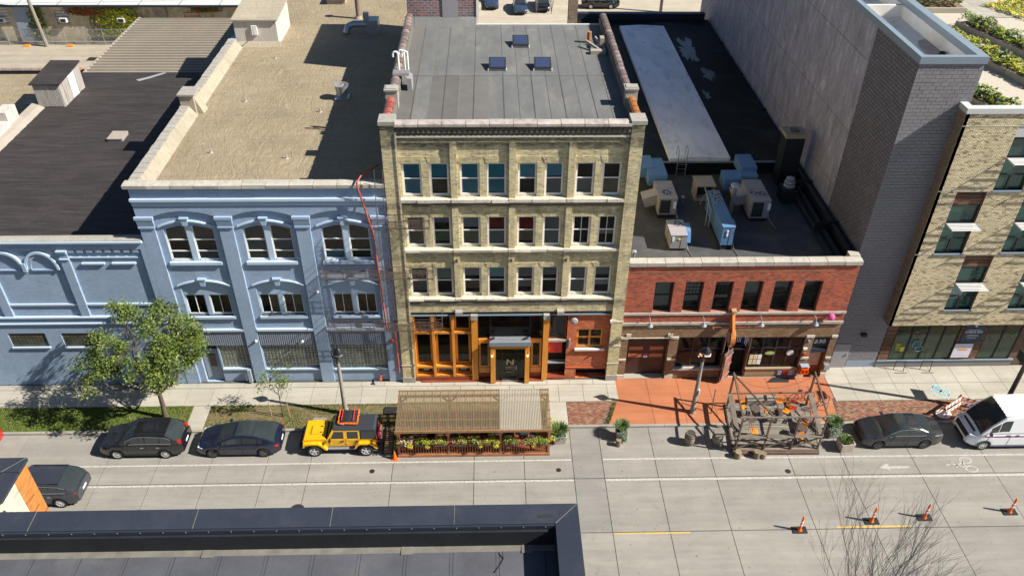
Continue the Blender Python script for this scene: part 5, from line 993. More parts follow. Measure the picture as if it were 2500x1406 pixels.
t = thing('turbine_vent', 'round galvanised vent with stacked rings on a dark curb', 'vent', (18.1, 8.3, 8.02)); MB().box(17.6, 18.5, 7.6, 8.7, 8.0, 8.9).build('curb', 'membrane_dark', t); b = MB(); b.lathe([(.30, 8.9), (.36, 8.95), (.36, 9.05), (.28, 9.1), (.34, 9.2), (.34, 9.3), (.26, 9.35), (.28, 9.55), (.1, 9.65)], 18.1, 8.2, 18); b.build('cap', 'galv', t, True)
t = thing('rooftop_unit', 'dark brick chimney shaft with stone cap against the stucco wall', 'chimney', (18.6, 10.6, 8.0)); MB().box(17.95, 19.15, 9.9, 11.0, 8.0, 11.5).build('shaft', 'membrane_dark', t); MB().box(17.85, 19.25, 9.8, 11.1, 11.5, 11.75).build('cap', 'parapet_tan', t); MB().box(18.3, 18.8, 10.2, 10.7, 11.75, 11.85).build('flue', 'tile_brown', t); t.name = 'roof_chimney'; MB().box(17.6, 19.3, 9.3, 9.9, 8.0, 8.35).build('base', 'unit_tan', t)
for (x, y, lab) in ((11.2, 7.6, 'bent vent pipe left of the beige intake hood'), (13.5, 9.0, 'little mushroom vent behind the blue cabinet'), (7.2, 1.5, 'white pipe stub by the warehouse wall on the tavern roof')):
    t = thing('vent_pipe', lab, 'vent pipe', (x, y, 8.02)); MB().tube([(x, y, 8.0), (x, y, 8.5)], .07, 8).build('pipe', 'galv', t); MB().lathe([(.14, 8.5), (.12, 8.6), (.02, 8.66)], x, y, 10).build('cap', 'galv', t)

# ================================================================ dark tower and yellow-mix brick block
TW = thing('dark_block_tower', 'tall dark grey-purple block tower with stucco side wall and white inner roof', 'building', (21.6, 10, 0))
tx0, tx1, ty = 20.0, 23.28, .85
b = MB(); b.box(tx0, tx1, ty+.03, ty+.25, 0, 20.0); b.box(tx0, tx0+.22, ty+.25, 44, 0, 20.0); b.box(tx1-.40, tx1, ty+.25, 44, 0, 20.0); b.box(tx0+.22, tx1-.4, 28, 44, 0, 20.0); b.build('core', 'block_joint', TW)
bw_, bh_ = .405, .2; rowsn = int(20.0/bh_); rest = MB(); cnt = 0; me_full = MB().box(.008, bw_-.008, 0, .03, .008, bh_-.008).build('block', 'block', mesh_only=True)
for j in range(rowsn):
    z = 20.02-(j+1)*bh_; x = tx0-(bw_/2 if j % 2 else 0)
    while x < tx1-.02:
        a, c = max(x, tx0), min(x+bw_, tx1)
        if z < 13.5 and a > 22.75 and z > 4: pass
        elif c-a > .05:
            if cnt < 300 and c-a > .38: piece('block', me_full, (a, ty+random.uniform(-.006, .004), z), TW); cnt += 1
            elif cnt < 300: MB().box(a+.008, c-.008, ty, ty+.03, z+.008, z+bh_-.008).build('block', 'block', TW); cnt += 1
            else: rest.box(a+.007, c-.007, ty+random.uniform(-.004, .004), ty+.03, z+.007, z+bh_-.007)
        x += bw_
rest.build('block_courses', 'block', TW)['kind'] = 'stuff'
MB().box(tx0-.012, tx0, ty+.04, 6.0, 8.2, 20.05).build('ribbed_wall', 'dark_ribbed', TW)
pz = [8.2, 10.15, 13.75, 18.05, 20.05]
for i in range(4):
    MB().box(tx0-.03, tx0, 6.05, 43.9, pz[i]+.012, pz[i+1]-.012).build('stucco_panel', 'stucco', TW)
MB().box(tx0-.02, tx0-.012, ty+.2, 6.0, 10.9, 10.93).build('cable_trunking', 'galv', TW)
# hollow top with white membrane

b = MB(); b.box(tx0-.06, tx0+.24, ty-.08, 30, 20.0, 20.36); b.box(tx0+.24, tx1-.42, ty-.08, ty+.2, 20.0, 20.36); b.box(tx1-.42, tx1+.06, ty-.08, 30, 20.0, 20.36); b.box(tx0+.24, tx1-.42, 29, 30, 20.0, 20.36); b.build('coping', 'coping_grey', TW)

zi = 19.3
b = MB(); b.box(tx0+.22, tx1-.40, ty+.25, 28, zi-.2, zi); b.box(tx0+.225, tx0+.24, ty+.25, 28, zi, 19.99); b.box(tx1-.42, tx1-.405, ty+.25, 28, zi, 19.99); b.box(tx0+.24, tx1-.42, ty+.255, ty+.27, zi, 19.99); b.build('inner_roof', 'white_roof', TW)
b = MB(); b.prism([(tx0+.24, 9.7), (tx1-.42, 9.7), (tx1-.42, 9.9), (tx0+.24, 9.9)], 'z', zi, 20.0); b.build('divider', 'white_roof', TW)
b = MB(); b.prism([(22.83, 3.0), (22.45, 3.1), (22.1, 3.6), (21.9, 4.4), (22.0, 5.2), (22.3, 5.9), (22.85, 6.2)], 'z', zi, zi+.006); b.build('water_stain', 'dirt_stain', TW); MB().lathe([(.16, zi), (.16, zi+.2), (.04, zi+.25)], 22.6, 3.7, 10).build('drain', 'iron', TW)
MB().box(20.35, 21.35, ty-.03, ty+.0, .02, 1.92).build('service_door', 'unit_grey', TW); MB().box(21.20, 21.26, ty-.09, ty-.03, 1.0, 1.15).build('door_handle', 'galv', TW); MB().obox((21.85, ty-.12, 2.75), .16, .12, .09).build('wall_lamp', 'iron', TW)
b = MB(); b.box(21.4, 23.6, ty-.012, ty-.002, 0, .55); b.build('plinth', 'blue_grey', TW)

YBk = thing('mixed_brick_block', 'modern yellow mixed-brick block with sunshade windows and glazed ground floor', 'building', (28, 1, 0)); YM = 'yellow_mix_brick'
yx0, yx1, yf = 22.76, 36.0, .08; FZT = 17.72
wn = []
for (x0, x1, z0, z1) in ((23.82, 25.46, 9.25, 13.2), (25.72, 27.36, 5.2, 9.08), (25.7, 27.3, 13.3, 17.1), (27.62, 29.3, 9.3, 13.2), (29.5, 31.1, 5.25, 9.08), (29.5, 31.1, 13.3, 17.1), (31.3, 32.9, 9.3, 13.2), (33.2, 34.8, 5.2, 9.08), (33.2, 34.8, 13.3, 17.1)): wn.append((x0, x1, z0, z1, .24))
b = MB(); wall(b, yx0, yx1, 4.0, FZT, yf, wn, .24, 0, 1); b.build('wall', [YM, 'side_mix_brick'], YBk)
b = MB(); b.box(yx0+.005, yx0+.2, yf, ty+.02, 4.0, FZT); b.build('return_wall', 'side_mix_brick', YBk); b = MB(); b.box(yx0, yx1, yf+.01, ty, 3.96, 4.0); b.build('soffit', 'frame_dark', YBk)
b = MB()
for z in (17.0, 13.22, 9.15): b.box(yx0, yx1, yf-.015, yf+.01, z, z+.035)
for x in (23.6, 27.5): b.box(x, x+.015, yf-.006, yf+.01, 4.0, 5.2)
b.build('shelf_angle', 'stone_light', YBk)
MB().box(yx0-.06, yx0+.34, yf-.08, 1.0, FZT, FZT+.28).build('coping', 'white_coping', YBk); MB().box(yx0+.34, yx1, yf-.08, yf+.34, FZT, FZT+.28).build('coping', 'white_coping', YBk)
for (x0, x1, z0, z1, d) in wn:
    h = z1-z0; zs = z0+h*.50; zt = z1-h*.22; y = yf+.16
    f = fixed(YBk, x0, x1, z0, zs, y, 'frame_dark', .06, 'teal_glass', 1, 1, 'neutral_interior', .5); b = MB(); b.box(x0+.06, x1-.06, y-.01, y+.05, z0+h*.22, z0+h*.22+.05); b.box(x0+(x1-x0)*.45, x0+(x1-x0)*.45+.08, y-.01, y+.05, z0+.06, z0+h*.22); b.build('rail', 'frame_dark', f)
    MB().box(x0+.1, x1-.1, y+.1, y+.11, z0+h*.3, zs-.05).build('blind', 'blind_green', f); MB().box(x0-.03, x1+.03, yf-.07, y, z0-.1, z0).build('sill', 'coping_grey', f)
    f = fixed(YBk, x0, x1, zs+.04, zt, y, 'frame_dark', .05, 'teal_glass', 1, 1, 'blind_teal', .3)
    q = MB()
    for k in range(4): q.box(x0, x1, y-.0, y+.08, zt+.01+(z1-zt)*k/4, zt+(z1-zt)*(k+1)/4-.02)
    q.build('wood_panel', 'barn_wood', YBk)
    s = MB(); 
    for k in range(6): yy = yf-.10-k*.135; s.obox(((x0+x1)/2, yy, zs+.04), (x1-x0)/2+.02, .027, .008, 0, 0, .5)
    ss = s.build('sunshade', 'white_coping', YBk); s = MB(); s.box(x0-.02, x0+.01, yf-.84, yf, zs-.02, zs+.06); s.box(x1-.01, x1+.02, yf-.84, yf, zs-.02, zs+.06); s.build('bracket', 'galv', ss)
# glazed ground floor
gy = ty; segs = [(23.95, 24.95), (24.95, 25.93), (25.93, 26.9), (26.9, 27.88)]; segs2 = [(29.6, 30.68), (30.68, 31.75)]
for (x0, x1) in segs+segs2: fixed(YBk, x0, x1, .56, 3.92, gy, 'frame_black', .05, 'green_glass', 1, 1, 'green_room', 1.6) if 'green_room' in MATS else None
M('green_room', (.17, .19, .08), var=.4, scale=.9, bump=0)
for (x0, x1) in segs+segs2: fixed(YBk, x0, x1, .56, 3.92, gy, 'frame_black', .05, 'green_glass', 1, 1, 'green_room', 1.6)
def cladding(x0, x1, z0, z1):
    z = z0
    while z < z1-.03:
        x = x0; h = .125
        while x < x1-.05:
            w = min(random.uniform(.5, 1.1), x1-x); w = w if x1-x-w > .2 else x1-x
            MB().box(x+.006, x+w-.006, gy-.02+random.uniform(-.012, .012), gy+.06, z+.005, min(z+h, z1)-.005).build('plank', 'barn_wood', YBk); x += w
        z += h
cladding(23.3, 23.93, .56, 3.92); cladding(27.9, 29.58, .56, 3.92); MB().box(23.28, 32.0, gy+.06, gy+.4, 0, 4.0).build('backing', 'brown_wood', YBk)
for o in [o for o in YBk.children if o.name.startswith('backing')]: 
    bpy.data.objects.remove(o)
b = MB(); b.box(23.28, 23.95, gy+.06, gy+.3, 0, 4); b.box(27.88, 29.6, gy+.06, gy+.3, 0, 4); b.box(31.75, 36, gy+.06, gy+.3, 0, 4); b.build('backing', 'brown_wood', YBk)
MB().box(23.3, 32.0, gy-.05, gy+.3, .02, .50).build('plinth', 'block', YBk); MB().box(23.28, 32.05, gy-.10, gy+.1, .50, .57).build('plinth_cap', 'coping_grey', YBk)
sb = MB().box(28.10, 29.35, gy-.07, gy-.03, 2.02, 3.7).build('sign_board', 'sign_slate', YBk) if 'sign_slate' in MATS else None
M('sign_slate', (.05, .075, .10), var=.15, bump=0)
sb = MB().box(28.10, 29.35, gy-.07, gy-.03, 2.02, 3.7).build('sign_board', 'sign_slate', YBk); text('lettering', 'CHEESE BAR', 'reflect_white', (28.72, gy-.08, 2.78), .19, sb, w=1.1, depth=.008)
for (z, w) in ((3.02, .8), (2.6, .7), (2.5, .8), (2.35, .55)): MB().box(28.72-w/2, 28.72+w/2, gy-.078, gy-.07, z, z+.025).build('rule', 'blind_white', sb)
MB().obox((28.72, gy-.075, 3.35), .06, .004, .09).build('emblem', 'reflect_white', sb)
pb = MB().box(27.88, 29.02, gy-.09, gy-.05, .78, 1.92).build('poster', 'poster_white', YBk) if 'poster_white' in MATS else None
M('poster_white', (.62, .62, .68), bump=0, var=.04)
pb = MB().box(27.9, 29.04, gy-.09, gy-.05, .78, 1.92).build('poster', 'poster_white', YBk); MB().prism([(28.47+.30*cos(a), 1.5+.16*abs(sin(a))) for a in rng(0, pi, 10)], 'y', gy-.098, gy-.09).build('emblem', 'blind_cream', pb); MB().box(28.17, 28.77, gy-.098, gy-.09, 1.40, 1.48).build('emblem_band', 'orange_chair', pb); MB().box(28.2, 28.74, gy-.098, gy-.09, 1.0, 1.03).build('rule', 'blind_grey', pb)
q = MB(); q.tube([(25.45+.26*cos(a), gy-.012, 1.9+.28*sin(a)) for a in rng(0, 2*pi, 16)], .03, 4); q.tube([(25.7+.22*cos(a), gy-.012, 1.5+.22*sin(a)) for a in rng(0, 2*pi, 16)], .03, 4); q.tube([(25.45+.14*cos(a), gy-.012, 1.9+.14*sin(a)) for a in rng(0, 2*pi, 12)], .025, 4); q.build('window_painting', 'chalk_teal', YBk)
MB().box(24.2, 24.5, gy+.02, gy+.03, 1.35, 1.9).build('paper_notice', 'leaf_lime', YBk); MB().box(24.55, 24.8, gy+.02, gy+.03, 1.25, 1.6).build('paper_notice', 'petal_yellow', YBk)
MB().box(yx0+.2, 60, ty+.3, 40, 16.2, 16.5).build('roof_slab', 'gravel', YBk) if 'gravel' in MATS else None
M('gravel', (.46, .41, .33), var=.2, scale=14, bump=.8, bscale=18, fine=.25)
MB().box(tx1+.02, 60, ty+.3, 40, 16.2, 16.6).build('gravel_roof', 'gravel', YBk); MB().box(yx1, 60, yf, .6, 0, 17.6).build('wall_extension', YM, YBk); b = MB(); b.box(yx0+.2, yx1, yf+.02, yf+.3, 16.4, 17.7); b.build('parapet', 'white_coping', YBk); MB().box(31.75, 33.0, .3, .84, 3.9, 4.0).build('soffit', 'frame_dark', YBk)
# bike hoops by the glazed wall
for i, x in enumerate((24.4, 26.1)):
    t = thing('bike_hoop', ['bent steel bike hoop, left of the two before the glazed corner', 'bent steel bike hoop, right of the two before the glazed corner'][i], 'bike rack', (x, .5, 0), 0, 'bike hoops by the glazed ground floor'); b = MB(); b.tube([(x, .55, 0), (x, .55, .75), (x+.55, .45, .8), (x+.55, .35, 0)], .025, 6); b.build('hoop', 'iron', t); MB().box(x-.05, x+.75, .2, .23, 0, .03).build('foot', 'iron', t)
# ---------------------------------------------------------------- planted roof terrace
def leafmass(b, pts, n, s, nm, zr=(.05, .5)):
    """leaf clumps scattered over a strip; pts = (x0,y0,x1,y1,width,base z)"""
    x0, y0, x1, y1, w, z0 = pts; L = sqrt((x1-x0)**2+(y1-y0)**2); ux, uy = (x1-x0)/L, (y1-y0)/L
    for i in range(n):
        t = random.random()*L; o = random.uniform(-w/2, w/2); x = x0+ux*t-uy*o; y = y0+uy*t+ux*o
        h = zr[0]+(zr[1]-zr[0])*(.35+.65*abs(MN.noise(Vector((x*1.3, y*1.3, 1.7)))*1.8))*random.uniform(.5, 1); z = z0+h; a = random.uniform(0, 2*pi); e = random.uniform(-.6, .9); k = s*random.uniform(.6, 1.4)
        d1 = Vector((cos(a), sin(a), e)).normalized()*k; d2 = Vector((-sin(a), cos(a), random.uniform(-.4, .4))).normalized()*k*.55; p = Vector((x, y, z))
        b.add([p-d1*.3, p+d2*.7, p+d1, p-d2*.7], [(0, 1, 2, 3)], min(nm-1, int(abs(MN.noise(Vector((x*.9, y*.9, 9))))*nm*1.9+random.random()*.8)))
ZR = 16.6
plines = [((29.6, 17.0), (33.4, 5.0), 'raised planter bed running beside the tower', ['leaf_lime', 'leaf_green', 'leaf_yellow'], .9), ((32.3, 17.0), (37.0, 3.0), 'raised planter bed with tall leafy plants in the middle of the roof terrace', ['leaf_green', 'leaf_lime', 'leaf_dark'], 1.0), ((26.6, 9.2), (29.6, 1.6), 'raised planter bed with bushy herbs behind the brick parapet', ['leaf_green', 'leaf_lime', 'leaf_dark'], 1.0), ((24.4, 5.6), (26.2, 1.6), 'short planter bed tucked against the tower and the parapet', ['leaf_green', 'leaf_dark', 'leaf_lime'], .9)]
plines = [((28.0, 13.5), (31.3, 2.2), 'raised planter bed with yellow-green leaves running beside the tower', ['leaf_lime', 'leaf_yellow', 'leaf_green'], 1.3), ((30.6, 16.2), (34.8, 2.2), 'raised planter bed with tall leafy plants in the middle of the roof terrace', ['leaf_green', 'leaf_lime', 'leaf_dark'], 1.3), ((25.2, 5.4), (26.6, 1.3), 'short planter bed tucked against the tower and the parapet', ['leaf_green', 'leaf_lime', 'leaf_dark'], 1.2)]
for (p0, p1, lab, mts, w) in plines:
    t = thing('roof_planter', lab, 'planter bed', (p0[0], p0[1], ZR), 0, 'planter beds on the roof terrace'); d = Vector((p1[0]-p0[0], p1[1]-p0[1], 0)); Lg = d.length; d.normalize(); nrm = Vector((-d.y, d.x, 0))
    for s in (-1, 1):
        a = Vector((*p0, ZR+.18))+nrm*s*w/2; c = Vector((*p1, ZR+.18))+nrm*s*w/2; n = int(Lg/2.4)
        for k in range(n): q = a.lerp(c, k/n); r = a.lerp(c, (k+.985)/n); MB().beam(q, r, .14, .36).build('edging', 'planter_stone' if 0 else 'walk_concrete', t)
    MB().beam(Vector((*p0, ZR+.14)), Vector((*p1, ZR+.14)), w-.14, .28).build('soil', 'soil', t); b = MB(); leafmass(b, (*p0, *p1, w*1.05, ZR+.28), int(Lg*420), .13, 3, (.0, .75)); b.build('foliage', mts, t)['kind'] = 'stuff'
t = thing('roof_planter', 'planter box with reddish stems at the top edge behind the tower', 'planter bed', (30.5, 19.5, ZR), 0, 'planter beds on the roof terrace'); MB().box(28.6, 31.9, 18.6, 18.75, ZR, ZR+.35).build('edging', 'walk_concrete', t); MB().box(28.6, 31.9, 18.75, 22, ZR, ZR+.3).build('soil', 'soil', t); b = MB(); leafmass(b, (28.8, 20.3, 31.7, 20.3, 2.8, ZR+.3), 2200, .12, 3, (.1, .7)); b.build('foliage', ['leaf_green', 'leaf_dark', 'grass_dry'], t)['kind'] = 'stuff'
b = MB(); leafmass(b, (35.8, 21, 44.0, 4, 4.6, ZR+.05), 16000, .12, 4, (.0, .3)); tag(b.build('sedum_carpet', ['leaf_yellow', 'leaf_lime', 'petal_yellow', 'leaf_green']), 'carpet of yellow-green sedum on the roof terrace in the top right corner', 'sedum', kind='stuff')
for i in range(3):
    for k in range(4): struct(MB().box(32.1+i*1.0+.01, 33.1+i*1.0-.01, 17.6+k*1.2+.01, 18.8+k*1.2-.01, ZR, ZR+.05).build('terrace_slab', 'walk_concrete'))

# ================================================================ near buildings across the street
NB = thing('near_roof_building', 'dark flat-roofed building in the foreground with wide metal parapet cap', 'building', (-12, -30, 0)); nx1, ny1, nz = 1.10, -23.77, 18.0; CW = .66
MB().box(-40, nx1-.02, -60, ny1-.01, 0, nz-.12).build('walls', 'blue_grey', NB) if 0 else None
b = MB(); b.box(-40, nx1-.05, ny1-.5, ny1-.05, 0, nz-.05); b.box(nx1-.5, nx1-.05, -60, ny1-.5, 0, nz-.05); b.build('wall', 'blue_grey', NB)
xs_ = [-40, -33.2, -28.0, -22.8, -17.6, -12.6, -8.55, -5.15, -2.05]
for i in range(len(xs_)-1): MB().prism([(ny1, nz), (ny1-.58, nz-.03), (ny1-.58, nz-.10), (ny1, nz-.10)], 'x', xs_[i]+.004, xs_[i+1]-.004).build('parapet_cap', 'parapet_metal', NB)
MB().add([(xs_[-1]+.004, ny1, nz), (nx1, ny1, nz), (nx1-.60, ny1-.58, nz-.03), (xs_[-1]+.004, ny1-.58, nz-.03), (xs_[-1]+.004, ny1, nz-.1), (nx1, ny1, nz-.1), (nx1-.60, ny1-.58, nz-.1), (xs_[-1]+.004, ny1-.58, nz-.1)], [(0, 1, 2, 3), (7, 6, 5, 4), (0, 4, 5, 1), (1, 5, 6, 2), (2, 6, 7, 3), (3, 7, 4, 0)]).build('parapet_cap', 'parapet_metal', NB)
MB().add([(nx1, ny1-.006, nz), (nx1, -60, nz), (nx1-.60, -60, nz-.03), (nx1-.60, ny1-.586, nz-.03), (nx1, ny1-.006, nz-.1), (nx1, -60, nz-.1), (nx1-.60, -60, nz-.1), (nx1-.60, ny1-.586, nz-.1)], [(0, 1, 2, 3), (7, 6, 5, 4), (0, 4, 5, 1), (1, 5, 6, 2), (2, 6, 7, 3), (3, 7, 4, 0)]).build('parapet_cap', 'parapet_metal', NB)
b = MB(); b.tube([(nx1, ny1, nz+.003), (nx1-.60, ny1-.58, nz-.025)], .011, 4); 
for x in xs_[1:]: b.box(x-.01, x+.01, ny1-.58, ny1, nz-.028, nz+.002) if 0 else b.prism([(ny1, nz), (ny1-.58, nz-.03), (ny1-.58, nz-.02), (ny1, nz+.008)], 'x', x-.007, x+.007)
b.build('cap_seam', 'membrane_lip', NB); MB().prism([(.12, -24.1), (.3, -24.06), (.42, -24.1), (.44, -24.16), (.3, -24.17), (.1, -24.19), (.05, -24.15)], 'z', nz-.012, nz-.008).build('scuff', 'scuff', NB)
b = MB(); b.box(-40, nx1-.6, ny1-.64, ny1-.585, nz-.22, nz-.05); b.build('drip_strip', 'metal_dark', NB); b = MB()
for k in range(60): b.box(-30+k*.56, -30+k*.56+.025, ny1-.652, ny1-.64, nz-.1, nz-.075)
b.build('screws', 'galv', NB)['kind'] = 'stuff'
b = MB(); b.box(-40, nx1-.55, ny1-.70, ny1-.6, nz-.78, nz-.2); b.box(nx1-.60, nx1-.5, -60, ny1-.6, nz-.78, nz-.09); b.build('upstand', 'membrane_dark', NB)
zr = nz-.76
MB().box(-40, nx1-.6, -60, ny1-.70, zr-.3, zr).build('roof', 'membrane', NB); MB().prism([(ny1-.70, zr+.02), (ny1-.87, zr+.004), (ny1-.87, zr-.01), (ny1-.70, zr-.01)], 'x', -40, nx1-.6).build('lip_strip', 'membrane_lip', NB)
b = MB()
for k in range(27): x = -30+k*1.16; b.box(x, x+.07, -60, ny1-.87, zr+.001, zr+.008)
b.box(-40, nx1-.6, ny1-1.62, ny1-1.585, zr+.001, zr+.007); b.build('lap_seam', 'membrane_seam' if 0 else 'membrane', NB); b = MB()
for k in range(27): x = -30+k*1.16; b.box(x+.07, x+.085, -60, ny1-.87, zr+.001, zr+.006)
b.box(-40, nx1-.6, ny1-1.64, ny1-1.622, zr+.001, zr+.006); b.build('seam_edge', 'scuff', NB)
for x in (-8.4, -3.4, -.35): MB().box(x, x+.3, ny1-.93, ny1-.70, zr+.0, zr+.03).build('patch', 'membrane_lip', NB)
b = MB(); b.prism([(-1.35, -25.55), (-1.22, -25.5), (-1.18, -25.56), (-1.27, -25.63), (-1.34, -25.62)], 'z', zr+.009, zr+.012); b.tube([(-1.05, -25.25, zr+.01), (-.9, -25.02, zr+.01), (-.82, -24.85, zr+.01), (-.84, -24.7, zr+.1)], .016, 4); b.build('tar_mark', 'rubber_black', NB)
# left neighbour: parapet corner with pale side wall and orange brick corner
LN = thing('gabled_parapet_building', 'building corner with dark metal coping, pale side wall and orange brick edge', 'building', (-17, -21.5, 0)); X = -15.3; ZT = 15.9; yN = -20.15
M('pale_block', (.60, .53, .42), var=.08, scale=2, stretch=(1, 1, 1)); brick('pale_brickwork', (.60, .53, .42), (.55, .49, .38), (.44, .38, .30), bw=.3, bh=.08, ms=.008, var=.1, bump=.4, c3=(.42, .34, .24), c3a=.18); brick('orange_brickwork', (.50, .20, .045), (.42, .16, .035), (.30, .13, .05), bw=.3, bh=.08, ms=.007, var=.12, bump=.4, c3=(.25, .09, .03), c3a=.2)
MB().box(X-7, X, -23.7, yN-.72, 0, ZT-.25).build('side_wall', 'pale_brickwork', LN); MB().box(X-7, X+.012, yN-.72, yN, 0, ZT-.1).build('brick_corner', 'orange_brickwork', LN)
b = MB(); b.prism([(X-7, yN+.06), (X+.1, yN+.06), (X+.1, yN-.50), (X-7, yN-.50)], 'z', ZT-.12, ZT); b.build('parapet_cap', 'parapet_metal2' if 0 else 'parapet_metal', LN)
b = MB(); b.prism([(X-.42, yN-.5), (X+.08, yN-.5), (X+.08, yN-1.55), (X-.42, yN-1.55)], 'z', ZT-.14, ZT-.03); b.build('parapet_cap', 'parapet_metal', LN); b = MB(); b.box(X-.40, X+.06, -23.7, yN-1.57, ZT-.6, ZT-.42); b.build('parapet_cap', 'parapet_metal', LN)
MB().box(X-6.9, X-.45, -23.6, yN-.55, ZT-1.2, ZT-1.0).build('roof', 'membrane_dark', LN); b = MB(); b.tube([(X+.09, yN+.05, ZT+.003), (X-.42, yN-.5, ZT+.003)], .012, 4); b.build('cap_seam', 'membrane_lip', LN)

# ================================================================ vehicles (local frame: front towards -x, left side towards -y)
def vehicle(name, lab, cat, loc, rz, sp, grp=None):
    t = local(thing(name, lab, cat, loc, rz, grp)); Lh = sp['L']/2; W_ = sp['W']/2; wr, wz = sp['wr'], sp['wr']; xw = sp['axles']; P = sp['paint']
    prof = sp['prof']     # top of the lower body: list (x, z)
    def top(x):
        for (a, b_) in zip(prof, prof[1:]):
            if a[0] <= x <= b_[0]: u = (x-a[0])/(b_[0]-a[0]); u = u*u*(3-2*u) if sp.get('smooth', 1) else u; return a[1]+(b_[1]-a[1])*u
        return prof[-1][1]
    def plan(x):          # half width in plan
        e = max(0, abs(x)-(Lh-sp.get('nose', .75)))/sp.get('nose', .75); return W_*(1-sp.get('taper', .18)*e**2.2)
    xs = sorted(set([round(-Lh+i*(2*Lh)/44, 3) for i in range(45)]+[round(w+wr*1.13*cos(a), 3) for w in xw for a in rng(0, pi, 10)]+[round(w+s*(wr*1.13+.004), 3) for w in xw for s in (-1, 1)]))
    zb = sp.get('zb', .22)
    def bot(x):
        for w in xw:
            if abs(x-w) < wr*1.13: return max(zb, wz+sqrt(max(0, (wr*1.13)**2-(x-w)**2)))
        e = max(0, abs(x)-(Lh-.5))/.5; return zb+.12*e*e
    b = MB(); secs = []
    for x in xs:
        w = plan(x); zt = top(x); z0 = min(bot(x), zt-.12); zm = z0+(zt-z0)*.55; cs = sp.get('crown', .03)
        secs.append([(x, 0, z0), (x, w*.90, z0), (x, w*.985, z0+min(.05, (zt-z0)*.2)), (x, w, zm), (x, w*.985, zt-(zt-z0)*.22), (x, w*.93, zt-(zt-z0)*.07), (x, w*.80, zt), (x, w*.4, zt+cs*.8), (x, 0, zt+cs)])
    n = len(secs[0])
    for side in (1, -1):
        vs = [(p[0], p[1]*side, p[2]) for s in secs for p in s]; fs = [(i*n+k, i*n+k+1, (i+1)*n+k+1, (i+1)*n+k) for i in range(len(secs)-1) for k in range(n-1)]
        fs += [tuple(range(n)), tuple((len(secs)-1)*n+k for k in range(n-1, -1, -1))]; b.add(vs, fs, 0)
    body = b.build('body', P, t, 35)
    # greenhouse
    xa, xr1, xr2, xc = sp['cabin']; zr = sp['roof']; wb = sp.get('wbelt', .93)*W_; wt = sp.get('wroof', .72)*W_; P1 = sp.get('pillars', [])
    def roofz(x):
        zt = top(x)+.0
        if x < xr1: u = (x-xa)/(xr1-xa); return zt+(zr-.05-zt)*(u**.92)
        if x > xr2: u = (xc-x)/(xc-xr2); return zt+(zr-sp.get('reardrop', .06)-zt)*(u**sp.get('rearpow', .8))
        u = (x-xr1)/(xr2-xr1); return zr-.05+.05*sin(pi*min(u*1.1, 1))-(sp.get('reardrop', .06)-.05)*max(0, u-.3)/.7*1.0
    gx = sorted(set([xa+(xr1-xa)*i/5 for i in range(6)]+[xr1+(xr2-xr1)*i/10 for i in range(11)]+[xr2+(xc-xr2)*i/5 for i in range(6)]+[p for q in P1 for p in q])); G = {'body': MB(), 'ws': MB(), 'rw': MB(), 'sw': MB(), 'roof': MB()}
    gs = []
    for x in gx:
        zt = top(x)-.03; z1 = roofz(x); hfrac = max(0.0, min(1, (z1-zt)/(zr-zt))); pw = plan(x)/W_; w0 = wb*pw; w1 = w0+(wt-w0)*hfrac; e = .10*hfrac
        gs.append([(x, w0, zt), (x, w0+(w1-w0)*.12, zt+(z1-zt)*.10), (x, w0+(w1-w0)*.80, zt+(z1-zt)*.80), (x, w1, z1-e*.45), (x, w1*.90, z1), (x, w1*.45, z1+.025*hfrac), (x, 0, z1+.03*hfrac)])
    m = len(gs[0])
    for side in (1, -1):
        for i in range(len(gs)-1):
            xm = (gx[i]+gx[i+1])/2; pil = any(p[0] <= xm <= p[1] for p in P1)
            for k in range(m-1):
                q = [gs[i][k], gs[i+1][k], gs[i+1][k+1], gs[i][k+1]]; q = [(p[0], p[1]*side, p[2]) for p in q]
                if k == 1 and not pil and sp['swin'][0] < xm < sp['swin'][1]: key = 'sw'
                elif k >= 4 and xm < xr1-.02: key = 'ws'
                elif k >= 4 and xm > xr2+.04 and xm < xc-.02 and sp.get('rearglass', True): key = 'rw'
                elif k >= 4 and xr1 < xm < xr2 and sp.get('glassroof') and sp['glassroof'][0] < xm < sp['glassroof'][1]: key = 'ws2'
                else: key = 'body'
                G.setdefault(key, MB()).quad(*q)
    gmap = {'body': ('cabin', sp.get('cabinpaint', P)), 'ws': ('windscreen', 'car_glass'), 'rw': ('rear_window', 'car_glass'), 'sw': ('side_windows', 'car_glass'), 'ws2': ('glass_roof', 'car_glass')}
    for k, (nm, mt) in gmap.items():
        if k in G and G[k].f:
            me = G[k]; o = me.build(nm, mt, t); 
            bmx = bmesh.new(); bmx.from_mesh(o.data); bmesh.ops.remove_doubles(bmx, verts=bmx.verts, dist=.0005); bmesh.ops.recalc_face_normals(bmx, faces=bmx.faces); bmx.to_mesh(o.data); bmx.free(); o.data.polygons.foreach_set('use_smooth', [k != 'sw']*len(o.data.polygons))
            try: o.data.set_sharp_from_angle(angle=RD(32))
            except Exception: pass
    # window trim line, door gaps, handles, mirrors, lights, plates
    if sp.get('trim'):
        for side in (1, -1):
            pts = [(g[1][0], g[1][1]*side*1.005, g[1][2]) for g in gs if sp['swin'][0]-.05 < g[0][0] < sp['swin'][1]+.05]; pu = [(g[2][0], g[2][1]*side*1.006, g[2][2]+.01) for g in gs if sp['swin'][0]-.05 < g[0][0] < sp['swin'][1]+.05]
            MB().tube(pts, .011, 4).build('window_trim', sp['trim'], t); MB().tube(pu, .009, 4).build('window_trim', sp['trim'], t)
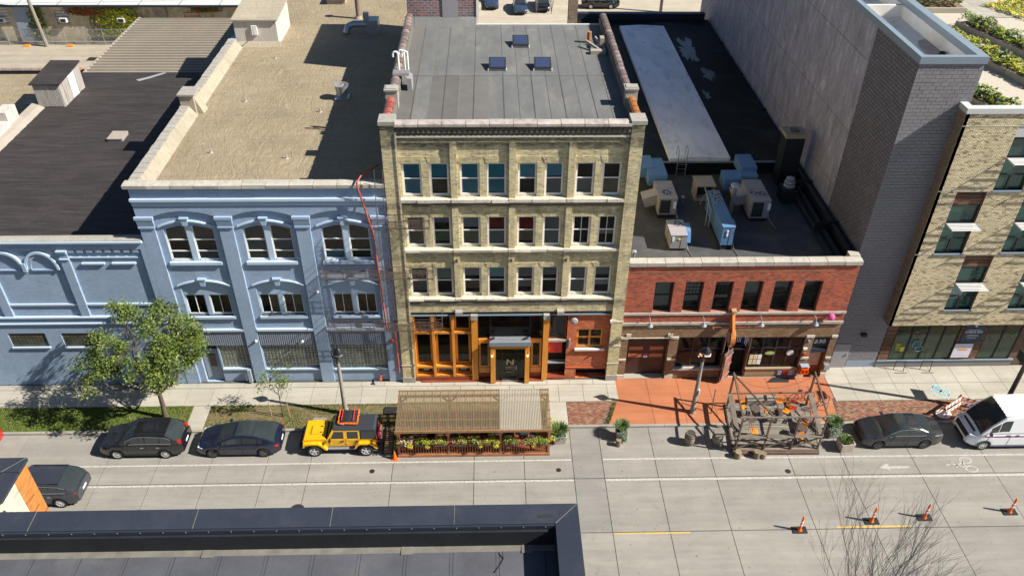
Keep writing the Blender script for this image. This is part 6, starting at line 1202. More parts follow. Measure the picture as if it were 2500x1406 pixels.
    for side in (1, -1):
        q = MB()
        for x in sp.get('doors', []):
            zt = top(x)-.08; z0 = zb+.12; q.beam((x, side*(plan(x)*.992), zt-.05), (x, side*(plan(x)*1.0005), (z0+zt)/2), .012, .012); q.beam((x, side*plan(x)*1.0005, (z0+zt)/2), (x, side*plan(x)*.99, z0), .012, .012)
        q.f and q.build('door_gap', 'plastic_black', t)
        for x in sp.get('handles', []): MB().obox((x, side*(plan(x)*.99+.015), top(x)-.2), .09, .014, .014).build('door_handle', sp.get('handlemat', P), t)
        xm = sp['mirror']; mi = MB().obox((xm, side*(W_+.09), top(xm)+.06), .07, .085, .06, side*.2).build('wing_mirror', sp.get('mirrormat', P), t)
        MB().obox((-Lh+.27, side*(W_*.72), sp.get('hl', .66)), .16, .13, .045, side*.45).build('headlight', 'lamp_clear', t)
        tl = sp.get('tail', (.12, .14, .08, .86)); MB().obox((Lh-tl[0]*1.2-.06, side*(W_*.70), tl[3]-.06), tl[0], tl[1]*.9, tl[2]*.7, -side*.25).build('tail_light', 'tail_red', t)
    MB().box(Lh-.03, Lh+.012, -.20, .20, sp.get('plate', .62), sp.get('plate', .62)+.12).build('number_plate', 'label_white', t); q = MB(); q.box(-Lh-.01, -Lh+.08, -W_*.5, W_*.5, .3, .55); q.build('grille', 'plastic_black', t)
    q = MB(); q.box(-Lh+.25, Lh-.25, -W_*.86, W_*.86, .2, zb+.12); q.build('underbody', 'plastic_black', t)
    if sp.get('clad'):
        q = MB()
        for side in (1, -1):
            q.box(xw[0]+wr*1.13, xw[1]-wr*1.13, side*W_*.97-.02, side*W_*.97+.02+.012*side, zb, zb+.12)
            for w in xw:
                for i in range(12):
                    a, c = pi*i/12, pi*(i+1)/12; r0, r1 = wr*1.10, wr*1.25; q.prism([(w+r0*cos(a), wz+r0*sin(a)), (w+r1*cos(a), wz+r1*sin(a)), (w+r1*cos(c), wz+r1*sin(c)), (w+r0*cos(c), wz+r0*sin(c))], 'y', side*(W_*.93), side*(W_*1.005))
        q.build('cladding', 'grey_trim' if sp.get('clad') == 2 else 'plastic_black', t)
    for w in xw:
        for side in (1, -1):
            wheel(t, w, side*(W_-.115), wr, side, sp.get('rims', 'rim'))
    for (a, c) in sp.get('rails', []):
        for side in (1, -1): MB().beam((a, side*wt*.93, zr-.01), (c, side*wt*.93, zr-.03), .03, .04).build('roof_rail', 'plastic_black', t)
    return t, top, plan
def wheel(t, x, y, r, side, rim, w=.21, spokes=10):
    q = MB(); q.lathe([(r*.66, -w/2), (r*.94, -w/2), (r, -w/2+.03), (r, w/2-.03), (r*.94, w/2), (r*.66, w/2)], 0, 0, 22, 0, 'y', False); q.v = [(p[0]+x, p[1]+y, p[2]+r) for p in q.v]; ty_ = q.build('wheel', 'tyre', t, 40)
    q = MB(); yo = side*(w/2-.035); q.lathe([(r*.66, yo-side*.10), (r*.66, yo+side*.03), (r*.60, yo+side*.03), (r*.60, yo-side*.10)], 0, 0, 22, 0, 'y', False)
    for k in range(spokes):
        a = 2*pi*k/spokes+.2; q.beam((r*.10*cos(a), yo+side*.012, r*.10*sin(a)), (r*.62*cos(a), yo+side*.02, r*.62*sin(a)), r*.085 if spokes > 6 else r*.16, .02, 0, (0, 1, 0))
    q.lathe([(r*.15, yo-.02), (r*.15, yo+side*.03)], 0, 0, 10, 0, 'y'); q.v = [(p[0]+x, p[1]+y, p[2]+r) for p in q.v]; q.build('rim', rim, ty_); q = MB(); q.lathe([(r*.6, yo-side*.09), (r*.6, yo-side*.07)], 0, 0, 16, 0, 'y'); q.v = [(p[0]+x, p[1]+y, p[2]+r) for p in q.v]; q.build('brake', 'grille', ty_)
YP = -5.06
suv = dict(L=4.58, W=1.83, wr=.345, axles=(-1.38, 1.27), paint='paint_black', zb=.26, prof=[(-2.29, .70), (-2.15, .90), (-1.15, 1.08), (.6, 1.10), (1.9, 1.08), (2.29, .98)], cabin=(-1.12, -.28, 1.45, 2.16), roof=1.68, reardrop=.10, rearpow=.75, swin=(-.75, 1.78), pillars=[(-.02, .03), (.28, .36), (1.08, 1.16)], trim='galv', doors=(-.72, .32, 1.2), handles=(.12, .98), handlemat='galv', mirror=-.62, tail=(.09, .09, .22, 1.08), clad=1, rails=[(-.1, 1.4)], wbelt=.95, wroof=.76)
vehicle('parked_car', 'black compact SUV with silver alloy wheels parked at the kerb beside the tree', 'car', (-20.52, YP, RZ), 0, suv, 'cars parked along the kerb')
sed = dict(L=4.62, W=1.84, wr=.335, axles=(-1.42, 1.40), paint='paint_navy', zb=.20, prof=[(-2.31, .58), (-2.15, .74), (-1.1, .93), (.8, .98), (1.7, 1.06), (2.31, .98)], cabin=(-1.25, -.22, .95, 2.05), roof=1.43, reardrop=.05, rearpow=.72, swin=(-.85, 1.45), pillars=[(.25, .31), (1.1, 1.15)], glassroof=(-.1, .9), trim='plastic_black', doors=(-.75, .28, 1.15), handles=(.08, .98), mirror=-.72, tail=(.10, .22, .05, .90), rims='rim_dark', wbelt=.90, wroof=.68, taper=.24)
vehicle('parked_car', 'dark navy fastback saloon with glass roof parked ahead of the yellow off-roader', 'car', (-15.22, YP, RZ), 0, sed, 'cars parked along the kerb')
jet = dict(L=4.56, W=1.78, wr=.33, axles=(-1.35, 1.29), paint='paint_jetta', zb=.22, prof=[(-2.28, .62), (-2.12, .80), (-1.05, .96), (.8, 1.0), (1.6, 1.04), (2.28, .98)], cabin=(-1.15, -.32, .88, 1.78), roof=1.44, reardrop=.06, rearpow=.85, swin=(-.80, 1.22), pillars=[(.20, .28), (.95, 1.0)], glassroof=(-.18, .28), trim='galv', doors=(-.72, .25, 1.1), handles=(.05, .9), mirror=-.66, tail=(.10, .14, .09, .84), rims='rim_dark', wbelt=.93, wroof=.72)
vehicle('parked_car', 'dark grey saloon with sunroof parked between the planters and the white van', 'car', (22.2, YP-.05, RZ), 0, jet, 'cars parked along the kerb')
wag = dict(suv, L=4.8, paint='paint_wagon', prof=[(-2.4, .62), (-2.2, .84), (-1.2, 1.0), (.6, 1.05), (2.0, 1.08), (2.4, 1.0)], cabin=(-1.2, -.35, 1.55, 2.3), roof=1.62, axles=(-1.35, 1.40), swin=(-.8, 1.9), pillars=[(.1, .16), (1.0, 1.08), (1.45, 1.5)], wr=.35, rails=[(-.2, 1.6)], tail=(.14, .16, .07, 1.0), clad=1)
vehicle('driving_car', 'dark grey estate car in the traffic lane behind the pale parapet corner', 'car', (-25.05, -8.35, RZ), 0.0, wag)
red = dict(jet, paint='paint_red'); vehicle('parked_car', 'red car of which only the rear edge shows at the left frame edge', 'car', (-31.1, YP, RZ), 0, red, 'cars parked along the kerb')
# yellow off-roader
J = local(thing('parked_car', 'yellow four-door off-roader with black hardtop and cargo bag on the roof', 'car', (-9.55, -5.05, RZ), 0, 'cars parked along the kerb')); Yp = 'paint_yellow'
b = MB(); hw = .72
b.prism([(-2.05, .62), (2.0, .62), (2.02, 1.12), (-.75, 1.14), (-.80, 1.20), (-1.98, 1.14), (-2.06, 1.05)], 'y', -hw, hw); o = b.build('body', Yp, J)
b = MB(); b.prism([(-2.06, 1.04), (-1.98, 1.14), (-.82, 1.21), (-.78, 1.16)], 'y', -.60, .60); b.prism([(-1.7, 1.16), (-.95, 1.205), (-.95, 1.25), (-1.6, 1.215)], 'y', -.33, .33); b.build('bonnet', Yp, J)
for y in (-.22, .22): MB().box(-1.15, -1.0, y-.03, y+.03, 1.235, 1.262).build('bonnet_vent', 'plastic_black', J)
MB().box(-.80, -.64, -.62, .62, 1.14, 1.20).build('cowl', 'plastic_black', J)
b = MB()    # windscreen frame
for s in (-1, 1): b.beam((-.66, s*.68, 1.15), (-.34, s*.60, 1.74), .07, .07)
b.beam((-.34, -.62, 1.74), (-.34, .62, 1.74), .07, .06); b.beam((-.66, -.68, 1.17), (-.66, .68, 1.17), .07, .07); b.build('windscreen_frame', Yp, J); MB().add([(-.65, -.64, 1.18), (-.65, .64, 1.18), (-.36, .58, 1.72), (-.36, -.58, 1.72)], [(0, 1, 2, 3)]).build('windscreen', 'car_glass', J)
for s in (-1, 1):
    b = MB()
    def sidep(x, z, o=0): u = (z-1.12)/(1.74-1.12); return (x, s*(hw-.02+o-(.11*u)), z)
    for (x0, x1) in ((-.62, .32), (.32, 1.12)):
        xl = lambda z: x0+((z-1.12)/.62*.28 if x0 < 0 else 0)
        for q in (((x0, 1.12), (x0+.09, 1.12), (xl(1.72)+.09, 1.72), (xl(1.72), 1.72)), ((x1-.09, 1.12), (x1, 1.12), (x1, 1.72), (x1-.09, 1.72)), ((xl(1.67), 1.67), (x1, 1.67), (x1, 1.74), (xl(1.74), 1.74)), ((x0, 1.10), (x1, 1.10), (x1, 1.17), (x0, 1.17))):
            b.add([sidep(*p, .02) for p in q]+[sidep(*p, -.02) for p in q], [(0, 1, 2, 3), (7, 6, 5, 4), (0, 4, 5, 1), (1, 5, 6, 2), (2, 6, 7, 3), (3, 7, 4, 0)])
        MB().add([sidep(x0+.05, 1.15), sidep(x1-.05, 1.15), sidep(x1-.05, 1.69), sidep(xl(1.69)+.05, 1.69)], [(0, 1, 2, 3)]).build('side_window', 'car_glass', J)
    b.build('door_frames', Yp, J)
    MB().add([sidep(1.20, 1.17, .025), sidep(1.95, 1.17, .025), sidep(1.93, 1.66, .025), sidep(1.22, 1.66, .025)], [(0, 1, 2, 3)]).build('quarter_window', 'car_glass', J)
    q = MB()
    for x in (-.60, .32, 1.12): q.box(x-.007, x+.007, s*hw-.004, s*hw+.004, .66, 1.12)
    q.build('door_gap', 'brown_wood', J)
    for x in (.14, .96): MB().obox((x, s*(hw+.02), 1.02), .09, .02, .025).build('door_handle', 'plastic_black', J)
    for x in (-.52, .40): MB().obox((x, s*(hw+.012), .85), .07, .015, .02).build('hinge', Yp, J)
    MB().obox((-.52, s*(hw+.16), 1.22), .05, .10, .08).build('wing_mirror', 'plastic_black', J); MB().obox((1.72, s*(hw+.006), 1.0), .08, .008, .08).build('fuel_cap', 'plastic_black', J)
    for w, nm in ((-1.45, 0), (1.42, 1)):      # trapezoid wheel arch flares
        A = [(w-.66 if not nm else w-.62, .62), (w-.50, .93), (w-.36, 1.02), (w+.30, 1.02), (w+.47, .92), (w+.66, .60)] if nm else [(w-.60, .72), (w-.56, .98), (w-.1, 1.03), (w+.30, 1.01), (w+.52, .86), (w+.74, .52)]
        A2 = [(p[0]*.0+w+(p[0]-w)*.84, p[1]-.10) for p in A]; A2[0] = (A2[0][0], A[0][1]); A2[-1] = (A2[-1][0], A[-1][1]); q = MB()
        for i in range(5): q.prism([A[i], A[i+1], A2[i+1], A2[i]], 'y', s*.66, s*.93)
        q.build('wheel_arch', Yp, J)
    MB().box(-.72, .80, s*.74-.09, s*.74+.09, .46, .53).build('side_step', 'grey_trim', J); MB().obox((-2.05, s*.47, .92), .03, .09, .09).build('headlight', 'lamp_clear', J); MB().obox((2.04, s*.62, .92), .04, .07, .12).build('tail_light', 'tail_red', J)
    MB().obox((-1.98, s*.8, .9), .04, .05, .03).build('indicator', 'tile_orange', J)
b = MB(); b.add([(-.36, -.62, 1.76), (2.0, -.62, 1.76), (2.0, .62, 1.76), (-.36, .62, 1.76), (-.30, -.56, 1.84), (1.92, -.56, 1.84), (1.92, .56, 1.84), (-.30, .56, 1.84)], [(0, 3, 2, 1), (4, 5, 6, 7), (0, 1, 5, 4), (1, 2, 6, 5), (2, 3, 7, 6), (3, 0, 4, 7)])
b.add([(1.12, -.70, 1.13), (2.02, -.70, 1.13), (2.02, .70, 1.13), (1.12, .70, 1.13), (1.12, -.60, 1.76), (2.0, -.60, 1.76), (2.0, .60, 1.76), (1.12, .60, 1.76)], [(0, 3, 2, 1), (4, 5, 6, 7), (0, 1, 5, 4), (1, 2, 6, 5), (2, 3, 7, 6), (3, 0, 4, 7)])
for k in range(6): b.box(1.1, 1.85, -.42+k*.16, -.38+k*.16, 1.84, 1.855)
b.box(.34, .36, -.56, .56, 1.84, 1.846); b.build('hardtop', 'hardtop', J); MB().box(1.99, 2.015, -.55, .55, 1.25, 1.68).build('rear_window', 'car_glass', J)
b = MB(); b.box(-2.30, -2.06, -.80, .80, .48, .66); b.box(-2.08, -2.02, -.55, .55, .55, 1.08); b.box(2.0, 2.2, -.78, .78, .48, .68); b.box(-2.0, 2.0, -.6, .6, .35, .62); b.build('bumpers', 'plastic_black', J)
for k in range(7): MB().box(-2.085, -2.06, -.30+k*.09, -.26+k*.09, .68, 1.0).build('grille_slot', 'grille', J)
q = MB(); q.lathe([(.2, 2.06), (.38, 2.08), (.40, 2.16), (.38, 2.24), (.12, 2.28)], 0, .98, 22, 0, 'x'); sp_ = q.build('spare_wheel', 'pink_fabric', J, True); q = MB(); q.lathe([(.385, 2.18), (.40, 2.22), (.36, 2.27)], 0, .98, 22, 0, 'x'); q.build('cover_edge', 'parapet_tan', sp_)
for w in (-1.45, 1.42):
    for s in (-1, 1): wheel(J, w, s*.80, .40, s, 'rim', .25, 5)
bag = thing('roof_bag', 'black roof cargo bag trimmed with bright orange edging on the yellow off-roader', 'cargo bag', (-9.1, -4.8, 1.8)); zt = 1.75
b = MB(); nx_, ny_ = 10, 10; vs = []
for i in range(nx_+1):
    for j in range(ny_+1):
        u, v = i/nx_, j/ny_; x = -9.62+1.05*u; y = -5.30+1.05*v; h = .26*(max(0, sin(pi*u))*max(0, sin(pi*v)))**.3+.02*MN.noise(Vector((u*5, v*5, 0))); vs.append((x+.03*sin(v*9), y+.03*sin(u*8), zt+h))
b.add(vs, [(i*(ny_+1)+j, (i+1)*(ny_+1)+j, (i+1)*(ny_+1)+j+1, i*(ny_+1)+j+1) for i in range(nx_) for j in range(ny_)]); b.add([(-9.6, -5.28, zt), (-8.6, -5.28, zt), (-8.6, -4.27, zt), (-9.6, -4.27, zt)], [(3, 2, 1, 0)]); b.build('bag', 'rubber_black', bag, True)
def wav(pts): return [(p[0]+random.uniform(-.02, .02), p[1]+random.uniform(-.02, .02), p[2]+random.uniform(-.01, .02)) for p in pts]
b = MB(); b.tube(wav([(-9.55+.09*i, -5.33, zt+.10) for i in range(12)]), .055, 6); b.tube(wav([(-9.60, -5.3+.1*i, zt+.12) for i in range(11)]), .045, 6); b.tube(wav([(-8.56, -5.3+.1*i, zt+.12) for i in range(11)]), .05, 6); b.build('edging', 'orange_plastic', bag)
b = MB(); b.tube(wav([(-9.42, -5.2+.11*i, zt+.24) for i in range(9)]), .03, 5); b.tube(wav([(-8.78, -5.2+.11*i, zt+.26) for i in range(9)]), .03, 5); b.build('strap', 'stripe_red', bag)
# white delivery van
vsp = dict(L=6.0, W=2.05, wr=.36, axles=(-2.05, 1.95), paint='paint_white', zb=.30, prof=[(-3.0, .70), (-2.85, .95), (-2.3, 1.22), (-1.9, 1.35), (-1.0, 1.38), (3.0, 1.38)], cabin=(-2.42, -1.35, 2.85, 2.98), roof=2.50, reardrop=.06, rearpow=.3, swin=(-1.95, -.95), pillars=[(-1.55, -1.52)], doors=(-1.95, -.75, .6), handles=(-.9, -.35), handlemat='plastic_black', mirror=-2.0, mirrormat='plastic_black', tail=(.05, .08, .3, 1.3), wbelt=.985, wroof=.90, rearglass=False, nose=.9, taper=.22, hl=1.0, clad=2)
vt, vtop, vplan = vehicle('delivery_van', 'white postal delivery van with blue eagle emblem parked at the right edge', 'van', (28.85, -5.12, RZ), 0, vsp)
for s in (-1, 1):
    q = MB(); q.box(-2.2, 3.0, s*1.027-.004, s*1.027+.004, 1.10, 1.13); q.build('blue_stripe', 'usps_blue', vt); q = MB(); q.box(-2.2, 3.0, s*1.027-.004, s*1.027+.004, 1.05, 1.085); q.build('red_stripe', 'stripe_red', vt)
    yy = lambda z: s*(1.012-(z-1.38)*.075)
    MB().add([(.1, yy(1.50)+s*.012, 1.50), (1.7, yy(1.50)+s*.012, 1.50), (1.7, yy(2.02)+s*.012, 2.02), (.1, yy(2.02)+s*.012, 2.02)], [(0, 1, 2, 3)]).build('emblem_panel', 'usps_blue', vt); MB().add([(.15, yy(1.8)+s*.018, 1.80), (.55, yy(1.9)+s*.018, 1.92), (1.5, yy(1.9)+s*.018, 1.94), (1.1, yy(1.7)+s*.018, 1.72), (.7, yy(1.7)+s*.018, 1.78), (.5, yy(1.6)+s*.018, 1.60)], [(0, 1, 2, 3, 4, 5)]).build('emblem', 'label_white', vt)
q = MB()
for k in range(8): q.box(-1.3+.0, 2.8, -.84+k*.24-.03, -.84+k*.24+.03, 2.525, 2.54)
q.build('roof_rib', 'paint_white', vt); MB().obox((-2.62, 0, 1.16), .05, .6, .04, 0, 0, 0, .4).build('wiper_cowl', 'plastic_black', vt); MB().obox((-2.94, 0, .82), .06, .62, .12).build('radiator_grille', 'plastic_black', vt)
# parking lot beyond
lot = sheet('parking_lot', -15, 60, 58.5, 140, -.02, 'lot')
sm = dict(sed, paint='paint_blue', glassroof=None)
for i, (x, y, rz, sp, lab) in enumerate(((-.7, 72.2, -pi/2, dict(suv, paint='paint_blue', rails=[]), 'blue SUV nose-on in the lot behind the warehouse, nearest the stair house'), (3.0, 70.2, -pi/2, dict(jet, paint='paint_blue'), 'dark blue car in the lot of which only the roof shows'), (6.0, 71.2, -pi/2, dict(jet, paint='paint_black'), 'black car nose-on in the lot left of the brick chimney'), (13.6, 71.4, pi, dict(suv, paint='paint_black', L=5.0), 'black SUV side-on in the parking lot behind the tavern roof'))):
    vehicle('parked_car', lab, 'car', (x, y, 0), -rz if rz != pi else pi, sp, 'cars in the rear parking lot')
for i, (x, y) in enumerate(((21.4, 69.5), (27.2, 68.0))):
    t = thing('utility_pole', ['timber pole in the parking lot behind the tavern roof', 'timber pole at the lot edge next to the tower wall'][i], 'pole', (x, y, 0), 0, 'poles in the rear lot'); MB().tube([(x, y, 0), (x, y, 10)], .2, 8).build('pole', 'grey_wood', t)
t = thing('parking_kiosk', 'round tan drum in the lot beside the blue SUV', 'drum', (-2.9, 69.6, 0)); MB().lathe([(.8, 0), (.85, .5), (.8, 1.0), (.2, 1.05)], -2.9, 69.9, 14).build('drum', 'parapet_tan', t); t.name = 'tan_drum'
b = MB()
for x in (-5.6, -5.0, -4.4): b.tube([(x, 68.9, 0), (x-.2, 68.9, 2.6)], .05, 5)
b.box(-5.8, -4.2, 68.85, 68.95, 2.2, 2.3); tag(b.build('white_railing', 'white_paint'), 'white post railing at the lot edge beside the stair house', 'railing')
for i, x in enumerate((7.0, 5.1)):
    b = MB()
    for k in range(9):
        a = random.uniform(-.5, .5); b.tube([(x, 68.7, 0), (x+a*.5, 68.7, 1.5), (x+a*1.6, 68.8, 2.8+random.random())], .03, 4, 0, .01)
    tag(b.build('bare_shrub', 'twig'), ['thin bare shrub between the parked cars and the brick chimney', 'thin bare shrub left of the black car in the lot'][i], 'shrub')
sheet('rear_yard', -19.4, 60, 38, 58.4, -.04, 'lot')
# ================================================================ covered dining terrace (pergola) on the road
PG = thing('covered_terrace', 'timber dining terrace with corrugated clear roof, railing and flower boxes', 'pergola', (-2.1, -5, RZ)); px0, px1 = -6.32, 2.12; pf, pb = -6.08, -3.75; PW, PR = 'pergola_wood', 'pergola_red'
nb = 17
for k in range(nb): y = pf+.04+(pb-pf-.08)*k/nb; MB().box(px0, px1, y+.006, y+(pb-pf-.08)/nb-.006, RZ+.02, RZ+.12).build('deck_board', 'red_wood', PG)
MB().box(px0-.03, px1+.03, pf-.04, pf+.03, RZ, RZ+.2).build('edge_board', PR, PG)
cols = [px0+.05, -3.50, -.62, px1-.05]
for x in cols:
    MB().box(x-.06, x+.06, pf, pf+.12, RZ, 2.16).build('post', PR, PG); MB().box(x-.06, x+.06, pb-.12, pb, RZ, 2.42).build('post', PW, PG)
    for s in (-1, 1):
        if px0 < x+s*.5 < px1: MB().beam((x, pf+.06, 1.62), (x+s*.42, pf+.06, 2.06), .06, .08).build('brace', PW, PG); MB().beam((x, pb-.06, 1.9), (x+s*.42, pb-.06, 2.34), .06, .08).build('brace', PW, PG)
    MB().box(x-.07, x+.07, pf-.03, pf+.15, 2.16, 2.24).build('post_cap', 'galv', PG)
for k in range(28):
    x = px0+.08+(px1-px0-.16)*k/28; MB().box(x+.008, x+(px1-px0-.16)/28-.008, pb-.03, pb, .05, 1.25).build('added_back_board', 'pergola_red' if k % 3 else 'red_wood', PG)  # boards added to darken the view seen through the clear roof
def rz_(y): return 2.26+(y-pf)*(2.52-2.26)/(pb-pf)
yF, yBk = pf-.24, pb+.20
MB().box(px0-.05, px1+.05, pf-.02, pf+.10, 2.06, 2.18).build('beam', PR, PG); MB().box(px0-.05, px1+.05, pb-.10, pb+.02, 2.32, 2.44).build('beam', PW, PG)
for k in range(19):
    x = px0+(px1-px0)*k/18; MB().beam((x, yF, rz_(yF)-.05), (x, yBk, rz_(yBk)-.05), .045, .10).build('rafter', PW, PG)
for y in (yF, -5.6, -5.0, -4.4, yBk): MB().box(px0-.05, px1+.05, y-.035, y+.035, rz_(y)+.0, rz_(y)+.04).build('purlin', PW, PG)
for (x0, x1, m) in ((px0-.02, -.66, 'poly_clear'), (-.66, 1.62, 'poly_milky'), (1.62, px1+.02, 'poly_clear')):
    b = MB(); n = int((x1-x0)/.02); vs = []
    for i in range(n+1): x = x0+(x1-x0)*i/n; h = .011*sin(x*2*pi/.09); vs += [(x, yF-.03, rz_(yF-.03)+.058+h), (x, yBk+.03, rz_(yBk+.03)+.058+h)]
    b.add(vs, [(2*i, 2*i+2, 2*i+3, 2*i+1) for i in range(n)]); b.build('corrugated_sheet', m, PG, True)
b = MB(); b.box(px0-.06, px1+.06, yF-.06, yF-.035, rz_(yF)-.12, rz_(yF)+.04); b.build('fascia', PW, PG)
MB().box(px0, px1, pf+.0, pf+.10, .86, .92).build('top_rail', PR, PG); MB().box(px0, px1, pf+.02, pf+.08, .12, .18).build('bottom_rail', PR, PG)
n = 58
for k in range(n):
    x = px0+.1+(px1-px0-.2)*k/(n-1)
    if min(abs(x-c) for c in cols) > .07 and x < 1.3: MB().box(x-.02, x+.02, pf+.02, pf+.06, .18, .86).build('baluster', PR, PG)
for k in range(8): MB().beam((1.3+k*.1, pf+.03, .18), (1.32+k*.1, pf+.03, .86), .018, .018).build('lattice_strip', PR, PG)
for k in range(6): MB().beam((1.28, pf+.045, .22+k*.11), (2.08, pf+.045, .26+k*.11), .018, .018).build('lattice_strip', PR, PG)
for s, x in ((0, px0+.02), (1, px1-.02)):
    b = MB(); b.box(x-.03, x+.03, pf, pb, .86, .92); b.box(x-.03, x+.03, pf, pb, .1, .16)
    for k in range(11): y = pf+.15+k*.21; b.box(x-.02, x+.02, y-.02, y+.02, .16, .86)
    b.build('side_railing', PR, PG)
def blob(b, cx, cy, cz, r, n, s, nm, wts, flat=.8):
    for i in range(n):
        d = Vector((random.gauss(0, 1), random.gauss(0, 1), random.gauss(0, 1))).normalized()*r*random.uniform(.45, 1.0)*(1+.35*MN.noise(Vector((cx+i*.07, cy, cz)))); p = Vector((cx, cy, cz))+Vector((d.x, d.y, d.z*flat))
        a = Vector((random.gauss(0, 1), random.gauss(0, 1), random.gauss(0, .6))).normalized()*s*random.uniform(.6, 1.3); c = a.cross(Vector((random.random()-.5, random.random()-.5, 1))).normalized()*s*.6
        b.add([p-a*.5, p+c*.5, p+a*.6, p-c*.5], [(0, 1, 2, 3)], random.choices(range(nm), wts)[0])
fm = ['leaf_lime', 'leaf_green', 'petal_pink', 'petal_white', 'petal_yellow', 'leaf_yellow', 'leaf_red']
fl = [(-5.85, (3, 4, 2, 2, 1, 2, 0), 'mixed box with yellow and pink flowers at the left end of the terrace railing'), (-4.92, (6, 4, 0, 0, 0, 3, 0), 'lime green trailing plant box, second from the left on the terrace railing'), (-4.0, (3, 5, 1, 0, 1, 1, 0), 'green flower box just left of the first middle terrace post'), (-2.9, (3, 4, .8, .4, 1, 1, 1), 'flower box with pink edge and lime leaves right of the first middle post'), (-2.0, (3, 4, .4, 1, 0, 2, 1), 'flower box with pale blossoms in the middle of the terrace railing'), (-1.15, (3, 4, 0, 0, 0, 3, 1.5), 'green and rust coloured flower box left of the second middle post'), (-.02, (3, 5, 0, .8, 0, 1, 1), 'green flower box right of the second middle terrace post'), (.95, (2, 4, 2, .6, 0, 2, .5), 'flower box with a large pink bloom towards the right end of the railing'), (1.6, (3, 6, 0, 0, 0, 1, 0), 'leafy green box at the right end of the terrace railing')]
for x, w, lab in fl:
    t = thing('flower_box', lab, 'flower box', (x, pf-.05, .7), 0, 'flower boxes on the terrace railing'); MB().box(x-.36, x+.36, pf-.14, pf+.14, .86, 1.02).build('box', 'brown_wood', t)
    b = MB()
    for k in range(4): blob(b, x-.28+.19*k, pf+random.uniform(-.14, .04), 1.16+random.uniform(-.05, .16), .21, 150, .07, 7, w)
    if w[5] >= 2: blob(b, x+.25, pf-.16, .95, .17, 150, .06, 7, (2, .3, 0, 0, 2, 4, 0))
    if w[2] >= .8: blob(b, x+(.25 if x < -4 else -.3 if x < 0 else .3), pf-.05, 1.18, .15, 110, .05, 7, (0, .3, 4, 1.2, 0, 0, 0))
    b.build('plants', fm, t)['kind'] = 'stuff'
t = thing('topiary_ball', 'round clipped plant above the terrace flower boxes', 'plant', (-1.15, pf+.1, .9)); b = MB(); blob(b, -1.15, pf+.12, 1.62, .13, 260, .05, 2, (3, 1), 1); b.build('foliage', ['leaf_green', 'leaf_lime'], t)['kind'] = 'stuff'; MB().tube([(-1.15, pf+.12, .95), (-1.15, pf+.12, 1.55)], .015, 5).build('stem', 'bark', t)
for i, (x, y) in enumerate(((-5.2, -4.9), (-3.9, -4.9), (-2.2, -4.8), (-.9, -4.9), (.6, -4.9))):
    lab = ['dark table under the left end of the terrace roof', 'dark table left of the first middle terrace post', 'dark table in the middle under the terrace roof', 'dark table by the second middle terrace post', 'dark table under the milky terrace roof'][i]
    t = thing('dining_table', lab, 'table', (x, y, RZ+.12), 0, 'tables on the covered terrace'); MB().box(x-.38, x+.38, y-.38, y+.38, .72, .76).build('tabletop', 'grey_wood' if i % 2 else 'metal_dark', t); MB().tube([(x, y, .02), (x, y, .72)], .04, 6).build('leg', 'iron', t)
    for s in (-1, 1):
        c = thing('dining_chair', ('chair left of the ' if s < 0 else 'chair right of the ')+lab, 'chair', (x+s*.66, y, RZ+.12), 0, 'chairs on the covered terrace'); b = MB(); b.box(x+s*.66-.2, x+s*.66+.2, y-.2, y+.2, .44, .48); b.build('seat', 'metal_dark', c); MB().box(x+s*.84-.02, x+s*.84+.02, y-.2, y+.2, .48, .9).build('backrest', 'metal_dark', c); b = MB()
        for dx in (-.17, .17):
            for dy in (-.17, .17): b.tube([(x+s*.66+dx, y+dy, .02), (x+s*.66+dx, y+dy, .44)], .015, 4)
        b.build('legs', 'iron', c)
# ramp of slats with plants between off-roader and terrace
t = thing('slatted_rack', 'low dark steel rack with pale slats between the yellow off-roader and the terrace', 'rack', (-6.95, -4.9, RZ)); b = MB(); b.box(-7.25, -7.2, -5.85, -4.0, RZ, .12); b.box(-6.72, -6.67, -5.85, -4.0, RZ, .12); b.build('frame', 'iron', t)
for k in range(12): MB().box(-7.2, -6.72, -5.8+k*.15, -5.74+k*.15, .0, .06).build('slat', 'light_wood', t)
b = MB()
for k in range(5): blob(b, -6.5, -5.7+k*.42, .35+random.uniform(-.1, .2), .16, 110, .06, 4, (3, 3, 1, 1))
tag(b.build('trailing_plants', ['leaf_lime', 'leaf_green', 'petal_yellow', 'leaf_yellow']), 'trailing yellow-green plants on the left side of the terrace', 'plants', kind='stuff')
b = MB()
for k in range(3): blob(b, 2.30, -5.6+k*.75, .75-.1*k, .2, 150, .065, 3, (3, 2, 2))
tag(b.build('trailing_plants', ['leaf_lime', 'petal_yellow', 'leaf_green']), 'yellow flowers hanging on the right side of the terrace', 'plants', kind='stuff')
def cone(x, y, lab):
    t = thing('traffic_cone', lab, 'traffic cone', (x, y, RZ)); MB().box(x-.16, x+.16, y-.16, y+.16, RZ, RZ+.03).build('base', 'orange_plastic', t); b = MB(); b.lathe([(.12, RZ+.03), (.035, RZ+.62), (.02, RZ+.63)], x, y, 14); b.build('cone', 'orange_plastic', t, True)
cone(-6.53, -6.2, 'plain orange traffic cone at the left front corner of the covered terrace')
t = thing('utility_cover', 'black ribbed utility cover in the verge left of the terrace', 'cover', (-7.1, -2.58, 0)); b = MB(); b.box(-7.48, -6.6, -2.88, -2.26, -.02, .05)
for k in range(3): b.box(-7.3, -6.8, -2.7+k*.14, -2.68+k*.14, .05, .06)
b.build('lid', 'rubber_black', t)
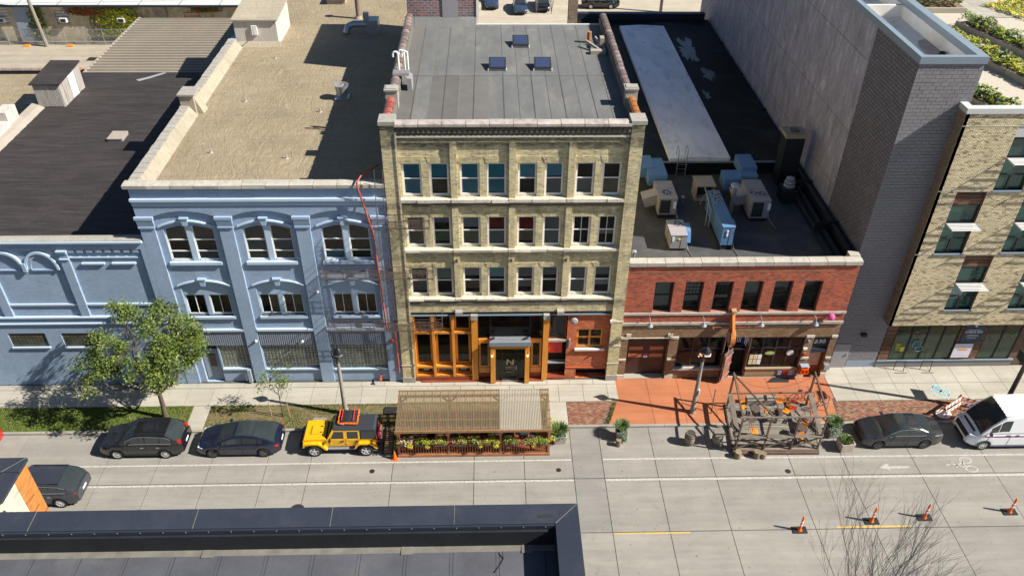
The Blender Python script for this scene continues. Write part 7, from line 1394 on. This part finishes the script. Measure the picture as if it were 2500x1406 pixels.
# ================================================================ planters
def grassy(b, cx, cy, z, r, h, n, nm, wts, droop=.5):
    for i in range(n):
        a = random.uniform(0, 2*pi); rr = r*sqrt(random.random()); x, y = cx+rr*cos(a), cy+rr*sin(a); hh = h*random.uniform(.5, 1.1); o = droop*random.uniform(.2, 1)*hh; tx, ty = x+cos(a)*o, y+sin(a)*o; w = .009; px, py = -sin(a)*w, cos(a)*w
        m = random.choices(range(nm), wts)[0]; b.add([(x-px, y-py, z), (x+px, y+py, z), (x+px+(tx-x)*.5, y+py+(ty-y)*.5, z+hh*.75), (x-px+(tx-x)*.5, y-py+(ty-y)*.5, z+hh*.75), (tx, ty, z+hh*.85)], [(0, 1, 2, 3), (3, 2, 4)], m)
def planter(x, y, w, h, lab, mat, plants, tap=.8, rz=0):
    t = thing('planter', lab, 'planter', (x, y, RZ)); b = MB(); z0 = RZ; z1 = RZ+h
    P = [(-1, -1), (1, -1), (1, 1), (-1, 1)]; R = lambda p, k: (x+(p[0]*cos(rz)-p[1]*sin(rz))*w/2*k, y+(p[0]*sin(rz)+p[1]*cos(rz))*w/2*k)
    lo = [(*R(p, tap), z0) for p in P]; hi = [(*R(p, 1), z1) for p in P]; hin = [(*R(p, .86), z1) for p in P]; lin = [(*R(p, .84), z1-.1) for p in P]
    b.add(lo+hi+hin+lin, [(3, 2, 1, 0)]+[(i, (i+1) % 4, (i+1) % 4+4, i+4) for i in range(4)]+[(i+4, (i+1) % 4+4, (i+1) % 4+8, i+8) for i in range(4)]+[(i+8, (i+1) % 4+8, (i+1) % 4+12, i+12) for i in range(4)]); b.build('pot', mat, t); b = MB(); b.add(lin, [(0, 1, 2, 3)]); b.build('soil', 'soil', t)
    b = MB(); plants(b, z1-.1); b.build('plants', ['leaf_green', 'leaf_blue', 'leaf_lime', 'leaf_dark'], t)['kind'] = 'stuff'; return t
planter(2.75, -5.0, .78, .62, 'brown pot with dark grass and silver foliage right of the terrace', 'planter_stone', lambda b, z: (grassy(b, 2.75, -4.9, z, .30, .55, 1500, 4, (4, 1, 1, 4), .8), blob(b, 2.75, -5.25, z+.05, .33, 300, .08, 4, (0, 6, 0, 1))), .75, .1)
planter(6.32, -4.85, .62, .72, 'dark wooden planter with tall grass at the left edge of the orange pavement', 'grey_wood', lambda b, z: (grassy(b, 6.32, -4.72, z, .28, .50, 1700, 4, (4, 2, 1, 4), .7), blob(b, 6.35, -5.1, z-.05, .3, 260, .08, 4, (1, 6, 0, 1)), blob(b, 6.5, -5.2, z-.4, .14, 160, .07, 4, (2, 5, 0, 1))), .9)
planter(18.62, -4.78, .72, .70, 'wooden planter with big silver-green bush right of the timber parklet', 'grey_wood', lambda b, z: (grassy(b, 18.7, -4.6, z, .32, .50, 1800, 4, (4, 2, 1, 4), .7), blob(b, 18.6, -4.95, z+.05, .42, 420, .09, 4, (1, 6, 0, 1))), .9, .15)
planter(18.98, -5.85, .78, .66, 'square pinkish concrete planter with green shrub standing in the road beside the parklet', 'planter_stone', lambda b, z: (grassy(b, 18.98, -5.85, z-.05, .30, .34, 1500, 4, (4, 1, 2, 4), .6),), .84, .12)
# barrels and log stumps
def barrel(x, y, lab, top=False):
    t = thing('barrel', lab, 'barrel', (x, y, RZ)); b = MB(); H_ = .86; b.lathe([(.255, RZ), (.295, RZ+.2), (.315, RZ+.43), (.30, RZ+.64), (.262, RZ+H_), (.235, RZ+H_), (.235, RZ+H_-.03)], x, y, 22); b.build('staves', 'barrel', t, 35)
    for z in (.06, .2, .62, .78): b = MB(); r = .258+.06*sin(pi*z/H_); b.lathe([(r, RZ+z), (r+.006, RZ+z+.005), (r+.006, RZ+z+.05), (r, RZ+z+.055)], x, y, 22); b.build('hoop', 'hoop_iron', t)
    if top: MB().obox((x+.02, y, RZ+H_+.05), .30, .30, .025, .12).build('top_board', 'grey_wood', t)
barrel(10.2, -5.32, 'open-topped wooden barrel standing free in the road left of the parklet'); barrel(11.78, -5.35, 'wooden barrel with square board on top beside the parklet', True)
for i, (x, y, r, h) in enumerate(((6.12, -5.42, .155, .46), (12.72, -6.42, .19, .46), (13.80, -6.42, .20, .46), (14.14, -6.46, .17, .36))):
    t = thing('log_stump', ['short log stump in front of the dark wooden planter', 'log stump at the left front corner of the parklet', 'taller of the two touching log stumps before the parklet', 'shorter of the two touching log stumps before the parklet'][i], 'log', (x, y, RZ), 0, 'log stumps in the road'); b = MB(); b.lathe([(r*1.05, RZ), (r*.97, RZ+h*.4), (r, RZ+h*.8), (r*.97, RZ+h)], x, y, 12); b.v = [(p[0]+.02*MN.noise(Vector((p[0]*9, p[1]*9, p[2]*5))), p[1]+.02*MN.noise(Vector((p[1]*9, p[2]*9, p[0]*5))), p[2]) for p in b.v]; b.build('log', 'log', t, 40)
# ================================================================ timber parklet
PK = thing('timber_parklet', 'weathered open timber parklet with box frame, deck and rails on the road', 'parklet', (15, -4.4, RZ)); GW, BW_ = 'grey_wood', 'brown_wood'
dk = [(12.55, -6.05), (17.45, -6.10), (17.95, -2.36), (12.95, -2.36)]; nb = 26
for k in range(nb):
    v0, v1 = k/nb+.003, (k+1)/nb-.003; L_ = lambda v: (dk[0][0]+(dk[3][0]-dk[0][0])*v, dk[0][1]+(dk[3][1]-dk[0][1])*v); Rr = lambda v: (dk[1][0]+(dk[2][0]-dk[1][0])*v, dk[1][1]+(dk[2][1]-dk[1][1])*v); cut = [0, random.uniform(.25, .45), random.uniform(.55, .8), 1]
    for i in range(3):
        a0, a1 = L_(v0), Rr(v0); c0, c1 = L_(v1), Rr(v1); u0, u1 = cut[i]+.001, cut[i+1]-.001; lp = lambda p, q, u: (p[0]+(q[0]-p[0])*u, p[1]+(q[1]-p[1])*u)
        MB().prism([lp(a0, a1, u0), lp(a0, a1, u1), lp(c0, c1, u1), lp(c0, c1, u0)], 'z', .06, .11+random.uniform(-.004, .004)).build('deck_board', GW, PK)
b = MB(); b.beam((12.5, -6.2, -.0), (17.4, -6.25, .0), .14, .14); b.beam((12.52, -6.1, .06), (17.42, -6.15, .06), .1, .1); b.beam((12.55, -6.0, .0), (12.95, -2.4, .0), .1, .16); b.build('edge_beam', BW_, PK)
xf = [12.66, 14.25, 15.8, 17.35]; yf_ = -6.05; zt_ = 2.62
for x in xf: MB().box(x-.042, x+.042, yf_-.042, yf_+.042, .0, zt_).build('post', BW_, PK)
for x in (13.02, 17.80): MB().box(x-.05, x+.05, -2.62, -2.52, 0, zt_).build('post', BW_, PK)
for (a, c) in (((12.84, -4.3), (12.84, -4.3)), ((17.58, -4.3), (17.58, -4.3))): MB().box(a[0]-.04, a[0]+.04, a[1]-.04, a[1]+.04, 0, 1.15).build('post', BW_, PK)
MB().beam((12.5, yf_, zt_+.05), (17.5, yf_-.02, zt_+.05), .085, .085).build('front_beam', 'rail_wood', PK); MB().beam((12.66, yf_, zt_+.04), (13.02, -2.45, zt_+.04), .08, .1).build('side_beam', BW_, PK); MB().beam((17.35, yf_, zt_+.04), (17.80, -2.45, zt_+.04), .08, .1).build('side_beam', BW_, PK); MB().beam((13.02, -2.57, zt_+.02), (14.4, yf_, zt_+.02), .08, .09).build('diagonal_beam', BW_, PK)
MB().beam((13.02, -2.57, 1.12), (17.80, -2.57, 1.12), .08, .06).build('back_rail', BW_, PK); MB().beam((15.55, -2.57, 1.13), (15.55, -4.0, 1.13), .06, .06).build('mid_rail', BW_, PK); MB().box(15.5, 15.6, -4.05, -3.95, .1, 1.15).build('post', BW_, PK)
MB().beam((12.66, yf_, 1.14), (13.02, -2.57, 1.14), .26, .04).build('rail_board', 'rail_wood', PK); MB().beam((17.35, yf_, 1.14), (17.80, -2.57, 1.14), .26, .04).build('rail_board', 'rail_wood', PK)
for a, c in zip(xf, xf[1:]):
    MB().beam((a-.03, yf_, 1.16), (c+.03, yf_, 1.16), .26, .04).build('rail_board', 'rail_wood', PK); MB().beam((a+.05, yf_, .25), (c-.05, yf_, 1.05), .05, .08).build('cross_brace', 'rail_wood', PK); MB().beam((a+.05, yf_+.05, 1.05), (c-.05, yf_+.05, .25), .05, .08).build('cross_brace', BW_, PK)
    for x, s in ((a, 1), (c, -1)): MB().beam((x+s*.05, yf_, 2.32), (x+s*.32, yf_, zt_), .05, .07).build('knee_brace', BW_, PK)
for x0, x1 in ((12.66, 13.02), (17.35, 17.80)):
    MB().beam((x0, -6.0, .25), (x0+.2, -4.35, 1.05), .05, .07).build('cross_brace', BW_, PK); MB().beam((x0+.2, -4.25, .25), (x1, -2.6, 1.05), .05, .07).build('cross_brace', BW_, PK); MB().beam((x0, -6.0, 1.05), (x0+.2, -4.35, .25), .05, .07).build('cross_brace', BW_, PK)
b = MB(); b.box(14.2, 16.0, -2.56, -2.1, .1, .5); b.build('bench', GW, PK); b = MB(); b.tube([(x_, -2.65, 2.5-.9*sin(pi*u)) for x_, u in [(13.02+4.78*k/16, k/16) for k in range(17)]], .008, 4); b.build('light_string', 'rubber_black', PK)
ch0 = local(thing('bistro_chair', 'orange slatted folding chair at the back left of the parklet deck', 'chair', (13.75, -3.15, .11), .2, 'bistro chairs on the timber parklet'))
def chair_parts(t, mat):
    b = MB()
    for k in range(4): b.box(-.19, .19, -.18+k*.095, -.105+k*.095, .44, .455)
    b.build('seat', mat, t); b = MB()
    for k in range(2): b.box(-.19, .19, .195, .21, .62+k*.12, .71+k*.12)
    b.build('backrest', mat, t); b = MB()
    for s in (-.2, .2): b.tube([(s, -.2, 0), (s, .2, .86)], .011, 4); b.tube([(s, .22, 0), (s, -.16, .45)], .011, 4)
    b.build('frame', 'iron', t)
chair_parts(ch0, 'orange_chair')
for x, y, r, lab in ((15.1, -3.5, 1.2, 'orange chair seen from above in the centre back of the parklet'), (16.25, -3.5, -.8, 'orange chair turned sideways beside the right rear of the deck'), (13.95, -5.1, 1.5, 'orange chair at the front left of the parklet deck'), (16.95, -4.7, 2.6, 'orange chair under the right rail of the parklet'), (16.45, -5.75, .1, 'orange chair behind the front cross braces at the right'), (16.1, -2.55, 3.0, 'orange chair outside the back rail of the parklet')): clone(ch0, (x, y, .11 if y < -2.6 else 0), r, lab)
ch1 = local(thing('bistro_chair', 'red slatted chair at the back right of the parklet deck', 'chair', (16.7, -3.25, .11), -.5, 'bistro chairs on the timber parklet')); chair_parts(ch1, 'red_chair'); clone(ch1, (17.1, -4.25, .11), .9, 'red slatted chair by the right rail of the parklet, nearer the road')
for i, (x, y, lab) in enumerate(((15.6, -3.9, 'round dark bistro table at the centre back of the parklet'), (14.35, -3.5, 'round dark bistro table near the back left of the deck'), (13.9, -4.35, 'round dark bistro table between the two left orange chairs'), (16.6, -5.1, 'round dark bistro table at the right front of the deck'))):
    t = thing('bistro_table', lab, 'table', (x, y, .11), 0, 'bistro tables on the timber parklet'); b = MB(); b.lathe([(.30, .80), (.31, .81), (.30, .82)], x, y, 18); b.build('tabletop', 'rust_iron', t); b = MB()
    for k in range(3): a = k*2.1; b.tube([(x+.22*cos(a), y+.22*sin(a), .11), (x, y, .55), (x-.15*cos(a), y-.15*sin(a), .8)], .012, 4)
    b.build('leg', 'iron', t)
def bicycle(x, y, rz, mat, lab):
    t = local(thing('bicycle', lab, 'bicycle', (x, y, 0), rz, 'bicycles behind the parklet'))
    for wx_ in (-.52, .52):
        q = MB(); q.tube([(wx_+.33*cos(a), 0, .34+.33*sin(a)) for a in rng(0, 2*pi, 22)], .02, 5); w = q.build('wheel', 'tyre', t); q = MB()
        for k in range(10): a = k*2*pi/10; q.tube([(wx_, 0, .34), (wx_+.32*cos(a), 0, .34+.32*sin(a))], .004, 3)
        q.build('spokes', 'galv', w)
    q = MB(); q.tube([(-.52, 0, .34), (-.18, 0, .82), (.33, 0, .80), (.04, 0, .32), (-.52, 0, .34)], .02, 5); q.tube([(-.18, 0, .88), (.04, 0, .32)], .02, 5); q.tube([(.33, 0, .92), (.52, 0, .34)], .018, 5); q.build('frame', mat, t)
    q = MB(); q.tube([(.30, -.25, .98), (.34, -.1, .95), (.34, .1, .95), (.30, .25, .98)], .016, 5); q.build('handlebar', 'iron', t); MB().obox((-.2, 0, .91), .13, .06, .03).build('saddle', 'rubber_black', t)
bicycle(17.6, -2.15, .15, 'red_chair', 'red bicycle leaning behind the back right corner of the parklet'); bicycle(18.55, -2.75, .55, 'iron', 'black bicycle with raised handlebar right of the parklet')
b = MB(); b.tube([(18.2, -3.2, 0), (18.2, -3.2, .8), (18.9, -3.0, .8), (18.9, -3.0, 0)], .025, 6); tag(b.build('bike_rack', 'galv'), 'steel bike rack hoop on the orange pavement right of the parklet', 'bike rack')
t = thing('folded_umbrella', 'folded dark parasol leaning beside the left side of the parklet', 'parasol', (11.9, -3.0, 0)); MB().tube([(11.95, -3.1, 0), (12.1, -2.6, 1.5)], .03, 6).build('pole', 'brown_wood', t)
# ================================================================ lamps and street furniture
def lamp(x, y, lab, plate):
    t = thing('street_lamp', lab, 'street lamp', (x, y, 0), 0, 'concrete street lamps with lantern heads'); MB().tube([(x, y, -.02), (x, y, .35), (x, y, 4.1)], [.19, .15, .085], 10, 0).build('pole', 'concrete_pole', t, True)
    b = MB(); b.lathe([(.11, 4.08), (.12, 4.14), (.07, 4.2), (.07, 4.5), (.10, 4.55), (.06, 4.62)], x, y, 10); b.tube([(x, y, 4.3), (x-.28, y, 4.5), (x-.30, y, 4.85), (x-.1, y, 5.05), (x+.08, y, 5.05)], .035, 6); b.build('bracket', 'lamp_black', t)
    b = MB(); b.lathe([(.05, 5.12), (.12, 5.05), (.24, 4.86), (.27, 4.78), (.25, 4.76)], x+.12, y-.02, 14); b.build('hood', 'lamp_black', t, 40); b = MB(); b.lathe([(.24, 4.77), (.22, 4.66), (.10, 4.55), (.02, 4.53)], x+.12, y-.02, 12); b.build('lens', 'lamp_clear', t, True); MB().obox((x-.05, y+.02, 4.72), .09, .08, .14).build('ballast', 'lamp_black', t)
    if plate: MB().obox((x+.13, y-.06, 1.7), .03, .10, .20).build('notice_plate', 'label_white', t)
    else: MB().obox((x+.06, y-.11, 1.5), .05, .01, .13).build('notice_plate', 'label_white', t)
    MB().obox((x+.12, y-.02, .28), .05, .09, .12).build('access_cover', 'unit_tan', t)
lamp(10.86, -2.96, 'concrete street lamp standing on the orange pavement', True); lamp(-9.72, -2.74, 'concrete street lamp rising from the verge behind the yellow off-roader', False)
t = thing('street_light', 'tall brown steel street light at the right edge of the photo', 'street light', (29.45, -3.2, 0)); MB().tube([(29.45, -3.2, -.02), (29.45, -3.2, 9.3)], [.15, .09], 10).build('pole', 'rust_iron', t, True); b = MB(); b.tube([(29.45, -3.2, 9.2), (29.45, -4.0, 9.3)], .05, 6); b.build('arm', 'rust_iron', t); MB().obox((29.45, -4.2, 9.28), .2, .32, .07).build('lamp_head', 'lamp_black', t); MB().box(29.43, 29.47, -3.08, -2.35, 3.55, 4.2).build('sign_plate', 'lamp_black', t); MB().tube([(29.45, -3.2, 3.9), (29.45, -2.4, 3.9)], .02, 5).build('sign_arm', 'galv', t)
for i, (x, y) in enumerate(((14.72, -11.38), (18.65, -10.9), (21.52, -10.72), (26.2, -10.45))):
    t = thing('delineator_post', ['orange lane post farthest left of the four, left of the bare tree', 'orange lane post seen through the twigs of the bare tree', 'orange lane post just right of the bare tree twigs', 'orange lane post farthest right, near the frame edge'][i], 'lane post', (x, y, RZ), 0, 'orange lane posts along the centre line'); b = MB(); b.prism([(x-.37, y-.20), (x+.37, y-.20), (x+.37, y+.22), (x-.37, y+.22)], 'z', RZ, RZ+.045); b.build('base', 'rubber_black', t)
    b = MB(); b.lathe([(.13, RZ+.05), (.09, RZ+.12), (.065, RZ+.2), (.055, RZ+1.02), (.03, RZ+1.12), (.01, RZ+1.13)], x, y, 12); b.build('post', 'orange_plastic', t, 40)
    for z in (.42, .66): b = MB(); b.lathe([(.064, RZ+z), (.066, RZ+z+.005), (.064, RZ+z+.10), (.058, RZ+z+.105)], x, y, 12); b.build('reflective_band', 'reflect_white', t)
def barricade(x, y, rz, lab):
    t = local(thing('barricade', lab, 'barricade', (x, y, 0), rz, 'construction barricades on the brick strip')); b = MB()
    for s in (-.75, .75): b.beam((s, -.28, 0), (s, 0, .95), .05, .05); b.beam((s, .28, 0), (s, 0, .95), .05, .05)
    b.build('leg', 'orange_plastic', t)
    for (z, yy) in ((.78, -.07), (.45, -.17)):
        bd = MB().obox((0, yy, z), .85, .012, .09, 0, 0, -.3).build('board', 'reflect_white', t); q = MB()
        for k in range(5): x_ = -.7+k*.34; q.add([(x_-.07, yy-.04, z-.09), (x_+.07, yy-.04, z-.09), (x_+.16, yy-.005, z+.09), (x_+.02, yy-.005, z+.09)], [(0, 1, 2, 3)])
        q.build('stripe', 'orange_plastic', bd)
barricade(26.3, -3.15, .55, 'orange and white striped barricade, tilted, left one behind the white van'); barricade(27.6, -3.0, -.4, 'orange barricade behind the white van, right one')
t = thing('sandbag', 'pale bag lying at the foot of the striped barricade', 'bag', (25.7, -3.35, 0)); b = MB(); b.lathe([(.02, 0), (.34, .02), (.36, .10), (.2, .17), (.02, .19)], 25.8, -3.45, 12); b.v = [(25.8+(p[0]-25.8)*1.3, p[1], p[2]) for p in b.v]; b.build('bag', 'blind_white', t, True)
# ================================================================ fire escapes and red standpipe
def balcony(t, x0, x1, z, y0=-.86):
    b = MB(); b.box(x0, x1, y0, y0+.03, z-.03, z+.02); b.box(x0, x1, -.06, -.03, z-.03, z+.02); b.box(x0, x0+.03, y0, -.03, z-.03, z+.02); b.box(x1-.03, x1, y0, -.03, z-.03, z+.02); n = int((x1-x0)/.075)
    for k in range(1, n): x = x0+(x1-x0)*k/n; b.box(x-.008, x+.008, y0+.03, -.06, z-.01, z+.012)
    b.build('platform', 'rust_iron', t); b = MB()
    for zz in (.42, .84): b.box(x0, x1, y0, y0+.022, z+zz-.012, z+zz+.012); b.box(x0, x0+.022, y0, 0, z+zz-.012, z+zz+.012); b.box(x1-.022, x1, y0, 0, z+zz-.012, z+zz+.012)
    b.build('rail', 'rust_iron', t); b = MB()
    for k in range(0, 6): x = x0+(x1-x0)*k/5; b.box(x-.013, x+.013, y0-.004, y0+.022, z, z+.9)
    b.build('post', 'rust_iron', t)
    b = MB()
    for x in (x0+.1, (x0+x1)/2, x1-.1): b.tube([(x, y0+.05, z-.03), (x, 0.05, z-.75)], .016, 4)
    b.build('bracket', 'rust_iron', t)
fe = thing('fire_escape', 'rusty iron fire escape on the blue and cream facades with ladder to the roof', 'fire escape', (-6.5, -.5, 4)); balcony(fe, -6.48, -4.30, 11.72); balcony(fe, -10.38, -4.25, 8.42); balcony(fe, -10.42, -3.9, 4.72)
b = MB()
for x in (-6.98, -6.56): b.tube([(x, -.80, 4.7), (x, -.80, 13.2), (x, -.45, 13.7), (x, -.3, 14.9)], .022, 5)
for k in range(32): b.tube([(-6.98, -.80 if k < 29 else -.5, 4.9+k*.3), (-6.56, -.80 if k < 29 else -.5, 4.9+k*.3)], .011, 4)
b.build('ladder', 'rust_iron', fe)
sp = thing('standpipe', 'red fire standpipe running down the blue facade with an elbow at the roof', 'pipe', (-7.5, -.2, 1)); b = MB(); b.tube([(-6.95, 1.3, 14.35), (-7.75, .2, 14.3), (-7.92, -.25, 14.15), (-7.92, -.28, 13.9), (-7.45, -.28, 11.5), (-7.38, -.28, 11.3), (-7.28, -.28, 8.0), (-7.18, -.28, 4.35), (-7.1, -.28, 4.25), (-6.78, -.28, 4.22), (-6.72, -.28, 4.1), (-6.72, -.2, .9)], .05, 8); b.build('pipe', 'red_pipe', sp, 50)
b = MB()
for z in (4.9, 6.2, 7.8, 9.3, 10.6): b.tube([(-7.55, .0, z), (-7.30, -.3, z)], .02, 4)
for z in (1.2, 2.0, 2.8, 3.6): b.tube([(-6.85, -.06, z), (-6.6, -.06, z)], .02, 4)
b.build('clamp', 'red_pipe', sp)
# ================================================================ trees
def limb(b, p, d, L_, r, depth, tips, spread=.55, up=.12, n=4, kids=(2, 3), tipr=.012, droop=0):
    pts = [Vector(p)]; dd = Vector(d).normalized()
    for i in range(n): dd = (dd+Vector((random.gauss(0, .10), random.gauss(0, .10), random.gauss(0, .06)+up*.25-droop*.1))).normalized(); pts.append(pts[-1]+dd*L_/n)
    rs = [max(tipr*.6, r*(1-.45*i/n)) for i in range(n+1)]; b.tube(pts, rs, 7 if r > .05 else (5 if r > .02 else 3), 0, cap=False)
    if depth == 0: tips.append((pts[-1], dd)); return
    for k in range(random.randint(*kids)):
        at = pts[random.randint(max(1, n-2), n)] if k else pts[-1]; a = random.uniform(0, 2*pi); o = dd.orthogonal().normalized(); o2 = dd.cross(o); nd = (dd+(o*cos(a)+o2*sin(a))*random.uniform(.6, 1.1)*spread*1.3+Vector((0, 0, up))).normalized()
        limb(b, at, nd, L_*random.uniform(.62, .85), r*.58, depth-1, tips, spread, up, n, kids, tipr, droop)
random.seed(21)
t = thing('street_tree', 'leafy green street tree with slanting trunk on the verge behind the black SUV', 'tree', (-20.18, -2.9, 0)); b = MB(); tips = []; base = Vector((-20.18, -2.9, -.05)); fork = Vector((-20.15, -2.85, 1.9)); b.tube([base, base+Vector((-.02, 0, .35)), (-20.16, -2.87, 1.1), fork], [.21, .16, .135, .12], 9)
for (dx, dy, dz, L_) in ((-.75, .1, 1.0, 2.0), (-.25, -.35, 1.3, 2.2), (.35, .1, 1.3, 2.2), (.85, -.05, .85, 1.8), (0, .45, 1.2, 2.0), (.1, -.6, .8, 1.5), (-.95, -.2, .55, 1.5), (.7, .4, .6, 1.5)): limb(b, fork, (dx+.12, dy, dz), L_*1.0, .075, 3, tips, .50, .10, 4, (2, 3), .012)
b.build('trunk', 'bark', t, 50)
q = MB()
def leaf(q, p, s, m): 
    a = Vector((random.gauss(0, 1), random.gauss(0, 1), random.gauss(0, .7))).normalized(); c = a.cross(Vector((random.gauss(0, .5), random.gauss(0, .5), 1))).normalized(); q.add([p-a*s*.5, p+c*s*.34, p+a*s*.6, p-c*s*.34], [(0, 1, 2, 3)], m)
for (p, d) in tips:
    n = random.randint(80, 150); R0 = random.uniform(.24, .50)
    for i in range(n):
        o = Vector((random.gauss(0, 1), random.gauss(0, 1), random.gauss(0, .8)))*R0*.62; m = 0 if random.random() < .76 else 1; leaf(q, p+o+d*.1, random.uniform(.10, .165), m)
q.build('crown', ['leaf', 'leaf_dark'], t)['kind'] = 'stuff'
TREE_TIPS = len(tips)
random.seed(5)
t = thing('young_tree', 'small staked sapling on the verge between the two cars', 'sapling', (-13.38, -2.9, 0)); b = MB(); tips = []; b.tube([(-13.38, -2.9, -.02), (-13.36, -2.9, 1.7)], [.04, .028], 6)
for k in range(9): a = k*.9; limb(b, (-13.36, -2.9, 1.4+k*.09), (.75*cos(a), .6*sin(a), 1.0), .9, .018, 1, tips, .5, .15, 3, (2, 2), .006)
b.build('trunk', 'bark', t); q = MB()
for (p, d) in tips:
    for i in range(34): leaf(q, p+Vector((random.gauss(0, .13), random.gauss(0, .13), random.gauss(0, .13))), random.uniform(.08, .13), 0 if random.random() < .8 else 1)
q.build('crown', ['leaf', 'leaf_dark'], t)['kind'] = 'stuff'
for x in (-14.06, -13.0):
    s_ = thing('tree_stake', 'wooden stake left of the sapling' if x < -13.5 else 'wooden stake right of the sapling', 'stake', (x, -2.85, 0), 0, 'stakes by the sapling'); MB().tube([(x, -2.85, -.02), (x-.03, -2.85, 1.15)], .025, 5).build('stake', 'light_wood', s_)
random.seed(11)
t = thing('bare_tree', 'leafless tree with fine twigs rising in the foreground at the bottom right', 'tree', (12.9, -20.6, 0)); b = MB(); tips = []; bs = Vector((12.9, -20.6, 0)); fk = Vector((12.75, -20.6, 5.4)); b.tube([bs, (12.85, -20.6, 2.5), fk], [.17, .14, .11], 9)
for k in range(17):
    a = k*2.4; e = .10+.42*((k*7) % 16)/16; limb(b, fk+Vector((0, 0, -.2+.08*k)), (cos(a)*e*1.15, sin(a)*e*.9, 1.0), 2.6*random.uniform(.85, 1.1), .022, 3, tips, .27, .16, 5, (3, 4), .0028)
b.build('branches', 'twig', t)['kind'] = 'stuff'; o = MB(); o.tube([bs, (12.85, -20.6, 2.5), fk], [.172, .142, .112], 9); o.build('trunk', 'bark', t)
random.seed(3)
print('objects', len(bpy.data.objects), 'tips', TREE_TIPS, 'tris', sum(len(o.data.polygons) for o in bpy.data.objects if o.type == 'MESH'))
